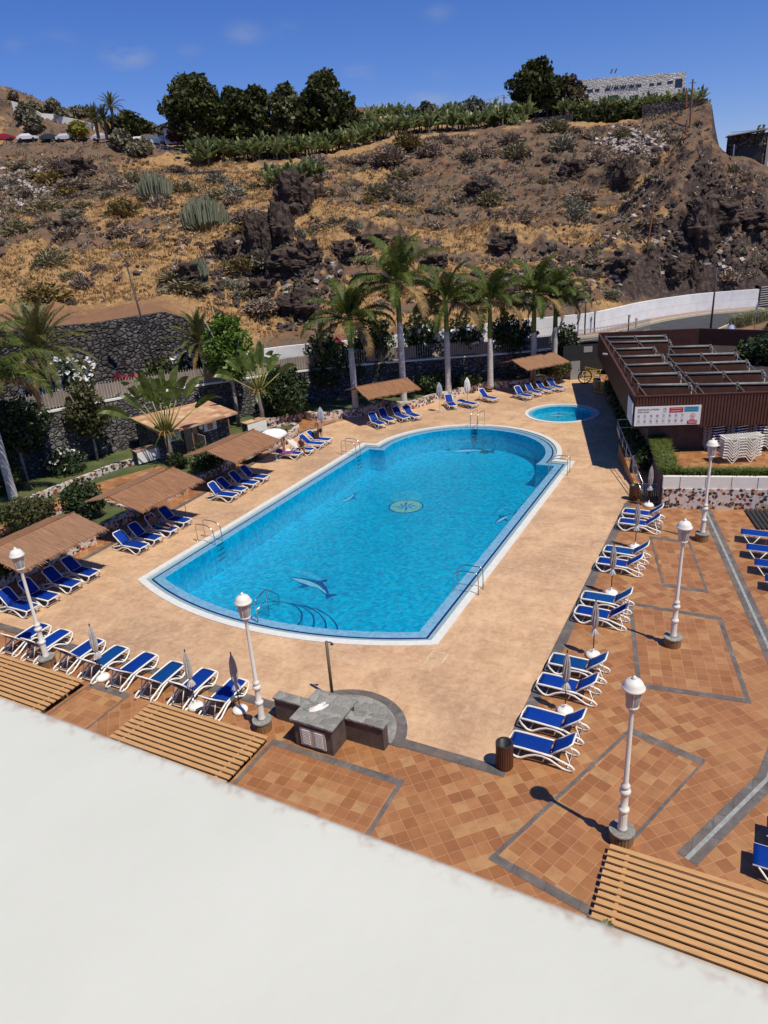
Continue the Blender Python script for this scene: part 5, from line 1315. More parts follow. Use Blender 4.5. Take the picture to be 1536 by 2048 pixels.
ctl += [(70,146,12),(72,136,10),(68,141,12),(96,118,3),(75,150,6),(62,165,14),(90,95,1),(110,130,-4),(100,180,-5),(40,200,26),(0,250,30),(-60,250,30),(-110,260,40),(-170,260,48),(60,240,12),(78,130,11),(90,126,7),(-92,232,44),(-70,228,40),(-40,225,36),(-120,232,48),(46.5,84,3.2),(56,90,2.6)]
ctl = np.array(ctl)
def _k(r2): return np.where(r2 > 1e-9, r2*np.log(r2+1e-12), 0)
n = len(ctl); D = ((ctl[:, None, :2]-ctl[None, :, :2])**2).sum(-1)
Kx = _k(D)+np.eye(n)*4.0; Pm = np.c_[np.ones(n), ctl[:, :2]]
sol = np.linalg.solve(np.block([[Kx, Pm], [Pm.T, np.zeros((3, 3))]]), np.r_[ctl[:, 2], 0, 0, 0])
def base_z(x, y):
    x = np.asarray(x, float).ravel(); y = np.asarray(y, float).ravel(); out = np.empty(len(x))
    for i in range(0, len(x), 20000):
        xx = x[i:i+20000, None]; yy = y[i:i+20000, None]
        out[i:i+20000] = _k((xx-ctl[None, :, 0])**2+(yy-ctl[None, :, 1])**2) @ sol[:n]+sol[n]+sol[n+1]*xx[:, 0]+sol[n+2]*yy[:, 0]
    return out
# value noise
_tab = rng.random((256, 256)).astype(np.float32)
def vn(x, y):
    xi = np.floor(x).astype(int); yi = np.floor(y).astype(int); fx = x-xi; fy = y-yi
    fx = fx*fx*(3-2*fx); fy = fy*fy*(3-2*fy)
    a = _tab[xi & 255, yi & 255]; b = _tab[(xi+1) & 255, yi & 255]; c = _tab[xi & 255, (yi+1) & 255]; d = _tab[(xi+1) & 255, (yi+1) & 255]
    return (a+(b-a)*fx)+((c+(d-c)*fx)-(a+(b-a)*fx))*fy
def fbm(x, y, o=4, g=.5):
    s = 0; a = 1; t = 0
    for i in range(o): s = s+a*vn(x*2**i+17*i, y*2**i+31*i); t += a; a *= g
    return s/t
def ridged(x, y, o=4):
    s = 0; a = 1; t = 0
    for i in range(o): q = 1-np.abs(2*vn(x*2**i+11*i, y*2**i+5*i)-1); s = s+a*q*q; t += a; a *= .5
    return s/t
def uvpix(x, y, z):
    "photo pixel that sees a point (for laying out the outcrops)"
    vx = np.stack([x, y, z-CH], -1); w = vx @ _F
    return 768+FPX*(vx @ CR)/w, 1024-FPX*(vx @ CU)/w
OUT = [Q(*q) for q in [(520,520,81),(570,515,82),(545,455,86),(610,545,76),(595,405,100),(600,600,74),(380,560,72),(680,520,84),(850,540,80),(1010,500,88),(1350,480,90),(1400,470,92),(1250,560,78),(1330,560,82),(1480,420,98),(1200,360,108),(960,400,103),(1140,470,92),(1260,395,104),(1060,535,84),(770,500,88),(1500,540,84)]]
OR = [4.2,4.0,3.6,3.6,3.6,3.6,3.2,2.6,3,3,6,6,3.5,4,5,2.8,2.2,2.4,3.0,3,2.2,4]
OH = [1.8,1.8,1.6,1.6,2.2,1.6,1.4,1.8,2.2,2.2,4.2,4.2,2.4,3,3.2,2.0,1.4,1.6,2.2,2.2,1.6,2.2]
wx = np.array([p[0] for p in WLs]); wy = np.array([p[1] for p in WLs]); sx_ = np.array([p.x for p in SWL]); sy_ = np.array([p.y for p in SWL])
def wall_lim(x):
    l = np.where(x < sx_[-1], np.interp(x, sx_, sy_), np.interp(x, wx, wy)); return np.where(x > wx[-1], wy[-1]+(x-wx[-1])*.2, l)
def terr_z(x, y, detail=True):
    x = np.asarray(x, float); y = np.asarray(y, float); sh_ = x.shape
    z = base_z(x, y).reshape(sh_)
    inside = np.clip((y-wall_lim(x)-.9)/6, 0, 1)           # quiet down close to the walls
    right = np.clip((x+6)/14, 0, 1)*np.clip((y-74)/8, 0, 1)*np.clip((123-y)/6, 0, 1)
    lf = 1-np.clip((x+14)/10, 0, 1)
    # terraces: risers and treads following the contours
    w = z+1.6*(fbm(x*.05, y*.05, 3)-.5)+.8*(fbm(x*.18+9, y*.18, 3)-.5)
    per = 2.1; ph = (w/per) % 1.0; tread = np.where(ph < .72, ph*.42, .3024+(ph-.72)*2.49)
    z = z+(right*1.0+lf*.35)*inside*(tread-ph)*per
    # the ridge breaks off in a cliff at its right end
    e = np.clip((x-53.6-.30*(y-120))/2.2, 0, 1)*np.clip((y-104)/8, 0, 1); z = np.minimum(z, z*(1-e)+(19.6-(x-55)*.35)*e)
    inside = inside*(1-.45*e)
    # broken rock
    rg = ridged(x*.11, y*.11, 4); rg2 = ridged(x*.45+40, y*.45, 3)
    mask = np.clip((fbm(x*.035+3, y*.035+8, 3)-.42)*5, 0, 1)
    z = z+inside*((rg-.45)*1.7*(.35+.65*mask)+(rg2-.4)*.62*(.3+.7*mask))
    for p, r, h in zip(OUT, OR, OH):
        d0 = np.sqrt((x-p.x)**2+((y-p.y))**2)/r; sel = d0 < 1.6
        if not sel.any(): continue
        xs, ys = x[sel], y[sel]
        d = d0[sel]+.55*(fbm(xs*.4+p.x, ys*.4, 3)-.5)
        z[sel] = z[sel]+h*np.clip(1.15-d, 0, .55)/.55*(.55+.75*ridged(xs*.28+p.y, ys*.28, 4))*inside[sel]**.5*.8
    # the gully in the middle
    g = np.exp(-(((x+8.0-(y-75)*-.02)/3.4)**2))*np.clip((y-70)/6, 0, 1)*np.clip((104-y)/10, 0, 1); z = z-1.8*g
    if detail:
        z = z+inside*((fbm(x*1.1, y*1.1, 3)-.5)*.55+(vn(x*4.1, y*4.1)-.5)*.22)
    return z
NA, NR = 620, 500
ang_ = np.linspace(-.66, .80, NA); yy_ = 50*np.exp(np.linspace(0, math.log(270/50), NR))
YY, AA = np.meshgrid(yy_, ang_, indexing='ij'); XX = AA*YY
ZZ = terr_z(XX, YY)
# cut off everything lower than the walls that hold the slope
wx = np.array([p[0] for p in WLs]); wy = np.array([p[1] for p in WLs]); sx_ = np.array([p.x for p in SWL]); sy_ = np.array([p.y for p in SWL])
lim = np.where(XX < sx_[-1], np.interp(XX, sx_, sy_)+.25, np.interp(XX, wx, wy)+.15)
lim = np.where(XX > wx[-1], wy[-1]+1.0+(XX-wx[-1])*.2, lim)
keep = YY >= lim
idx = np.arange(NA*NR).reshape(NR, NA)
kc = keep[:-1, :-1] | keep[1:, 1:] | keep[1:, :-1] | keep[:-1, 1:]
Ysn = np.where(keep, YY, np.minimum(lim, YY+3.0)); Xs = XX
ZZ = np.where(keep, ZZ, terr_z(Xs, Ysn, False))
qa = np.stack([idx[:-1, :-1], idx[:-1, 1:], idx[1:, 1:], idx[1:, :-1]], -1)[kc]
me = bpy.data.meshes.new('hill'); me.vertices.add(NA*NR); me.vertices.foreach_set('co', np.stack([Xs, Ysn, ZZ], -1).astype(np.float32).ravel())
me.loops.add(qa.size); me.loops.foreach_set('vertex_index', qa.ravel().astype(np.int32)); me.polygons.add(len(qa)); me.polygons.foreach_set('loop_start', (np.arange(len(qa))*4).astype(np.int32)); me.polygons.foreach_set('loop_total', np.full(len(qa), 4, np.int32)); me.update(calc_edges=True); me.validate()
bm = bmesh.new(); bm.from_mesh(me); bmesh.ops.delete(bm, geom=[v for v in bm.verts if not v.link_faces], context='VERTS'); bm.to_mesh(me); bm.free()
def grass_f(x, y):
    "0 rocky scrub .. 1 dry grass, in bands along the terrace treads on the right"
    f = fbm(x*.045+2, y*.045+5, 2)*.62+fbm(x*.16, y*.16+7, 4)*.38-.05*np.clip((x-5)/35, 0, 1)
    z = base_z(x, y).reshape(np.shape(x)); w = z+1.6*(fbm(x*.05, y*.05, 3)-.5)+.8*(fbm(x*.18+9, y*.18, 3)-.5); ph = (w/2.1) % 1.0
    f = f+np.clip((x+4)/10, 0, 1)*np.where(ph < .55, .07, -.10)*np.clip((46-x)/10, 0, 1)
    return np.clip((f-.535)/.09, 0, 1)
at = me.attributes.new('dry', 'FLOAT', 'POINT'); _co = np.empty(len(me.vertices)*3, np.float32); me.vertices.foreach_get('co', _co); _co = _co.reshape(-1, 3)
at.data.foreach_set('value', grass_f(_co[:, 0].astype(float), _co[:, 1].astype(float)).astype(np.float32))
def hillmat():
    m, N, L, b = newmat('volcanic_hillside')
    g = N.new('ShaderNodeNewGeometry'); v = g.outputs['Position']
    sn = N.new('ShaderNodeSeparateXYZ'); L.new(g.outputs['Normal'], sn.inputs[0]); sp = N.new('ShaderNodeSeparateXYZ'); L.new(v, sp.inputs[0])
    n1 = noisen(N, L, v, .05, 5, .6); n2 = noisen(N, L, v, .35, 6, .65, .6); n3 = noisen(N, L, v, 2.2, 6, .7); n4 = noisen(N, L, v, .9, 5, .62, .4)
    rock = rampn(N, L, n3, [(.3, (.018,.014,.013)), (.5, (.070,.051,.044)), (.7, (.16,.12,.10))])
    soil = rampn(N, L, n2, [(.3, (.125,.072,.044)), (.55, (.215,.122,.070)), (.75, (.29,.17,.10))])
    grass = rampn(N, L, n3, [(.25, (.21,.125,.055)), (.5, (.36,.215,.095)), (.75, (.56,.385,.19))])
    scrub = rampn(N, L, n3, [(.3, (.065,.055,.042)), (.7, (.19,.155,.118))])
    c = mixn(N, L, soil, scrub, mapr(N, L, n4, .42, .60))
    # dry grass on gentle ground, more of it on the left and in the middle
    av = N.new('ShaderNodeAttribute'); av.attribute_name = 'dry'
    gf = mathn(N, L, 'ADD', av.outputs['Fac'], mathn(N, L, 'MULTIPLY', mathn(N, L, 'SUBTRACT', n4, .5), 1.6))
    gm = mathn(N, L, 'MULTIPLY', mapr(N, L, gf, .25, .75), mapr(N, L, sn.outputs[2], .52, .74))
    c = mixn(N, L, c, grass, gm)
    # bare rock where it is steep
    st = mathn(N, L, 'ADD', sn.outputs[2], mathn(N, L, 'MULTIPLY', mathn(N, L, 'SUBTRACT', n2, .5), .55))
    c = mixn(N, L, c, rock, mapr(N, L, st, .70, .52))
    # the red dirt terrace above the left wall
    d1 = mapr(N, L, sp.outputs[1], 66.5, 64.5); d2 = mapr(N, L, sp.outputs[0], -15, -18); d3 = mapr(N, L, n4, .25, .5)
    c = mixn(N, L, c, (.27,.145,.08), mathn(N, L, 'MULTIPLY', mathn(N, L, 'MULTIPLY', d1, d2), d3))
    L.new(c, b.inputs['Base Color']); b.inputs['Roughness'].default_value = .95; b.inputs['Specular IOR Level'].default_value = .1
    h = mathn(N, L, 'ADD', n3, mathn(N, L, 'MULTIPLY', noisen(N, L, v, 7, 4, .7), .4)); bump(N, L, b, h, .9, .25)
    return m
me.materials.append(hillmat()); hill = bpy.data.objects.new('hill', me); COL.objects.link(hill); struct(hill)
def tz(x, y): return float(terr_z(np.array([x]), np.array([y]))[0])
def T_(px, py, y0=62., y1=240., dy=.5):
    "where the sight line through a photo pixel meets the hill"
    ys = np.arange(y0, y1, dy); d = ray(px, py); zs = CH+d[2]*ys; g = terr_z(d[0]*ys, ys, False)
    k = np.argmax(zs < g+.02)
    y = ys[k] if (zs < g+.02).any() else y1
    return Vector((d[0]*y, y, tz(d[0]*y, y)))
# ================================================================== vegetation
def qmesh(name, C, X, Y, mats, mi=None, smooth=False):
    "many quads from numpy arrays"
    n = len(C); V = np.stack([C-X-Y, C+X-Y, C+X+Y, C-X+Y], 1).reshape(-1, 3).astype(np.float32)
    me = bpy.data.meshes.new(name); me.vertices.add(4*n); me.vertices.foreach_set('co', V.ravel()); me.loops.add(4*n); me.loops.foreach_set('vertex_index', np.arange(4*n, dtype=np.int32))
    me.polygons.add(n); me.polygons.foreach_set('loop_start', (np.arange(n)*4).astype(np.int32)); me.polygons.foreach_set('loop_total', np.full(n, 4, np.int32))
    for m in (mats if isinstance(mats, (list, tuple)) else [mats]): me.materials.append(m)
    if mi is not None: me.polygons.foreach_set('material_index', np.asarray(mi, np.int32))
    me.update(calc_edges=True); return me
def rand_axes(n, r, up=.3):
    N_ = r.normal(size=(n, 3)); N_[:, 2] += up; N_ /= np.linalg.norm(N_, axis=1)[:, None]
    t = r.normal(size=(n, 3)); X = np.cross(N_, t); X /= np.linalg.norm(X, axis=1)[:, None]; Y = np.cross(N_, X); return X, Y
def crown_mesh(name, blobs, nper, leaf, mat, seed, hollow=.55, asp=.55, up=.5):
    "leaves on the outside of a cluster of lumps"
    r = np.random.default_rng(seed); Cs = []
    for (cx_, cy_, cz_, rx, ry, rz_) in blobs:
        k = max(20, int(nper*(rx*ry+rx*rz_+ry*rz_)/3))
        d = r.normal(size=(k, 3)); d /= np.linalg.norm(d, axis=1)[:, None]
        lump = 1+.22*np.sin(d[:, 0]*7+seed)*np.sin(d[:, 1]*6+cx_)*np.sin(d[:, 2]*8+cy_)
        q = (hollow+(1-hollow)*r.random(k)**.6)*lump
        Cs.append(np.c_[cx_+d[:, 0]*q*rx, cy_+d[:, 1]*q*ry, cz_+d[:, 2]*q*rz_])
    C = np.concatenate(Cs); X, Y = rand_axes(len(C), r, up); s = leaf*(.6+.8*r.random(len(C)))[:, None]
    return qmesh(name, C, X*s, Y*s*asp, mat)
def trunk(mb, pts, rs, n=8): return mb.tube(pts, rs, n)
M_bark = pm('grey_bark', (.16,.13,.105), .9, .3, 4, .6, stretch=(2,2,.5)); M_palebark = pm('pale_bark', (.36,.31,.26), .85, .25, 4, .4, stretch=(2,2,.6))
M_ficus = leafmat('fig_leaves', (.022,.032,.009), (.085,.095,.028), .6, .22, .5, spec=.2)
M_ficus2 = leafmat('olive_leaves', (.035,.045,.014), (.115,.115,.040), .5, .25, .6)
M_hedge = leafmat('shrub_leaves', (.016,.034,.012), (.065,.095,.026), .45, .2, 2)
M_lime = leafmat('bright_leaves', (.05,.10,.012), (.16,.26,.035), .45, .3, 1.5)
M_royal = leafmat('royal_palm_leaflets', (.032,.060,.009), (.12,.155,.028), .5, .28, 1.0, spec=.2)
M_canary = leafmat('date_palm_leaflets', (.045,.060,.014), (.17,.16,.050), .45, .2, 1.0)
M_banana = leafmat('banana_leaf', (.075,.115,.035), (.27,.31,.13), .4, .35, .8)
M_travel = leafmat('traveller_palm_leaf', (.045,.085,.018), (.17,.21,.045), .35, .35, .6)
M_dryleaf = leafmat('dry_leaf', (.16,.095,.04), (.36,.24,.10), .8, .2, 2)
M_flower = pm('white_blossom', (.74,.73,.70), .7, .06, 9); M_redfl = pm('red_blossom', (.34,.03,.06), .7, .2, 9); M_yelfl = pm('yellow_blossom', (.55,.40,.04), .7, .2, 9)
M_rachis = pm('palm_rib', (.20,.20,.06), .5, .2, 3)
# ---- pinnate palm fronds
def frond(V, r, base, az, el, L, droop, w, nl, leaflet_droop, twist=0., vshape=.4):
    "append leaflet quads (as corner arrays) of one arching frond"
    h = np.array([math.cos(az), math.sin(az), 0]); side = np.array([-math.sin(az), math.cos(az), 0]); p = np.array(base, float); e = el
    pts = []; ns = 14
    for i in range(ns+1):
        pts.append((p.copy(), e)); e2 = e-droop*(i/ns)**1.1/ns*2.0; d = h*math.cos(e)+np.array([0,0,1])*math.sin(e); p = p+d*L/ns; e = e2
    rib = [q[0] for q in pts]
    for k in range(nl):
        t = .14+.86*(k+.5)/nl; f = t*ns; i = min(int(f), ns-1); c = pts[i][0]+(pts[i+1][0]-pts[i][0])*(f-i); e = pts[i][1]
        tang = h*math.cos(e)+np.array([0,0,1])*math.sin(e); upv = np.cross(side, tang)*-1; upv = -np.cross(tang, side)*-1
        ll = w*(math.sin(PI*min(1, .12+t*.86))**.6)*(.85+.3*r.random())
        for s in (-1, 1):
            d = side*s*(.82+.1*r.random())+tang*(.55+.2*r.random())+upv*(vshape*(.6+.8*r.random()))
            d /= np.linalg.norm(d); d2 = d+np.array([0,0,-1])*leaflet_droop*(.6+.8*r.random()); d2 /= np.linalg.norm(d2)
            m_ = c+d*ll*.5; tip = m_+d2*ll*.5; ww = tang*.021*(1+L*.12)
            V.append((c-ww*.6, c+ww*.6, m_+ww, m_-ww)); V.append((m_-ww, m_+ww, tip+ww*.25, tip-ww*.25))
    return rib
def vmesh(name, V, mats, mi=None):
    V = np.array(V, np.float32); n = len(V); me = bpy.data.meshes.new(name); me.vertices.add(4*n); me.vertices.foreach_set('co', V.reshape(-1, 3).ravel()); me.loops.add(4*n); me.loops.foreach_set('vertex_index', np.arange(4*n, dtype=np.int32)); me.polygons.add(n); me.polygons.foreach_set('loop_start', (np.arange(n)*4).astype(np.int32)); me.polygons.foreach_set('loop_total', np.full(n, 4, np.int32))
    for m in (mats if isinstance(mats, (list, tuple)) else [mats]): me.materials.append(m)
    if mi is not None: me.polygons.foreach_set('material_index', np.asarray(mi, np.int32))
    me.update(calc_edges=True); return me
def royal_palm(lab, base, zt, zc, R, seed, spear=0, nf=19, lean=0.):
    "zt: top of the grey trunk, zc: where the fronds spring"
    r = np.random.default_rng(seed); t = thing('royal_palm', lab, 'palm tree', base, 0, 'royal palms along the garden wall'); h1, h2 = zt-base[2], zc-base[2]
    mb = MB(); rr = [.30,.27,.24,.235,.24,.225,.20]; mb.tube([(lean*q*h1, 0, q*h1-.05*(q == 0)) for q in (0,.06,.2,.45,.7,.9,1)], rr, 14); mb.build('trunk', bpy.data.materials.get('palm_trunk') or palmtrunkmat(), t, True)
    mb = MB(); mb.tube([(lean*h1,0,h1), (lean*h1,0,h1+(h2-h1)*.4), (lean*h1,0,h2-.1), (lean*h1,0,h2+.35)], [.205,.19,.13,.06], 12); mb.build('crownshaft', bpy.data.materials.get('crownshaft') or pm('crownshaft', (.10,.15,.035), .4, .25, 3, stretch=(2,2,.4)), t, True)
    V = []; ribs = MB(); b0 = (lean*h1, 0, h2-.05)
    for i in range(nf):
        q = (i+.5)/nf; el = math.radians(78-95*q+r.uniform(-8,8)); az = i*2.39996+r.uniform(-.25,.25)
        rib = frond(V, r, b0, az, el, R*(1.08+.25*r.random()), 1.3+.9*q+.3*r.random(), .78*R/3, 84, 1.0+.6*q+.3*r.random(), vshape=.2)
        ribs.tube(rib[::2], [.045-.005*k for k in range(len(rib[::2]))], 4, cap=False)
    if spear:
        rib = frond(V, r, b0, r.uniform(0,6), math.radians(88), spear, .05, .12, 26, .0); ribs.tube(rib[::3], .03, 4)
    per_ = 84*4; dry = r.random(len(V)) < .03; dry[(nf-2)*per_:nf*per_] = True
    me = vmesh('fronds', V, [M_royal, M_dryleaf], dry.astype(int)); fr = link('fronds', me, t); ribs.build('frond_ribs', M_rachis, fr)
    return t
def palmtrunkmat():
    m, N, L, b = newmat('palm_trunk'); t = N.new('ShaderNodeTexCoord'); v = t.outputs['Object']
    s = N.new('ShaderNodeSeparateXYZ'); L.new(v, s.inputs[0]); n = noisen(N, L, v, 3, 5)
    w = mathn(N, L, 'FRACT', mathn(N, L, 'ADD', mathn(N, L, 'MULTIPLY', s.outputs[2], 4.5), mathn(N, L, 'MULTIPLY', n, .5)))
    rg = mapr(N, L, w, .86, .97); c = rampn(N, L, n, [(.3, (.38,.36,.33)), (.7, (.60,.58,.54))]); c = mixn(N, L, c, (.20,.17,.15), mathn(N, L, 'MULTIPLY', rg, .55))
    L.new(c, b.inputs['Base Color']); b.inputs['Roughness'].default_value = .85; bump(N, L, b, rg, -.3, .02); return m
G0 = .36
for (u, v, zt, zc, R, sp, lab) in [(-4.06,27.31,5.2,7.3,3.2,3.1,'royal palm with a tall straight spear leaf, left of the fourth reed canopy'), (-1.27,30.13,6.7,9.5,3.7,0,'tallest royal palm, behind the fourth reed canopy'), (.96,33.97,5.4,7.7,3.1,1.0,'royal palm with a hanging dry sheath beside the white folded parasol'), (3.57,36.83,4.4,7.4,3.1,0,'royal palm right of the white folded parasol'), (6.3,40.0,4.4,7.5,3.0,1.5,'royal palm right behind the farthest reed canopy post'), (7.5,42.3,4.5,7.0,2.9,0,'rightmost royal palm by the dark hoarding')]:
    royal_palm(lab, W(u, v, G0), zt, zc, R, int(u*10+77), sp)
royal_palm('large royal palm at the left edge with its white trunk leaning out of the picture', Vector((-21.3,39.0,G0)), 5.3, 7.5, 3.9, 5, 0, 18)
def date_palm(lab, base, h, R, seed, nf=58, dry=True, name='date_palm', grp=None):
    r = np.random.default_rng(seed); t = thing(name, lab, 'palm tree', base, 0, grp)
    mb = MB(); mb.tube([(0,0,-.2), (0,0,h*.5), (0,0,h*.9), (0,0,h+.1)], [.36*R/4,.33*R/4,.42*R/4,.3*R/4], 10); mb.build('trunk', M_bark, t, True)
    V = []; ribs = MB(); mi = []
    for i in range(nf):
        q = (i+.5)/nf; el = math.radians(88-112*q+r.uniform(-6,6)); az = i*2.39996+r.uniform(-.2,.2); n0 = len(V)
        rib = frond(V, r, (0,0,h), az, el, R*(.8+.25*r.random())*(.9 if q < .2 else 1), .75+.9*q, .26*R/2.6, 44, .15, vshape=.35)
        mi += [1 if (dry and q > .93) else 0]*(len(V)-n0); ribs.tube(rib[::3], .03*R/4, 4, cap=False)
    me = vmesh('fronds', V, [M_canary, M_dryleaf], mi); f = link('fronds', me, t); ribs.build('frond_ribs', M_rachis, f); return t
p = Q(78,700,49.0); date_palm('big date palm with arching fronds at the left, in front of the dark stone wall', Vector((p.x,p.y,RZ)), p.z-RZ, 4.2, 3)
p = Q(400,688,57.0); date_palm('smaller date palm behind the fence, right of the dark stone wall', Vector((p.x,p.y,RZ)), p.z-RZ, 3.3, 9, 50)
# ---- traveller's palms
def paddle(V, base, dirv, L, w, nrm, r, bend=.25, tatter=True):
    d = np.array(dirv, float); d /= np.linalg.norm(d); nrm = np.array(nrm, float); s = np.cross(d, nrm); s /= np.linalg.norm(s); p = np.array(base, float); n = 9; prev = None
    for i in range(n+1):
        t = i/n; ww = w*(math.sin(PI*(.06+.9*t))**.55); dd_ = d+np.array([0,0,-1])*bend*t*t; dd_ /= np.linalg.norm(dd_)
        a, b = p-s*ww+nrm*ww*.35, p+s*ww+nrm*ww*.35
        if prev is not None and not (tatter and r.random() < .06):
            gap = dd_*L/n*(.06 if r.random() < .5 else 0)
            V.append((prev[0]+gap, prev[1], p, a)); V.append((prev[1], prev[2]+gap, b, p))
        prev = (a, p.copy(), b); p = p+dd_*L/n
def travel_palm(lab, base, ht, hf, seed, az, nl=14, R=4.2):
    r = np.random.default_rng(seed); t = thing('traveller_palm', lab, 'palm tree', base, az, "traveller's palms in the garden")
    mb = MB(); mb.tube([(0,0,-.1), (.05,0,ht*.5), (0,0,ht)], [.2,.17,.16], 10); mb.build('trunk', M_bark, t, True)
    V = []; st = MB()
    for i in range(nl):
        q = (i/(nl-1)-.5)*2; a = .50*q+.42*q**5; d = np.array([math.sin(a), .12*(1 if i % 2 else -1), math.cos(a)]); k = R*(.46+.16*r.random())
        p0 = np.array([q*.22, 0, ht+.1]); p1 = p0+d*k
        st.tube([p0, p0+d*k*.5, p1], [.075,.045,.03], 5)
        paddle(V, p1, d, R*(.44+.14*r.random()), .22+.1*r.random(), (0, -1 if r.random() < .7 else .4, .25), r, .35+.9*abs(q))
    for i in range(9):   # hanging dead leaves round the neck
        a = r.uniform(0, 2*PI); d = np.array([math.cos(a), math.sin(a), -.2]); paddle(V, (0,0,ht+.1), d, .9+.5*r.random(), .06, (0,0,1), r, 1.6)
    mi = [0]*(len(V)); 
    me = vmesh('leaves', V, [M_travel]); link('leaves', me, t); st.build('leaf_stalks', pm('yellow_stalk', (.26,.25,.06), .5, .25, 2) if 'yellow_stalk' not in bpy.data.materials else bpy.data.materials['yellow_stalk'], t, True)
    mb = MB()
    for i in range(16): a = i*.9; mb.tube([(0,0,ht+.1), (math.cos(a)*.25, math.sin(a)*.2, ht+.25), (math.cos(a)*.5, math.sin(a)*.4, ht+.1-.02*i)], .02, 4)
    mb.build('flower_bracts', pm('orange_bract', (.45,.20,.08), .6, .3, 5) if 'orange_bract' not in bpy.data.materials else bpy.data.materials['orange_bract'], t)
travel_palm("traveller's palm with a broad leaf fan in front of the low tiled building", P(344,932,G0), 2.1, 7.5, 21, .25, 13, 3.7)
travel_palm("traveller's palm right of the tiled building with a yellow neck", P(527,860,G0), 2.8, 7.2, 4, .35, 11, 3.0)
# ---- garden trees and bushes
def tree(name, lab, cat, base, h, cw, seed, mat, leaf=.16, dens=300, trk=None, bark=M_palebark, low=.35, grp=None, tall=1., lean=0.):
    r = np.random.default_rng(seed); t = thing(name, lab, cat, base, 0, grp)
    mb = MB(); th_ = h*low+.4; r0 = trk or max(.06, h*.022); top = (lean*h, 0, h*.62)
    mb.tube([(0,0,-.15), (lean*h*.3,r.uniform(-.1,.1),th_*.55), (lean*h*.6,0,th_), top], [r0,r0*.85,r0*.75,r0*.3], 7)
    for i in range(5):
        a = r.uniform(0, 2*PI); mb.tube([(lean*h*.6,0,th_*(.75+.1*i)), (lean*h+math.cos(a)*cw*.25, math.sin(a)*cw*.25, h*(low+.22+.05*i)), (lean*h+math.cos(a)*cw*.42, math.sin(a)*cw*.42, h*(low+.34+.07*i))], [r0*.5,r0*.32,r0*.12], 5)
    mb.build('trunk', bark, t, True)
    bl = []; n = 15
    for i in range(n):
        q = (i+.5)/n; z = h*(low+.02+(1-low)*.93*q); rad = cw*.5*(math.sin(PI*(.14+.80*q))**.7); a = i*2.4+r.uniform(-.4,.4); o = rad*(.35+.4*r.random()); s = rad*(.42+.28*r.random())
        bl.append((lean*h+o*math.cos(a), o*math.sin(a), z, s, s, s*(.75+.2*r.random())*tall))
    me = crown_mesh('crown', bl, dens, leaf, mat, seed); link('crown', me, t); return t
tree('garden_tree', 'small dark tree with a bare pale trunk left of the tiled building', 'tree', P(196,922,G0), 5.6, 2.5, 31, M_ficus2, .10, 420, .09, low=.30)
tree('garden_tree', 'dark leafy tree with a thin white trunk behind the big left palm', 'tree', P(56,962,G0), 5.0, 3.8, 32, M_hedge, .11, 300, .10, low=.42)
tree('garden_tree', 'tall bright green topped tree beside the right end of the tiled building', 'tree', P(478,851,G0), 8.2, 3.4, 33, M_lime, .12, 420, .16, low=.42)
tree('garden_tree', "dense dark shrub tree behind the second traveller's palm", 'tree', P(572,832,G0), 3.9, 3.9, 34, M_hedge, .10, 420, .09, low=.12)
for i, (px, py, h, w, z, lab) in enumerate([(655,800,5.8,3.4,G0,'dark leafy tree against the wall left of the first royal palm'), (760,780,6.2,3.6,G0,'dark tree between the two leftmost royal palms'), (845,765,6.6,3.2,G0,'dark tree behind the tallest royal palm'), (925,755,5.6,3.2,G0,'dark tree between the third and fourth royal palms'), (1015,750,5.4,3.4,G0,'dark tree behind the fourth royal palm'), (1050,745,4.6,2.8,G0,'dark tree behind the farthest reed canopy'), (1128,742,4.2,2.4,G0,'dark tree right of the rightmost royal palm'), (700,790,4.4,2.6,G0,'dark low tree directly behind the leftmost royal palm trunk')]):
    tree('wall_tree', lab, 'tree', P(px, py, z), h, w, 50+i, M_hedge, .11, 260, .08, low=.22)
def bush(name, lab, base, w, h, seed, mat, leaf=.06, dens=700, fl=None, grp=None, flx=.25):
    r = np.random.default_rng(seed); t = thing(name, lab, 'bush', base, 0, grp); bl = [(0,0,h*.45,w*.42,w*.42,h*.42)]
    for i in range(9): a = i*2.4; q = r.random(); bl.append((math.cos(a)*w*.27, math.sin(a)*w*.27, h*(.3+.45*q), w*.24, w*.24, h*.24))
    me = crown_mesh('foliage', bl, dens, leaf, mat, seed, .7); link('foliage', me, t)
    mb = MB()
    for i in range(5): a = i*1.3; mb.tube([(0,0,-.05), (math.cos(a)*w*.2, math.sin(a)*w*.2, h*.5)], [.035,.015], 5)
    mb.build('stems', M_bark, t)
    if fl is not None:
        bl2 = [(b[0]*1.05, b[1]*1.05, b[2]+h*.08, b[3]*1.08, b[4]*1.08, b[5]*1.05) for b in bl if r.random() < flx*2.2]
        me = crown_mesh('blossoms', bl2, dens*.16, leaf*1.25, fl, seed+1, .97, .9); link('blossoms', me, t)
    return t
bush('round_shrub', 'clipped ball shaped dark green shrub between the first and second reed canopies', P(172,1038,G0), 2.3, 2.1, 61, M_hedge, .06, 900)
bush('shrub', 'loose light green shrub left of the clipped ball shrub', P(62,1062,G0), 2.9, 1.9, 62, M_ficus2, .07, 600)
bush('shrub', 'dark green shrub under the third reed canopy', P(418,942,G0), 2.2, 1.7, 63, M_hedge, .07, 600)
bush('shrub', 'small white flowering shrub at the foot of the basalt wall', P(135,945,G0), 2.6, 1.5, 64, M_hedge, .07, 400, M_flower, None, .12)
bush('shrub', 'dark shrub at the foot of the first traveller palm', P(358,938,G0), 1.2, 1.2, 65, M_hedge, .07, 600)
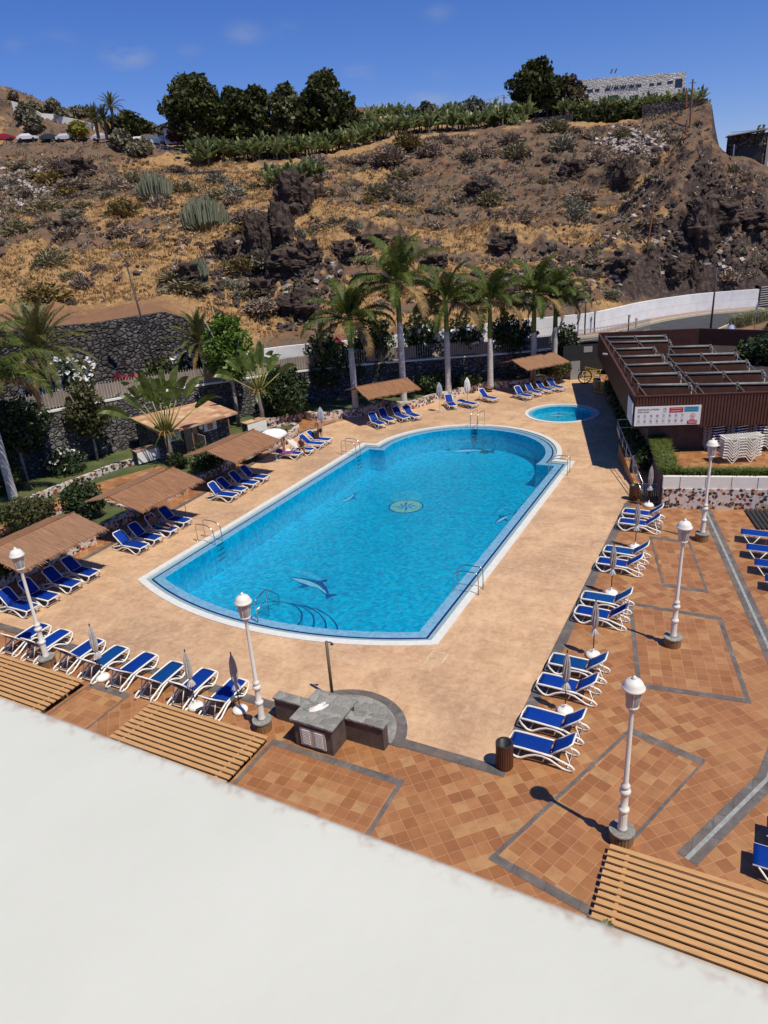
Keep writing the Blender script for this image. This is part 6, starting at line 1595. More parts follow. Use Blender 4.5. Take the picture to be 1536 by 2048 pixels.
bush('shrub', 'dark shrub left of the third royal palm trunk', P(862,785,G0), 2.6, 1.9, 66, M_hedge, .08, 450)
bush('shrub', 'dark shrub right of the third royal palm trunk', P(935,775,G0), 2.4, 1.5, 67, M_hedge, .08, 450)
bush('shrub', 'green shrub below the rightmost royal palm', P(1112,757,G0), 2.6, 1.6, 68, M_ficus2, .08, 450)
bush('shrub', 'low shrub beside the lawn left of the grey parasol', P(603,828,G0), 1.5, 1.0, 69, M_hedge, .07, 500)
bush('shrub', 'dark bush at the far left edge under the palm', P(12,985,G0), 2.4, 2.0, 70, M_hedge, .08, 450)
bush('shrub', 'dark bush at the left edge behind the first reed canopy post', P(-8,1150,G0), 2.2, 1.6, 71, M_hedge, .08, 450)
for i, (px, py, w, h, mt, fl, fx, lab) in enumerate([(128,812,4.4,3.5,M_hedge,M_flower,.42,'white flowering oleander on the wall in front of the dark stone wall'), (88,835,2.6,3.0,M_hedge,M_flower,.35,'white flowering oleander behind the left palm fronds'), (385,772,3.4,3.0,M_hedge,M_flower,.35,'white flowering oleander below the smaller date palm'), (438,755,2.4,3.6,M_ficus2,M_flower,.2,'tall oleander with few white flowers beside the bright green tree'), (318,780,2.6,2.6,M_ficus2,None,0,"shrub on the wall behind the first traveller's palm"), (598,742,1.8,1.0,M_hedge,M_redfl,.3,'red flowering shrub along the white wall above the reed fence'), (655,728,3.0,3.0,M_hedge,M_redfl,.12,'dark hedge shrub above the wall left of the first royal palm'), (735,720,3.0,3.0,M_hedge,M_flower,.12,'dark hedge shrub above the wall by the second royal palm'), (850,712,3.4,3.4,M_hedge,M_flower,.18,'dark hedge shrub above the wall behind the tallest royal palm'), (930,706,3.2,2.8,M_hedge,M_flower,.15,'hedge shrub with pale flowers between the middle royal palms'), (1015,700,3.2,2.8,M_hedge,None,0,'dark hedge shrub above the wall behind the fourth royal palm'), (250,795,2.2,1.6,M_ficus2,M_redfl,.1,'low reddish shrub behind the reed fence')]):
    b_ = P(px, py, RZ+.3); bush('hedge_shrub', lab, b_+Vector((0,.9 if px < 640 else -.1,0)), w, h*(1 if px < 640 else .85), 80+i, mt, .10, 260, fl, None, fx)
# hedge in the planter on the right and plants of the far right
def grassy(name, lab, pts, h, w, seed, n, mat, cat='hedge'):
    r = np.random.default_rng(seed); V = []; L = sum((b-a).length for a, b in zip(pts, pts[1:]))
    for i in range(n):
        s = r.random()*L; 
        for a, b in zip(pts, pts[1:]):
            l = (b-a).length
            if s <= l: break
            s -= l
        d = (b-a).normalized(); nn = Vector((-d.y, d.x, 0)); p = a+d*s+nn*r.uniform(-w/2, w/2); az = r.uniform(0, 2*PI); hh = h*(.5+.6*r.random())
        q = np.array(p); o = np.array([math.cos(az), math.sin(az), 0]); sd = np.array([-math.sin(az), math.cos(az), 0])*.022; m_ = q+o*hh*.22+np.array([0,0,hh*.75]); tp = q+o*hh*.62+np.array([0,0,hh*.85])
        V.append((q-sd, q+sd, m_+sd, m_-sd)); V.append((m_-sd, m_+sd, tp+sd*.2, tp-sd*.2))
    o = link(name, vmesh(name, V, mat)); tag(o, lab, cat); return o
M_grassy = leafmat('grassy_hedge', (.07,.10,.018), (.20,.24,.06), .5, .3, 2)
grassy('grassy_hedge', 'low grassy hedge in the planter on top of the mosaic wall', [UA+wb*.45+Vector((0,0,1.45)), UB+wb*.45+Vector((0,0,1.45))], .48, .5, 1, 5200, M_grassy)
grassy('grassy_hedge', 'bright green grassy hedge along the ramp', [UA+wb*.4+wd_*.35+Vector((0,0,1.4)), UA+wb*6.3+wd_*.5+Vector((0,0,1.4))], .6, .7, 2, 4200, M_grassy)
for i, (px, py, z, w, h, mt, lab) in enumerate([(1520,735,2.4,5.2,4.6,M_hedge,'big dark leafy shrub at the right edge behind the solar collectors'), (1548,700,2.4,4.2,4.0,M_ficus2,'dark shrub at the right edge beside the flower bed')]):
    bush('shrub', lab, P(px, py, z)+Vector((0,-1.2,0)), w*.85, h*.62, 110+i, mt, .13, 240)
r = np.random.default_rng(4); c0 = P(1492,662,RZ+.45)
grassy('flower_bed_plants', 'pale spiky succulents in the roundabout flower bed', [P(1470,654,RZ+.45), P(1500,647,RZ+.45), P(1530,638,RZ+.45)], 1.2, 1.5, 7, 900, leafmat('pale_succulent', (.16,.17,.07), (.34,.32,.16), .6, .2), 'plant')
bl = [(P(px, py, RZ+.5).x-c0.x, P(px, py, RZ+.5).y-c0.y, .1, .22, .22, .2) for px, py in [(1478,668),(1483,672),(1488,668),(1493,674),(1498,670),(1503,677),(1490,678),(1508,671)]]
o = link('yellow_flowers', crown_mesh('yellow_flowers', bl, 3000, .06, M_yelfl, 5, .6, .9), None, c0); tag(o, 'yellow flowers in the roundabout bed', 'flowers')
bl = []
for i in range(26): s = i/25; p = W(17.9-5.4*s+.6, 19.2+18.6*s); bl.append((p.x, p.y, .75+.2*random.random(), .55, .55, .55))
o = link('climbing_plants', crown_mesh('climbing_plants', bl, 500, .09, M_hedge, 15, .5), None); tag(o, 'dark shaded planting between the low wall and the brown building', 'plants')
# small palm tip poking up over the parapet
V = []; r = np.random.default_rng(8); ribs = MB()
pt = P(1215,1838,3.0)
for i in range(16): rib = frond(V, r, (0,0,2.25), i*2.4, math.radians(78-5*i), .85, 1.2, .22, 26, .2); ribs.tube(rib[::3], .012, 4)
pt.z = -2.6; t = thing('small_palm', 'small palm whose leaf tips peek above the parapet by the right slatted roof', 'palm tree', W(21.75, -9.6, -1.95)); link('fronds', vmesh('fronds', V, M_canary), t); mb = MB(); mb.tube([(0,0,0), (0,0,2.5)], [.09,.07], 8); mb.build('trunk', M_bark, t, True)
# ================================================================== the hill: banana terraces, trees, shrubs, rocks
def banana_mesh(seed):
    r = np.random.default_rng(seed); V = []
    for i in range(13):
        az = i*2.4+r.uniform(-.4,.4); e = math.radians(r.uniform(25,82)); d = np.array([math.cos(az)*math.cos(e), math.sin(az)*math.cos(e), math.sin(e)]); paddle(V, np.array([0,0,.75])+d*.3, d, 1.6+.6*r.random(), .30, np.cross(d, np.array([-math.sin(az), math.cos(az), 0]))*-1, r, .8)
    return V
def make_banana(seed):
    t = thing('banana_plant', 'banana', 'banana plant'); link('leaves', vmesh('leaves', banana_mesh(seed), [M_banana, M_dryleaf], (np.random.default_rng(seed).random(len(banana_mesh(seed))) < .06).astype(int)), t)
    mb = MB(); mb.tube([(0,0,-.3), (0,0,.7), (0,0,1.0)], [.13,.11,.07], 6); mb.build('stem', pm('banana_stem', (.20,.17,.08), .7, .3, 3) if 'banana_stem' not in bpy.data.materials else bpy.data.materials['banana_stem'], t); return t
BNS = [First(lambda s=s: make_banana(s)) for s in (1, 2, 3)]
def banana_line(pts, n, depth, lab, grp, scale=1.25, behind=0.0):
    "pts: (px, py of the foot, distance)"
    q = [Q(*p) for p in pts]; seg = [(b-a).length for a, b in zip(q, q[1:])]; L = sum(seg)
    for i in range(n):
        s = L*(i+random.random()*.8)/n
        for a, b, l in zip(q, q[1:], seg):
            if s <= l: break
            s -= l
        p = a.lerp(b, min(1, s/l)); y = p.y+random.uniform(0, depth); x = p.x*(y/p.y)+jit(.6)
        z = max(tz(x, y), p.z-1.2) if behind == 0 else p.z+behind*(y-p.y)
        BNS[i % 3](Vector((x, y, z-.1)), random.random()*6.28, lab, grp, scale*random.uniform(.85, 1.2))
banana_line([(392,334,132),(470,331,133),(560,328,134),(640,318,134),(700,300,134)], 84, 5, 'banana plant in the lower plantation below the big dark trees', 'banana plants on the lower terrace', 1.12)
banana_line([(700,296,138),(790,282,140),(880,276,141),(960,272,141),(1060,268,139)], 74, 8, 'banana plant in the middle plantation right of the big dark trees', 'banana plants on the middle terrace', 1.15)
banana_line([(735,255,168),(860,246,170),(960,240,172),(1020,238,172)], 46, 10, 'banana plant on the skyline terrace beyond the dark trees', 'banana plants on the skyline terrace', 1.05)
banana_line([(1040,262,134),(1020,240,150),(1100,228,144),(1160,232,142),(1230,227,140),(1320,219,137),(1402,210,133)], 72, 3, 'banana plant along the terrace in front of the ruined white house', 'banana plants by the ruin', .9, .05)
banana_line([(540,378,107),(580,374,107),(640,366,108)], 16, 3, 'banana plant in the small patch above the dark boulder', 'banana plants in the gully', 1.0)
# walls of the plantation
def wline(name, lab, pts, h, mat, th=.5, sink=1.5, grp=None):
    q = [Q(*p) for p in pts]; return wallthing(name, lab, [(p.x, p.y) for p in q], th, [p.z-h-sink for p in q], [p.z for p in q], mat, 'wall', grp)
wline('terrace_wall', 'dark stone terrace wall below the big trees', [(335,293,146),(430,295,146),(520,293,147),(640,287,148)], 3, M_drystone)
wline('terrace_wall', 'long dark patterned terrace wall under the banana plants in front of the ruin', [(1062,237,133),(1100,234,132.5),(1145,228,131)], 3.2, M_drystone)
wline('terrace_wall', 'dark stone terrace wall on the crest at the right end of the plantation', [(1285,211,129),(1340,203,127.5),(1416,197,125)], 2.6, M_drystone)
wline('terrace_wall', 'broken dry stone wall on the slope above the left street lamp', [(268,529,81),(300,517,82),(340,508,82.5),(400,500,83)], 1.9, M_drystone)
wline('terrace_wall', 'low dry stone terrace wall below the lower plantation', [(300,351,124),(360,346,124.5),(450,340,125)], 1.2, M_drystone)
wline('terrace_wall', 'pale rubble bank below the lower plantation', [(385,337,131),(480,335,131.5),(590,331,131)], 1.3, stonemat('pale_rubble', .5, (.16,.14,.125), (.40,.37,.34), (.04,.035,.03), .08, 1))
q = [Q(*p) for p in [(300,292,150),(316,290,150),(336,292,150)]]; wallthing('concrete_ramp', 'pale concrete retaining wall beside the parked cars', [(p.x, p.y) for p in q], 1.0, [p.z-3.2 for p in q], [p.z for p in q], M_conc)
q = [T_(px, py, 120., 262.) for px, py in [(28,222),(60,231),(85,238),(110,243),(150,250),(188,259)]]; wallthing('parapet_wall', 'long white wall stepping down the hill at the upper left', [(p.x, p.y) for p in q], .5, [p.z-2.2 for p in q], [p.z+(1.9 if i < 2 else 1.3) for i, p in enumerate(q)], M_white)
# ---- big trees
def big_tree(name, lab, px, pyb, pyt, Y, wpx, seed, mat, leaf=.32, dens=46, cat='tree', low=.06, bulge=1.0):
    b = Q(px, pyb, Y) if Y else T_(px, pyb, 100., 262.); Y = b.y; t_ = Q(px, pyt, Y); k = math.hypot(b.x, Y)/FPX*1.04; h = t_.z-b.z; w = wpx*k
    r = np.random.default_rng(seed); t = thing(name, lab, cat, b)
    mb = MB(); mb.tube([(0,0,-1.5), (.2,0,h*.25), (0,.2,h*.6)], [h*.045,h*.035,h*.015], 8)
    for i in range(7): a = i*.9; mb.tube([(.1,0,h*(.12+.04*i)), (math.cos(a)*w*.2, math.sin(a)*w*.2, h*(.35+.05*i)), (math.cos(a)*w*.36, math.sin(a)*w*.36, h*(.5+.05*i))], [h*.022,h*.014,h*.005], 5)
    mb.build('trunk', M_bark, t, True); bl = []; n = 48
    for i in range(n):
        q = (i+.5)/n; z = h*(low+.1+(.84-low)*q); rad = w*.5*min(1, (math.sin(PI*(.20+.76*q))**.55)*bulge); a = i*2.4+r.uniform(-.5,.5); s = .26*w*.5*(.55+.85*r.random()); o = max(0, rad-s*.8)*(.5+.55*r.random())
        bl.append((o*math.cos(a), o*math.sin(a), z, s, s, s*.8))
    link('crown', crown_mesh('crown', bl, dens, leaf, mat, seed, .6, .6), t); return t
big_tree('fig_tree', 'leftmost of the row of big dark trees on the hill, widest crown', 400, 292, 158, 150, 130, 201, M_ficus)
big_tree('fig_tree', 'second big dark tree from the left in the row on the hill', 478, 290, 178, 152, 84, 202, M_ficus)
big_tree('fig_tree', 'third big dark tree in the row on the hill, narrow and brownish green', 522, 290, 172, 151, 76, 203, M_ficus)
big_tree('fig_tree', 'fourth big dark tree in the row on the hill, brownish green top', 580, 290, 172, 150, 88, 204, M_ficus2)
big_tree('fig_tree', 'rightmost and tallest of the row of big trees on the hill', 655, 290, 150, 150, 116, 205, M_ficus)
big_tree('fig_tree', 'low spreading dark tree right of the tallest tree, above the bananas', 715, 292, 228, 149, 90, 206, M_ficus2, low=.02)
big_tree('fig_tree', 'large dark tree left of the ruined white house', 1070, 236, 124, 148, 104, 207, M_ficus)
big_tree('brown_tree', 'smaller brownish tree between the large dark tree and the ruin', 1134, 226, 152, 149, 62, 208, leafmat('rusty_leaves', (.05,.04,.02), (.15,.11,.06), .6, .2, .6), dens=38)
big_tree('small_tree', 'small bare looking round tree among the skyline bananas', 854, 256, 204, 165, 40, 209, leafmat('grey_leaves', (.07,.07,.04), (.19,.17,.11), .7, .2, .6), .26, 40)
big_tree('small_tree', 'small grey green tree on the skyline left of the utility pole', 947, 250, 196, 168, 54, 210, leafmat('silver_leaves', (.06,.07,.05), (.16,.17,.13), .7, .2, .6), .26, 44)
big_tree('rubber_tree', 'wide dark green tree behind the distant palms at the upper left', 258, 268, 230, 185, 74, 211, M_ficus, .36, 40, low=.0)
big_tree('yellow_bush', 'yellow green bush tree above the parked cars', 158, 277, 243, 192, 34, 212, leafmat('yellow_leaves', (.16,.15,.02), (.42,.36,.06), .6, .2, .6), .3, 44)
big_tree('bougainvillea', 'dark red bougainvillea left of the big dark trees', 353, 284, 262, 150, 32, 213, leafmat('red_leaves', (.10,.015,.02), (.26,.05,.06), .6, .2, .6), .22, 60)
for i, (px, pb, pt_, w, Y) in enumerate([(30,205,182,16,204),(108,226,198,26,200),(68,228,204,30,198),(130,238,222,40,197),(55,246,208,36,190),(160,230,220,50,203),(300,268,248,36,184),(330,272,250,26,182),(70,262,228,34,180),(245,300,262,44,165),(285,306,280,40,150),(275,312,290,50,140)]):
    big_tree('hill_bush', 'grey green bush on the upper left hillside', px, pb, pt_, 0, w, 230+i, leafmat('dusty_leaves', (.10,.095,.055), (.26,.235,.15), .8, .15, .6) if 'dusty_leaves' not in bpy.data.materials else bpy.data.materials['dusty_leaves'], .30, 40, 'bush', 0).__setitem__('group', 'bushes on the upper left hillside')
for (px, pyc, pyb, R, s, lab) in [(228,212,246,4.6,301,'distant palm standing highest of three against the sky at the upper left'), (197,238,275,5.0,302,'left one of the two lower distant palms at the upper left'), (214,240,276,5.0,303,'right one of the two lower distant palms at the upper left')]:
    b = Q(px, pyb, 178); c = Q(px, pyc, 178); date_palm(lab, b, c.z-b.z, R*.78, s, 40, True, 'distant_palm')
for i, (px, pb, pt_, w, Y) in enumerate([(1165,252,222,46,134), (1200,252,216,50,133), (1240,250,214,50,132), (1280,247,212,46,131), (1315,244,216,36,129.5)]):
    big_tree('vine_bush', 'dark green bush smothering the terrace wall below the ruin, %s from the left' % ORD[i], px, pb, pt_, Y, w, 260+i, M_ficus, .26, 50, 'bush', 0)
# ---- ruined house
rA, rB = Q(1160,200,150), Q(1369,186,143.5); tA, tB = Q(1164,160,150), Q(1369,144,143.5)
d = rB-rA; d.z = 0; Lr = d.length; ra = math.atan2(d.y, d.x)
t = thing('ruined_house', 'roofless whitewashed stone ruin with small windows on the crest', 'building', (rA.x, rA.y, 0), ra)
mb = MB(); zb = min(rA.z, rB.z)-5; th_ = .6; M_ruin = stonemat('worn_whitewash', .55, (.62,.59,.52), (.90,.86,.77), (.50,.47,.42), .03, .35, (1,1,1.6))
prof = [(Lr*i/16, tA.z+(tB.z-tA.z)*i/16+random.uniform(-.10,.08)) for i in range(17)]
mb.wall([(x, 0) for x, z in prof], th_, zb, [z for x, z in prof]); fw = mb.build('front_wall', M_ruin, t)
for (x0, y0, x1, y1, za, zc) in [(0,.3,0,8,tA.z,tA.z-1.2), (Lr-.3,.3,Lr-.3,8,tB.z-.5,tB.z-1.6), (0,8,Lr,8,tA.z-1,tB.z-1)]:
    mb = MB(); mb.wall([(x0, y0), (x1, y1)], th_, zb, [za, zc]); mb.build('side_wall', M_ruin, t)
zm = (tA.z+tB.z)/2
for i, (fx, dz, w, h) in enumerate([(.10,.42,.75,.5),(.17,.42,.6,.4),(.27,.42,.6,.4),(.35,.40,.6,.4),(.42,.39,.6,.4),(.50,.38,.6,.4),(.57,.37,.6,.4),(.69,.36,.6,.4),(.76,.35,.6,.4),(.86,.33,.7,.4),(.94,.38,.9,1.3)]):
    zt = tA.z+(tB.z-tA.z)*fx; mb = MB(); mb.box((Lr*fx, -th_/2-.002, zt-dz*4.4), (w*1.3, .05, h)); mb.build('beam_hole', M_glass, t)
for fx, dz, w, h, green in [(.14,.95,1.4,1.6,0),(.235,.93,1.4,1.8,1),(.335,.9,1.5,2.6,1),(.53,.88,1.5,1.9,0),(.69,.85,1.4,1.8,0)]:
    zt = tA.z+(tB.z-tA.z)*fx; mb = MB(); mb.box((Lr*fx, -th_/2-.004, zt-dz*4.6), (w, .07, h)); wn_2 = mb.build('window', pm('faded_green', (.05,.09,.06), .7) if green else M_glass, t); mb = MB(); mb.box((Lr*fx, -th_/2-.03, zt-dz*4.6-h/2-.08), (w+.3, .14, .14)); mb.build('sill', M_ruin, wn_2)
mb = MB()
for i in range(13): mb.box((Lr*(.27+.025*i), -th_/2-.08, tA.z+(tB.z-tA.z)*(.27+.025*i)-1.35-.01*i), (.22,.2,.24))
mb.build('beam_ends', M_bark, t)
for fx in (.29, .33): mb = MB(); mb.tube([(Lr*fx,0,tA.z+.4), (Lr*fx+.3,0,tA.z+1.1)], .12, 5); mb.build('stub', M_bark, t)
# small overgrown hut at the right end of the ridge
t = thing('ruined_hut', 'small collapsing overgrown hut on the ridge at the right edge', 'building', Q(1452,312,118)+Vector((0,0,-.35)), -.32); t.scale = (.8, .8, .86)
mb = MB(); mb.box((3.6,1.6,.9), (6.6,3.6,5.3)); mb.build('wall', M_drystone, t)
mb = MB(); mb.box((3.2,.8,3.75), (6.6,4.6,.16), rot=Matrix.Rotation(-.08, 3, 'Y')); mb.box((2.6,-.4,4.0), (4.4,.2,.1)); mb.build('roof', M_conc, t)
mb = MB(); mb.box((4.0,-.24,.3), (4.2,.06,2.2)); mb.build('opening', M_black, t); mb = MB(); mb.box((1.2,-.35,.9), (.22,.2,2.4)); mb.build('post', M_white, t); mb = MB(); mb.box((6.95,-.1,.9), (.5,.5,6.2)); mb.build('end_pillar', M_conc, t)
link('overgrowth', crown_mesh('overgrowth', [(3.4,-.3,2.9,2.2,.6,.8), (5.6,-.3,2.6,1.4,.6,1.3), (5.5,0,4.2,.9,.8,.6)], 60, .22, bpy.data.materials['dusty_leaves'], 9, .5), t)
# house fragments behind the bougainvillea
b = Q(372,286,152); t = thing('shed', 'low white shed with a dark roof hidden behind the bougainvillea', 'building', b); mb = MB(); mb.box((0,0,1.2), (7,3,2.6)); mb.build('wall', M_white, t); mb = MB(); mb.box((0,0,2.62), (7.6,3.6,.2)); mb.build('roof', M_shade, t); mb = MB(); mb.box((.8,-1.53,1.2), (1.2,.06,1.6)); mb.build('green_door', pm('green_panel', (.03,.22,.08), .5), t)
# ---- cars
def make_car():
    t = thing('parked_car', 'car', 'car'); mb = MB(); pr = [(-2.1,.35), (-2.12,.75), (-1.95,.92), (-1.2,.98), (-.55,1.42), (.95,1.45), (1.75,1.0), (2.08,.95), (2.12,.4)]
    n = len(pr); vs = [(x, -.85*(1 if z < 1.1 else .82), z) for x, z in pr]+[(x, .85*(1 if z < 1.1 else .82), z) for x, z in pr]; mb.add(vs, [(i, i+1, n+i+1, n+i) for i in range(n-1)]+[(n-1, 0, n, 2*n-1), tuple(range(n))[::-1], tuple(range(n, 2*n))]); mb.build('body', M_white, t)
    mb = MB()
    for s in (-1, 1): mb.add([(-1.1, s*.80, 1.02), (1.6, s*.80, 1.02), (.9, s*.715, 1.38), (-.5, s*.715, 1.36)], [(0,1,2,3)])
    mb.add([(-1.24,-.70,1.02), (-1.24,.70,1.02), (-.62,.62,1.40), (-.62,-.62,1.40)], [(0,1,2,3)]); mb.build('windows', M_glass, t)
    for x in (-1.35, 1.35):
        for s in (-1, 1): mb = MB(); mb.tube([(x, s*.66, .32), (x, s*.88, .32)], .32, 12); mb.build('wheel', M_black, t)
    return t
CARS = First(make_car)
def carpaint(nm, col): return pm(nm, col, .25, .03, 2, spec=.6)
for (px, py, Y, col, nm, lab) in [(12,281,197,(.30,.015,.02),'red','dark red car parked at the far left of the hillside row'), (57,281,196,(.70,.70,.69),'white','white car, second in the hillside row, seen side on'), (102,281,195,(.04,.045,.05),'dark','dark car in the middle of the hillside row'), (134,281,194,(.60,.61,.62),'silver','pale car with dark windows right of the dark car on the hillside'), (205,281,190,(.50,.52,.55),'grey','grey car half hidden below the distant palms'), (280,291,152,(.72,.72,.72),'whitevan','white car parked beside the pale concrete wall'), (312,290,154,(.10,.14,.22),'blue','dark blue car beside the white one, by the concrete wall'), (329,289,155,(.03,.06,.16),'navy','blue car at the right end by the concrete wall')]:
    b = Q(px, py, Y); c = CARS(b+Vector((0,0,-.15)), PI+jit(.1), lab, None, 1.12); m_ = carpaint('paint_'+nm, col)
    bd_ = [ch for ch in c.children if ch.name.startswith('body')][0]; bd_.data = bd_.data.copy(); bd_.data.materials[0] = m_
# ---- utility poles and a wire
def upole(lab, px, pyb, pyt, Y, lean=0., r=.16):
    b = Q(px, pyb, Y); tp = Q(px+lean, pyt, Y); t = thing('utility_pole', lab, 'pole', b); mb = MB(); mb.tube([(0,0,-1), (tp.x-b.x, 0, tp.z-b.z)], [r,r*.7], 6); mb.build('pole', M_post, t); mb = MB(); mb.box((tp.x-b.x, -.05, tp.z-b.z-.5), (1.0,.08,.1)); mb.build('crossarm', M_bark, t); return tp
p1 = upole('leaning wooden pole on the crest right of the ruin', 1381, 238, 158, 121.5, 5)
p2 = upole('wooden pole on the upper right slope below the crest wall', 1362, 352, 240, 106, 12)
p3 = upole('wooden pole halfway up the right slope', 1287, 535, 398, 79.5, 22, .12)
p4 = upole('thin pole on the skyline among the bananas', 1008, 246, 190, 158, 0)
upole('short post on the crest beside the leaning pole', 1373, 200, 176, 124, 0)
for a, b, lab in [(Q(740,226,168), p4, 'thin power cable running across the skyline to the thin pole'), (p1, p2, 'thin power cable from the crest pole to the slope pole'), (p2, p3, 'thin power cable down the right slope')]:
    mb = MB(); mb.tube([a.lerp(b, k/12)-Vector((0,0,4*1.0*(k/12)*(1-k/12))) for k in range(13)], .022, 4); tag(mb.build('power_cable', M_black), lab, 'cable')
# ---- candelabra spurge clumps
def spurge(lab, px, py, wpx, hpx, seed):
    b = T_(px, py); k = b.y/FPX*1.05; w, h = wpx*k, hpx*k; r = np.random.default_rng(seed); t = thing('candelabra_spurge', lab, 'succulent', b-Vector((0,0,.2)), 0, 'candelabra spurges on the slope'); mb = MB()
    for i in range(150):
        a = r.uniform(0, 2*PI); q = math.sqrt(r.random()); x, y = math.cos(a)*q, math.sin(a)*q; hh = h*(1-.45*q*q)*r.uniform(.75,1.05)
        mb.tube([(x*w*.30, y*w*.30, 0), (x*w*.46, y*w*.46, hh*.3), (x*w*.5+r.uniform(-.1,.1), y*w*.5, hh)], [.05,.09,.075], 5)
    mb.build('stems', leafmat('spurge_stem', (.12,.14,.075), (.27,.28,.19), .6, .0, 1) if 'spurge_stem' not in bpy.data.materials else bpy.data.materials['spurge_stem'], t)
spurge('smaller upper clump of pale green candelabra spurge on the left slope', 312, 398, 62, 44, 1); spurge('larger lower clump of pale green candelabra spurge on the left slope', 412, 455, 84, 58, 2); spurge('small clump of spurge beside the left rocks', 402, 568, 34, 36, 3)
# ---- shrubs of the slope, each an object
M_sh = [leafmat('dry_grey_twigs', (.16,.118,.085), (.36,.27,.20), .9, .1, 1), leafmat('olive_scrub', (.12,.105,.05), (.30,.25,.135), .8, .15, 1), leafmat('pale_scrub', (.14,.13,.09), (.31,.28,.20), .85, .15, 1), leafmat('ochre_scrub', (.12,.09,.03), (.32,.23,.08), .85, .15, 1)]
def shrub_mesh(seed, mat):
    r = np.random.default_rng(seed); k = 620; d = r.normal(size=(k, 3)); d[:, 2] = np.abs(d[:, 2])*.9; d /= np.linalg.norm(d, axis=1)[:, None]; q = r.random(k)**.4
    C = d*q[:, None]*np.array([.95,.95,.85]); N_ = d+r.normal(size=(k, 3))*.5; N_ /= np.linalg.norm(N_, axis=1)[:, None]; t = r.normal(size=(k, 3)); X = np.cross(N_, t); X /= np.linalg.norm(X, axis=1)[:, None]
    return qmesh('shrub', C, N_*.15*(.6+.8*r.random(k))[:, None], X*.036, mat)
SHM = [shrub_mesh(i, M_sh[i % 4]) for i in range(8)]
SL_ = [('dry grey twiggy shrub on the hillside', 'dry grey shrubs on the hillside'), ('olive green shrub on the hillside', 'olive shrubs on the hillside'), ('pale grey green shrub on the hillside', 'pale shrubs on the hillside'), ('ochre yellow dry shrub on the hillside', 'ochre shrubs on the hillside')]
r = np.random.default_rng(77)
def sample(n, ymax=128, ymin=64):
    y = np.sqrt(r.uniform(ymin**2, ymax**2, n)) ; a = r.uniform(-.58, .60, n); x = a*y
    lim_ = np.where(x < sx_[-1], np.interp(x, sx_, sy_)+1.2, np.interp(x, wx, wy)+1.2); ok = (y > lim_) & (x < 53.6+.30*(y-120)+4*(y < 112)) & (y < 128+np.where(x < -18, 110, 0))
    dirt = (x < -15) & (y < 66.5)
    x, y = x[ok & ~dirt], y[ok & ~dirt]; return x, y, terr_z(x, y)
x, y, z = sample(1500); gq = grass_f(x, y); kk = r.random(len(x)) > np.maximum(gq*.6, np.where(x > 8, .45, 0)); x, y, z = x[kk], y[kk], z[kk]
cnt = 0; SHO = {}
for i in range(len(x)):
    if cnt >= 270: break
    rr = r.random(); k = 0 if rr < .5 else (1 if rr < .75 else (2 if rr < .9 else 3))
    if x[i] > 10 and k == 3: k = 0
    o = link('hillside_shrub', SHM[k+4*int(r.random() < .5)], None, (x[i], y[i], z[i]-.12), r.uniform(0, 6)); s = (.55+1.35*r.random()**1.6)*(1.2 if y[i] > 95 else 1.0); o.scale = (s*r.uniform(1, 1.5), s*r.uniform(1, 1.3), s*r.uniform(.7, 1.1)); tag(o, SL_[k][0], 'shrub', SL_[k][1]); cnt += 1
for (px_, py_, s, k, lab) in [(905,588,1.7,1,'')] : pass
for (px_, py_, s, k, lab) in [(485,540,1.5,3,'yellow green bush beside the dark cliff'), (815,300,2.4,3,'bright yellow green bush left above the right slope'), (250,430,2.2,3,'wide ochre green bush below the left spurge'), (470,395,1.6,2,'silvery bush on the terrace right of the larger spurge'), (430,398,1.5,1,'dark rounded bush above the larger spurge'), (780,325,2.6,0,'broad grey twiggy bush on the left shoulder of the right hill'), (1250,330,1.8,0,'grey bush in the middle of the right slope')]:
    b = T_(px_, py_); o = link('hillside_shrub', SHM[k], None, b-Vector((0,0,.2)), 1.); o.scale = (s*1.3, s*1.2, s); tag(o, lab, 'shrub')
# one mass of low scrub and dry grass tufts
x, y, z = np.concatenate([np.array(sample(8500, 132)), np.array(sample(8000, 238, 130))], 1); kk = r.random(len(x)) > grass_f(x, y)*.88; x, y, z = x[kk], y[kk], z[kk]; n_ = len(x); per = 18
bx = np.repeat(np.stack([x, y, z], -1), per, 0); k = len(bx); sc_ = np.repeat(r.uniform(.2, .55, n_), per)[:, None]; d = r.normal(size=(k, 3)); d[:, 2] = np.abs(d[:, 2])*.8+.1; d /= np.linalg.norm(d, axis=1)[:, None]
C = bx+d*sc_*r.random(k)[:, None]**.5; N_ = d+r.normal(size=(k, 3))*.4; N_ /= np.linalg.norm(N_, axis=1)[:, None]; X = np.cross(N_, r.normal(size=(k, 3))); X /= np.linalg.norm(X, axis=1)[:, None]
mi = np.repeat(r.choice(4, n_, p=[.45,.2,.15,.2]), per); mi = np.where(np.repeat(x, per) > 12, np.where(mi == 3, 0, mi), mi)
me = qmesh('scrub', C, N_*.17*sc_/.4, X*.045*sc_/.4, M_sh, mi); o = bpy.data.objects.new('scrub', me); COL.objects.link(o); tag(o, 'low dry scrub scattered over the whole hillside', 'scrub', None, 'stuff')
M_straw = leafmat('straw', (.21,.12,.046), (.46,.295,.13), .8, .3, .3)
x, y, z = np.concatenate([np.array(sample(52000, 132)), np.array(sample(16000, 238, 130))], 1)
n2 = grass_f(x, y); gz = terr_z(x, y+.6, False)-terr_z(x, y-.6, False); flat = np.abs(gz) < .85; ok = (n2 > r.random(len(x))*.7+.15) & flat
x, y, z = x[ok], y[ok], z[ok]; per = 4; b_ = np.repeat(np.stack([x, y, z], -1), per, 0); k = len(b_)
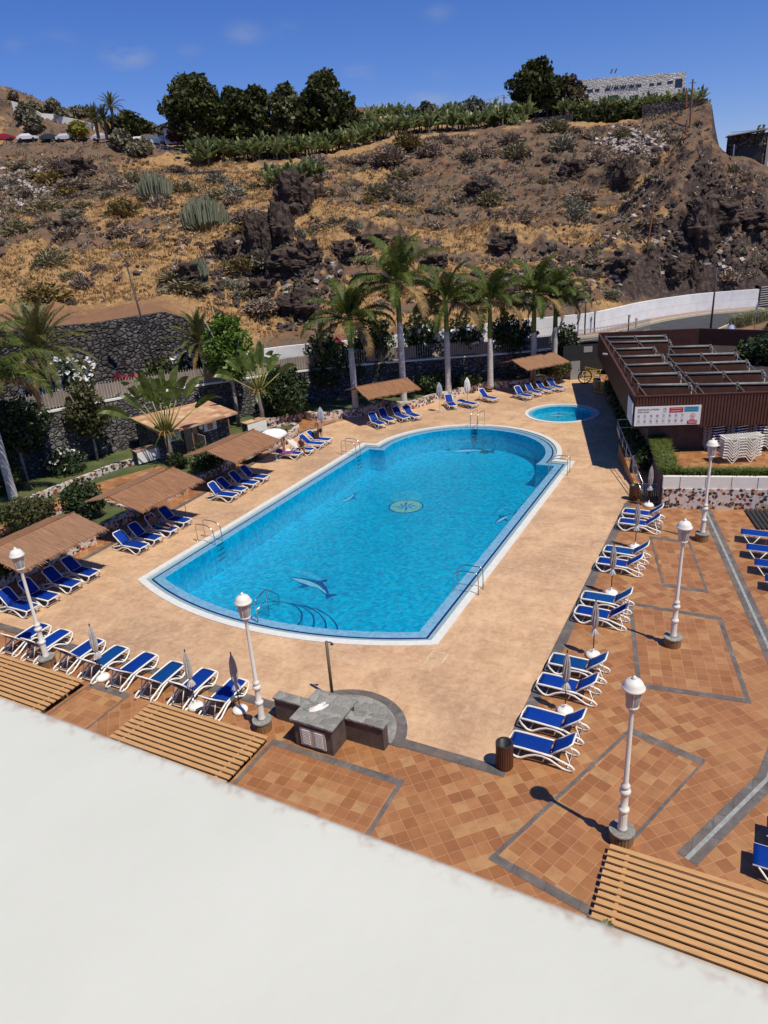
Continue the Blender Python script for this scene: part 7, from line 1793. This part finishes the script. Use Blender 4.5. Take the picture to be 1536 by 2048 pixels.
b_[:, :2] += r.normal(size=(k, 2))*.16; hh = r.uniform(.10, .30, k)[:, None]; az = r.uniform(0, 6.28, k); X = np.stack([np.cos(az), np.sin(az), np.zeros(k)], -1)*.045; Yv = np.stack([r.normal(size=k)*.35, r.normal(size=k)*.35, np.ones(k)], -1); Yv /= np.linalg.norm(Yv, axis=1)[:, None]
me = qmesh('dry_grass', b_+Yv*hh*.5, X, Yv*hh*.5, M_straw); o = bpy.data.objects.new('dry_grass', me); COL.objects.link(o); tag(o, 'golden dry grass covering the terraces of the hillside', 'grass', None, 'stuff')
# ---- boulders, each an object, and one mass of rubble
def rock_mesh(seed, mat, sub=3):
    bm = bmesh.new(); bmesh.ops.create_icosphere(bm, subdivisions=sub, radius=1); rr_ = np.random.default_rng(seed); pl = rr_.normal(size=(9, 3)); pl /= np.linalg.norm(pl, axis=1)[:, None]; off = rr_.uniform(.55, .95, 9)
    for v in bm.verts:
        c = np.array(v.co)
        for p_, o_ in zip(pl, off):
            e = c @ p_-o_
            if e > 0: c = c-p_*e*.92
        c = c*(1+.10*math.sin(c[0]*9+seed)*math.sin(c[1]*8)*math.sin(c[2]*10)); v.co = Vector(c)
    me = bpy.data.meshes.new('rock'); bm.to_mesh(me); bm.free(); me.materials.append(mat); return me
def rockmat(name, a, b):
    m, N, L, bs = newmat(name); v = coords(N, L); n = noisen(N, L, v, 2.2, 7, .7); c = rampn(N, L, n, [(.3, a), (.7, b)]); L.new(c, bs.inputs['Base Color']); bs.inputs['Roughness'].default_value = .95; bs.inputs['Specular IOR Level'].default_value = .1; bump(N, L, bs, n, 1, .3); return m
M_rockd = rockmat('dark_lava', (.028,.022,.020), (.14,.11,.095)); M_rockl = rockmat('pale_rock', (.36,.31,.28), (.66,.58,.52))
RKS = [rock_mesh(i, M_rockd) for i in range(5)]+[rock_mesh(i+9, M_rockl, 2) for i in range(2)]
x, y, z = sample(480, 122); kk = r.random(len(x)) > grass_f(x, y)*.85; x, y, z = x[kk], y[kk], z[kk]; cnt = 0
for i in range(len(x)):
    if cnt >= 170: break
    s = r.uniform(.25, .6)*(1.6 if r.random() < .12 else 1); o = link('lava_boulder', RKS[int(r.integers(5))], None, (x[i], y[i], z[i]+s*.1), r.uniform(0, 6)); o.scale = (s*r.uniform(.9,1.6), s, s*r.uniform(.6,1.1)); tag(o, 'dark lava boulder on the hillside', 'boulder', 'dark lava boulders on the hillside'); cnt += 1
def crag_mesh(seed, sx, sy, sz):
    from mathutils import noise as mn
    bm = bmesh.new(); bmesh.ops.create_icosphere(bm, subdivisions=5, radius=1); o = Vector((seed*7.3, seed*3.1, seed*1.7))
    for v in bm.verts:
        c = v.co.copy(); m_ = max(abs(c.x), abs(c.y), abs(c.z)); c = c.lerp(c/m_*.82, .55)
        n1 = mn.ridged_multi_fractal(c*.9+o, 1.0, 2.1, 4, 1.0, 2.0)-1.0; n2 = mn.noise(c*5+o); cell = mn.cell(c*2.6+o)
        c = c*(1+.26*n1+.05*n2+.16*(cell-.5)); v.co = Vector((c.x*sx, c.y*sy, c.z*sz))
    me_ = bpy.data.meshes.new('crag'); bm.to_mesh(me_); bm.free(); me_.materials.append(M_rockc); return me_
M_rockc = rockmat('black_lava', (.016,.012,.011), (.135,.098,.078))
CRG = [crag_mesh(1, 1, 1, 1.05), crag_mesh(2, 1.1, .9, .8), crag_mesh(3, .7, .8, 1.25)]
for (px_, py_, w, h, k, lab) in [(592,432,76,78,0,'big block shaped dark lava boulder above the gully'), (520,525,58,84,0,'tall dark crag with a shaded left face at the top of the gully'), (556,500,62,84,0,'upper dark crag over the gully'), (590,560,90,66,1,'wide dark cliff block in the middle of the gully'), (618,535,44,50,1,'narrow dark crag at the right rim of the gully'), (520,600,60,50,1,'dark crag at the foot of the gully'), (383,580,60,46,1,'reddish dark outcrop below the broken stone wall'), (450,520,48,40,1,'dark rock at the right end of the broken stone wall'), (600,640,80,60,0,'dark rocks low beside the gully above the white wall'), (690,530,56,46,1,'dark rock between the gully and the tallest palm'), (1400,500,70,84,0,'dark crag above the white road wall'), (1440,470,80,70,1,'dark crag with a deep shaded side at the right'), (1240,560,60,40,1,'dark outcrop above the curve of the white wall'), (1345,578,66,44,0,'grey crag right behind the white road wall'), (1385,588,36,46,2,'pale grey slab rock behind the white road wall'), (870,545,60,34,1,'dark outcrop behind the third royal palm'), (1010,505,60,34,0,'dark outcrop on the lower right slope above the palms'), (745,495,70,30,1,'dark rocks on the terrace edge left of the tallest palm'), (960,400,44,34,1,'dark rock on the upper right slope'), (1150,360,50,36,0,'dark rock among the dry grass terraces'), (1255,385,50,50,2,'dark rock on the steep right shoulder'), (1500,470,70,40,1,'dark rocks at the right edge of the slope'), (130,470,40,26,1,'dark rock on the left grassy slope'), (150,360,60,36,0,'brown rock outcrop on the upper left slope')]:
    b = T_(px_, py_); kx = math.hypot(b.x, b.y)/FPX*1.03; o = link('lava_crag', CRG[k], None, b+Vector((0,w*kx*.28,h*kx*.38)), w*.7); o.scale = (w*kx*.5, w*kx*.45, h*kx*.55); tag(o, lab, 'rock')
def rubble(nm, lab, poly, n, size, mats, pr):
    "stones scattered over the slope seen inside a photo polygon"
    xs = [p[0] for p in poly]; ys = [p[1] for p in poly]; V = []; F = []; MI = []; got = 0
    pts = []
    while len(pts) < n:
        a, b = r.uniform(min(xs), max(xs)), r.uniform(min(ys), max(ys)); ins = False; j = len(poly)-1
        for i in range(len(poly)):
            if ((poly[i][1] > b) != (poly[j][1] > b)) and (a < (poly[j][0]-poly[i][0])*(b-poly[i][1])/(poly[j][1]-poly[i][1])+poly[i][0]): ins = not ins
            j = i
        if ins: pts.append((a, b))
    cs = [T_(a, b) for a, b in pts[:60]]
    mb = MB(); cx_ = np.array([(c.x, c.y) for c in cs])
    for i in range(n):
        c = cs[i % len(cs)]; x_, y_ = c.x+r.normal()*1.3, c.y+r.normal()*1.3; s = size*(.4+1.0*r.random()**2)
        R_ = Matrix.Rotation(r.uniform(0, 6), 3, 'Z') @ Matrix.Rotation(r.uniform(-.6, .6), 3, 'X') @ Matrix.Rotation(r.uniform(-.6, .6), 3, 'Y')
        mb.box((x_, y_, 0), (s*1.3, s, s*.7), rot=R_, mi=int(r.random() < pr)); got += 1
    co = np.array(mb.v); ctr = co.reshape(-1, 8, 3).mean(1); zz = terr_z(ctr[:, 0], ctr[:, 1]); co = co.reshape(-1, 8, 3); co[:, :, 2] += zz[:, None]+size*.1; co += r.normal(size=co.shape)*size*.08; co = co[ctr[:, 1] > wall_lim(ctr[:, 0])+1.6]; mb.f = mb.f[:len(co)*6]; mb.m = mb.m[:len(co)*6]; mb.v = [tuple(q) for q in co.reshape(-1, 3)]
    o = mb.build(nm, mats, fix=False); tag(o, lab, 'rubble', None, 'stuff')
rubble('pale_rubble', 'heap of pale rubble spilled on the slope below the ruin', [(1205,285),(1260,255),(1320,285),(1300,310),(1230,320)], 620, .42, [M_rockd, M_rockl], .72)
rubble('pale_rubble', 'pale broken stones on the slope at the left edge', [(0,330),(95,325),(100,380),(40,430),(0,420)], 520, .42, [M_rockd, M_rockl], .6)
rubble('slope_rubble', 'dark and pale loose stones on the right hand slope', [(1300,330),(1530,400),(1530,560),(1200,590),(1000,560),(1150,430)], 900, .40, [M_rockd, M_rockl], .16)
rubble('slope_rubble', 'dark loose stones around the gully in the middle of the slope', [(430,420),(640,440),(700,640),(560,670),(400,600)], 700, .38, [M_rockd, M_rockl], .07)
rubble('slope_rubble', 'dark loose stones over the left slope', [(0,300),(330,330),(420,520),(200,560),(0,480)], 500, .36, [M_rockd, M_rockl], .12)
# ================================================================== people
def skin_mesh(verts, edges, rad, root, sub=2):
    me = bpy.data.meshes.new('sk'); me.from_pydata(verts, edges, []); ob = bpy.data.objects.new('sk', me); COL.objects.link(ob)
    ob.modifiers.new('Skin', 'SKIN'); 
    for i, q in enumerate(rad): me.skin_vertices[0].data[i].radius = (q, q) if not isinstance(q, tuple) else q
    me.skin_vertices[0].data[root].use_root = True
    s = ob.modifiers.new('Sub', 'SUBSURF'); s.levels = sub; s.render_levels = sub
    dg = bpy.context.evaluated_depsgraph_get(); out = bpy.data.meshes.new_from_object(ob.evaluated_get(dg)); bpy.data.objects.remove(ob); return out
def person(label, loc, rz, J, skin, clothes, haircol, hair_len=0, face=(1,0,0)):
    """J: joints in metres: pelvis, waist, chest, neck, head, sh/el/wr/ha (l, r), hip/kn/an/toe (l, r)"""
    t = thing('person', label, 'person', loc, rz)
    n = {}; verts = []; rad = []
    def add(k, p, r): n[k] = len(verts); verts.append(tuple(p)); rad.append(r)
    add('pelvis', J['pelvis'], (.155,.115)); add('waist', J['waist'], (.135,.10)); add('chest', J['chest'], (.165,.115)); add('neck0', J['neck'], .062); add('neck', (Vector(J['neck'])*.55+Vector(J['head'])*.45), .052)
    edges = [('pelvis','waist'), ('waist','chest'), ('chest','neck0'), ('neck0','neck')]
    for s in 'lr':
        add('sh'+s, J['sh'+s], .062); add('el'+s, J['el'+s], .042); add('wr'+s, J['wr'+s], .028); add('ha'+s, J['ha'+s], (.038,.018))
        add('hip'+s, J['hip'+s], .095); mid = Vector(J['hip'+s])*.5+Vector(J['kn'+s])*.5; add('th'+s, mid, .078); add('kn'+s, J['kn'+s], .055); cf = Vector(J['kn'+s])*.65+Vector(J['an'+s])*.35; add('cf'+s, cf, .056); add('an'+s, J['an'+s], .036); add('toe'+s, J['toe'+s], (.042,.022))
        edges += [('chest','sh'+s), ('sh'+s,'el'+s), ('el'+s,'wr'+s), ('wr'+s,'ha'+s), ('pelvis','hip'+s), ('hip'+s,'th'+s), ('th'+s,'kn'+s), ('kn'+s,'cf'+s), ('cf'+s,'an'+s), ('an'+s,'toe'+s)]
    me = skin_mesh(verts, [(n[a], n[b]) for a, b in edges], rad, n['pelvis'])
    bm = bmesh.new(); bm.from_mesh(me)
    # head with face, ears; fingers
    h = Vector(J['head']); f = Vector(face).normalized(); up = (h-Vector(J['neck'])).normalized(); f = (f-up*f.dot(up)).normalized(); sd = up.cross(f); Rm = Matrix((f, sd, up)).transposed()
    def ball(c, sc_, seg=2):
        M_ = Matrix.Translation(h+Rm @ Vector(c)) @ Rm.to_4x4() @ Matrix.Diagonal((*sc_, 1)); bmesh.ops.create_icosphere(bm, subdivisions=seg, radius=1, matrix=M_)
    ball((0,0,.01), (.098,.078,.118), 3); ball((.02,0,-.055), (.072,.058,.065)); ball((.10,0,-.012), (.022,.015,.026), 1)
    for s in (-1, 1): ball((-.005,s*.079,-.005), (.022,.010,.032), 1); ball((.086,s*.032,.018), (.010,.014,.008), 1)
    ball((.085,0,-.055), (.012,.026,.008), 1)
    for s in 'lr':
        a, b = Vector(J['wr'+s]), Vector(J['ha'+s]); d = (b-a).normalized(); w = d.cross(Vector((0,0,1))); w = w.normalized() if w.length > .1 else Vector((0,1,0)); dn = w.cross(d)
        mb = MB()
        for i, (o, l) in enumerate([(-.027,.068), (-.009,.078), (.009,.072), (.027,.056)]):
            p0 = b+w*o-d*.005; p1 = p0+d*l*.5+dn*(-.006); p2 = p1+d*l*.38+dn*(-.022); mb.tube([p0, p1, p2], [.0095,.0085,.006], 6)
        p0 = a.lerp(b, .45)+w*(-.03); p1 = p0-w*.022+d*.03; p2 = p1+d*.028-dn*.008; mb.tube([p0, p1, p2], [.011,.0095,.007], 6)
        m2 = mb.mesh('f', skin); bm.from_mesh(m2); bpy.data.meshes.remove(m2)
    bm.to_mesh(me); bm.free(); me.materials.clear(); me.materials.append(skin); me.polygons.foreach_set('material_index', [0]*len(me.polygons)); me.polygons.foreach_set('use_smooth', [True]*len(me.polygons)); me.name = 'body'
    link('body', me, t)
    bm = bmesh.new(); M_ = Matrix.Translation(h+Rm @ Vector((-.018,0,.030))) @ Rm.to_4x4() @ Matrix.Diagonal((.098,.088,.108,1)); bmesh.ops.create_icosphere(bm, subdivisions=3, radius=1, matrix=M_)
    if hair_len: M_ = Matrix.Translation(h+Rm @ Vector((-.07,0,-.06))) @ Rm.to_4x4() @ Matrix.Diagonal((.05,.07,hair_len,1)); bmesh.ops.create_icosphere(bm, subdivisions=2, radius=1, matrix=M_)
    hm_ = bpy.data.meshes.new('hair'); bm.to_mesh(hm_); bm.free(); hm_.materials.append(haircol); hm_.polygons.foreach_set('use_smooth', [True]*len(hm_.polygons)); link('hair', hm_, t)
    for nm, mat, kind in clothes:
        if kind == 'shorts' or kind == 'brief':
            k = .72 if kind == 'shorts' else .16
            vs = [J['waist'] if kind == 'shorts' else Vector(J['waist'])*.25+Vector(J['pelvis'])*.75, J['pelvis']]; vs[0] = Vector(vs[0])*.45+Vector(J['pelvis'])*.55; rr_ = [(.160,.125), (.170,.130)]; ed = [(0,1)]
            for s in 'lr': vs += [J['hip'+s], Vector(J['hip'+s]).lerp(Vector(J['kn'+s]), k)]; rr_ += [.110, .094]; i = len(vs); ed += [(1,i-2), (i-2,i-1)]
            m3 = skin_mesh([tuple(v) for v in vs], ed, rr_, 1)
        else:
            vs = [tuple(Vector(J['chest'])+Vector((0,0,-.05))), tuple(Vector(J['chest'])+Vector((0,0,.03)))]; m3 = skin_mesh(vs, [(0,1)], [(.172,.126), (.168,.122)], 0)
        m3.materials.clear(); m3.materials.append(mat); m3.polygons.foreach_set('use_smooth', [True]*len(m3.polygons)); m3.name = nm; link(nm, m3, t)
    return t
SK = [pm('tanned_skin', (.40,.20,.125), .5, .08, 4), pm('brown_skin', (.30,.14,.085), .5, .08, 4)]
M_hair = pm('dark_hair', (.02,.014,.010), .6, .2, 12); M_navyc = pm('dark_swim_fabric', (.018,.02,.03), .7, .15, 9); M_teal = pm('teal_swim_fabric', (.04,.22,.27), .7, .3, 9)
# local x is the facing direction, y left, z up
stand = dict(pelvis=(0,0,.93), waist=(.01,0,1.08), chest=(.05,0,1.30), neck=(.10,0,1.48), head=(.17,0,1.64), shl=(.05,.19,1.40), shr=(.05,-.19,1.40), ell=(.13,.23,1.13), elr=(.12,-.23,1.13), wrl=(.33,.16,1.02), wrr=(.32,-.14,1.01), hal=(.42,.12,1.02), har=(.41,-.09,1.01), hipl=(0,.10,.88), hipr=(0,-.10,.88), knl=(.03,.12,.48), knr=(.04,-.11,.48), anl=(-.02,.13,.085), anr=(-.01,-.12,.085), toel=(.15,.15,.03), toer=(.16,-.14,.03))
b = P(641.5,882); person('man in dark swim shorts standing with bowed head behind a bright blue lounger', b, 2.35, dict(stand, head=(.22,0,1.60)), SK[0], [('shorts', M_navyc, 'shorts')], M_hair)
b = P(568,905); lean = dict(stand, waist=(.05,0,1.06), chest=(.17,0,1.24), neck=(.26,0,1.38), head=(.36,0,1.51), shl=(.18,.17,1.32), shr=(.18,-.17,1.32), ell=(.36,.2,1.12), elr=(.34,-.2,1.10), wrl=(.56,.13,1.04), wrr=(.55,-.12,1.03), hal=(.64,.09,1.03), har=(.63,-.08,1.02))
person('woman in a dark bikini standing bent forward under the open white parasol', b, -.2, lean, SK[0], [('bikini_bottom', M_navyc, 'brief'), ('bikini_top', M_navyc, 'top')], M_hair, .12)
c_, a_ = LB; ex = Vector((math.cos(a_), math.sin(a_), 0)); ey = Vector((-math.sin(a_), math.cos(a_), 0))
sit = dict(pelvis=(-.10,0,.50), waist=(-.05,0,.64), chest=(.08,0,.84), neck=(.17,0,.99), head=(.25,0,1.13), shl=(.08,.18,.93), shr=(.08,-.18,.93), ell=(.26,.22,.70), elr=(.26,-.22,.70), wrl=(.45,.10,.64), wrr=(.45,-.08,.63), hal=(.52,.05,.63), har=(.52,-.03,.62), hipl=(-.06,.10,.47), hipr=(-.06,-.10,.47), knl=(.36,.14,.50), knr=(.36,-.14,.50), anl=(.34,.15,.09), anr=(.30,-.15,.09), toel=(.50,.17,.03), toer=(.46,-.17,.03))
person('tanned person sitting on the edge of the lounger with the striped towel, elbows on knees', c_+ex*.18-ey*.12, a_-PI/2+.5, sit, SK[1], [('bikini_bottom', M_navyc, 'brief'), ('bikini_top', M_navyc, 'top')], M_hair, .1)
lie0 = [o for o in COL.objects if o.get('label', '').startswith('dark blue lounger, third') and 'lying man' in o['label']][0]
ca = lie0.rotation_euler[2]
ang = math.radians(46)
lie = dict(pelvis=(-.12,0,.49), waist=(-.27,0,.58), chest=(-.44,0,.74), neck=(-.57,0,.87), head=(-.67,0,.99), shl=(-.48,.18,.80), shr=(-.48,-.18,.80), ell=(-.26,.26,.60), elr=(-.26,-.26,.60), wrl=(-.06,.16,.60), wrr=(-.06,-.14,.60), hal=(.03,.11,.60), har=(.03,-.09,.60), hipl=(-.08,.10,.48), hipr=(-.08,-.10,.48), knl=(.35,.13,.58), knr=(.36,-.12,.47), anl=(.72,.12,.45), anr=(.76,-.13,.44), toel=(.79,.14,.57), toer=(.83,-.16,.55))
person('man in teal swim shorts lying on a shaded lounger under a reed canopy', lie0.location, ca, lie, SK[1], [('shorts', M_teal, 'shorts')], M_hair, 0, (.6,0,.8))
# towels
M_purple = pm('purple_towel', (.17,.045,.20), .95, .35, 7); M_striped = pm('striped_towel', (.58,.47,.44), .95, .1, 7)
def stripemat():
    m, N, L, b = newmat('white_brown_stripes'); t = N.new('ShaderNodeTexCoord'); s = N.new('ShaderNodeSeparateXYZ'); L.new(t.outputs['Object'], s.inputs[0])
    w = mathn(N, L, 'FRACT', mathn(N, L, 'MULTIPLY', s.outputs[1], 8.5)); L.new(mixn(N, L, (.72,.66,.62), (.50,.34,.30), mapr(N, L, w, .66, .72)), b.inputs['Base Color']); b.inputs['Roughness'].default_value = .95; return m
c1, a1 = LA
def drape(name, lab, loc, rz, prof, w, mat, seed):
    "a cloth following a profile in x-z, with folds"
    r2 = np.random.default_rng(seed); mb = MB(); m = 10; vs = []
    for i, (x_, z_) in enumerate(prof):
        for j in range(m): y_ = (j/(m-1)-.5)*w; vs.append((x_+r2.uniform(-.01,.01), y_, z_+.012*math.sin(j*1.7+i)+.006))
    k = len(prof); top = len(vs); vs += [(a, b, c-.008) for a, b, c in vs]
    fs = [(i*m+j, i*m+j+1, (i+1)*m+j+1, (i+1)*m+j) for i in range(k-1) for j in range(m-1)]; fs += [tuple(top+q for q in f[::-1]) for f in fs]
    fs += [(j, j+top, j+1+top, j+1) for j in range(m-1)]+[((k-1)*m+j, (k-1)*m+j+1, (k-1)*m+j+1+top, (k-1)*m+j+top) for j in range(m-1)]+[(i*m, (i+1)*m, (i+1)*m+top, i*m+top) for i in range(k-1)]+[(i*m+m-1, i*m+m-1+top, (i+1)*m+m-1+top, (i+1)*m+m-1) for i in range(k-1)]
    mb.add(vs, fs); o = mb.build(name, mat, None, True, loc); o.rotation_euler[2] = rz; tag(o, lab, 'towel'); return o
A2 = math.radians(40)
drape('towel', 'purple towel spread over the lounger under the open parasol', c1+Vector((0,0,0)), a1, [(.42,.41), (.2,.40), (0,.40), (-.3,.41), (-.6,.425), (-.9,.435), (-1.04,.40)], .78, M_purple, 2)
drape('towel', 'white and brown striped towel hung over the backrest behind the seated person', c_, a_, [(-.08,.41), (-.19,.43)]+[(-.19-q*math.cos(A2), .435+q*math.sin(A2)) for q in (.15,.3,.45,.6,.75,.83)]+[(-.90,.82), (-.92,.6)], .58, stripemat(), 3)
p_ = Vector((-11.9,33.75,0)); drape('towel', 'blue green towel hanging on the post of the second reed canopy', p_+Vector((.10,-.02,0)), 1.0, [(0,1.75), (.02,1.5), (.0,1.3), (.02,1.1)], .34, pm('bluegreen_towel', (.02,.12,.20), .95, .3, 9), 5)
o = crumple('sun_hat', 'white cloth bundle held and laid by the bent woman on the towel', 'cloth', c1+Vector((math.cos(a1), math.sin(a1), 0))*(-.0)+Vector((0,.25,.42)), M_cream, .36, .3, 8, .12)
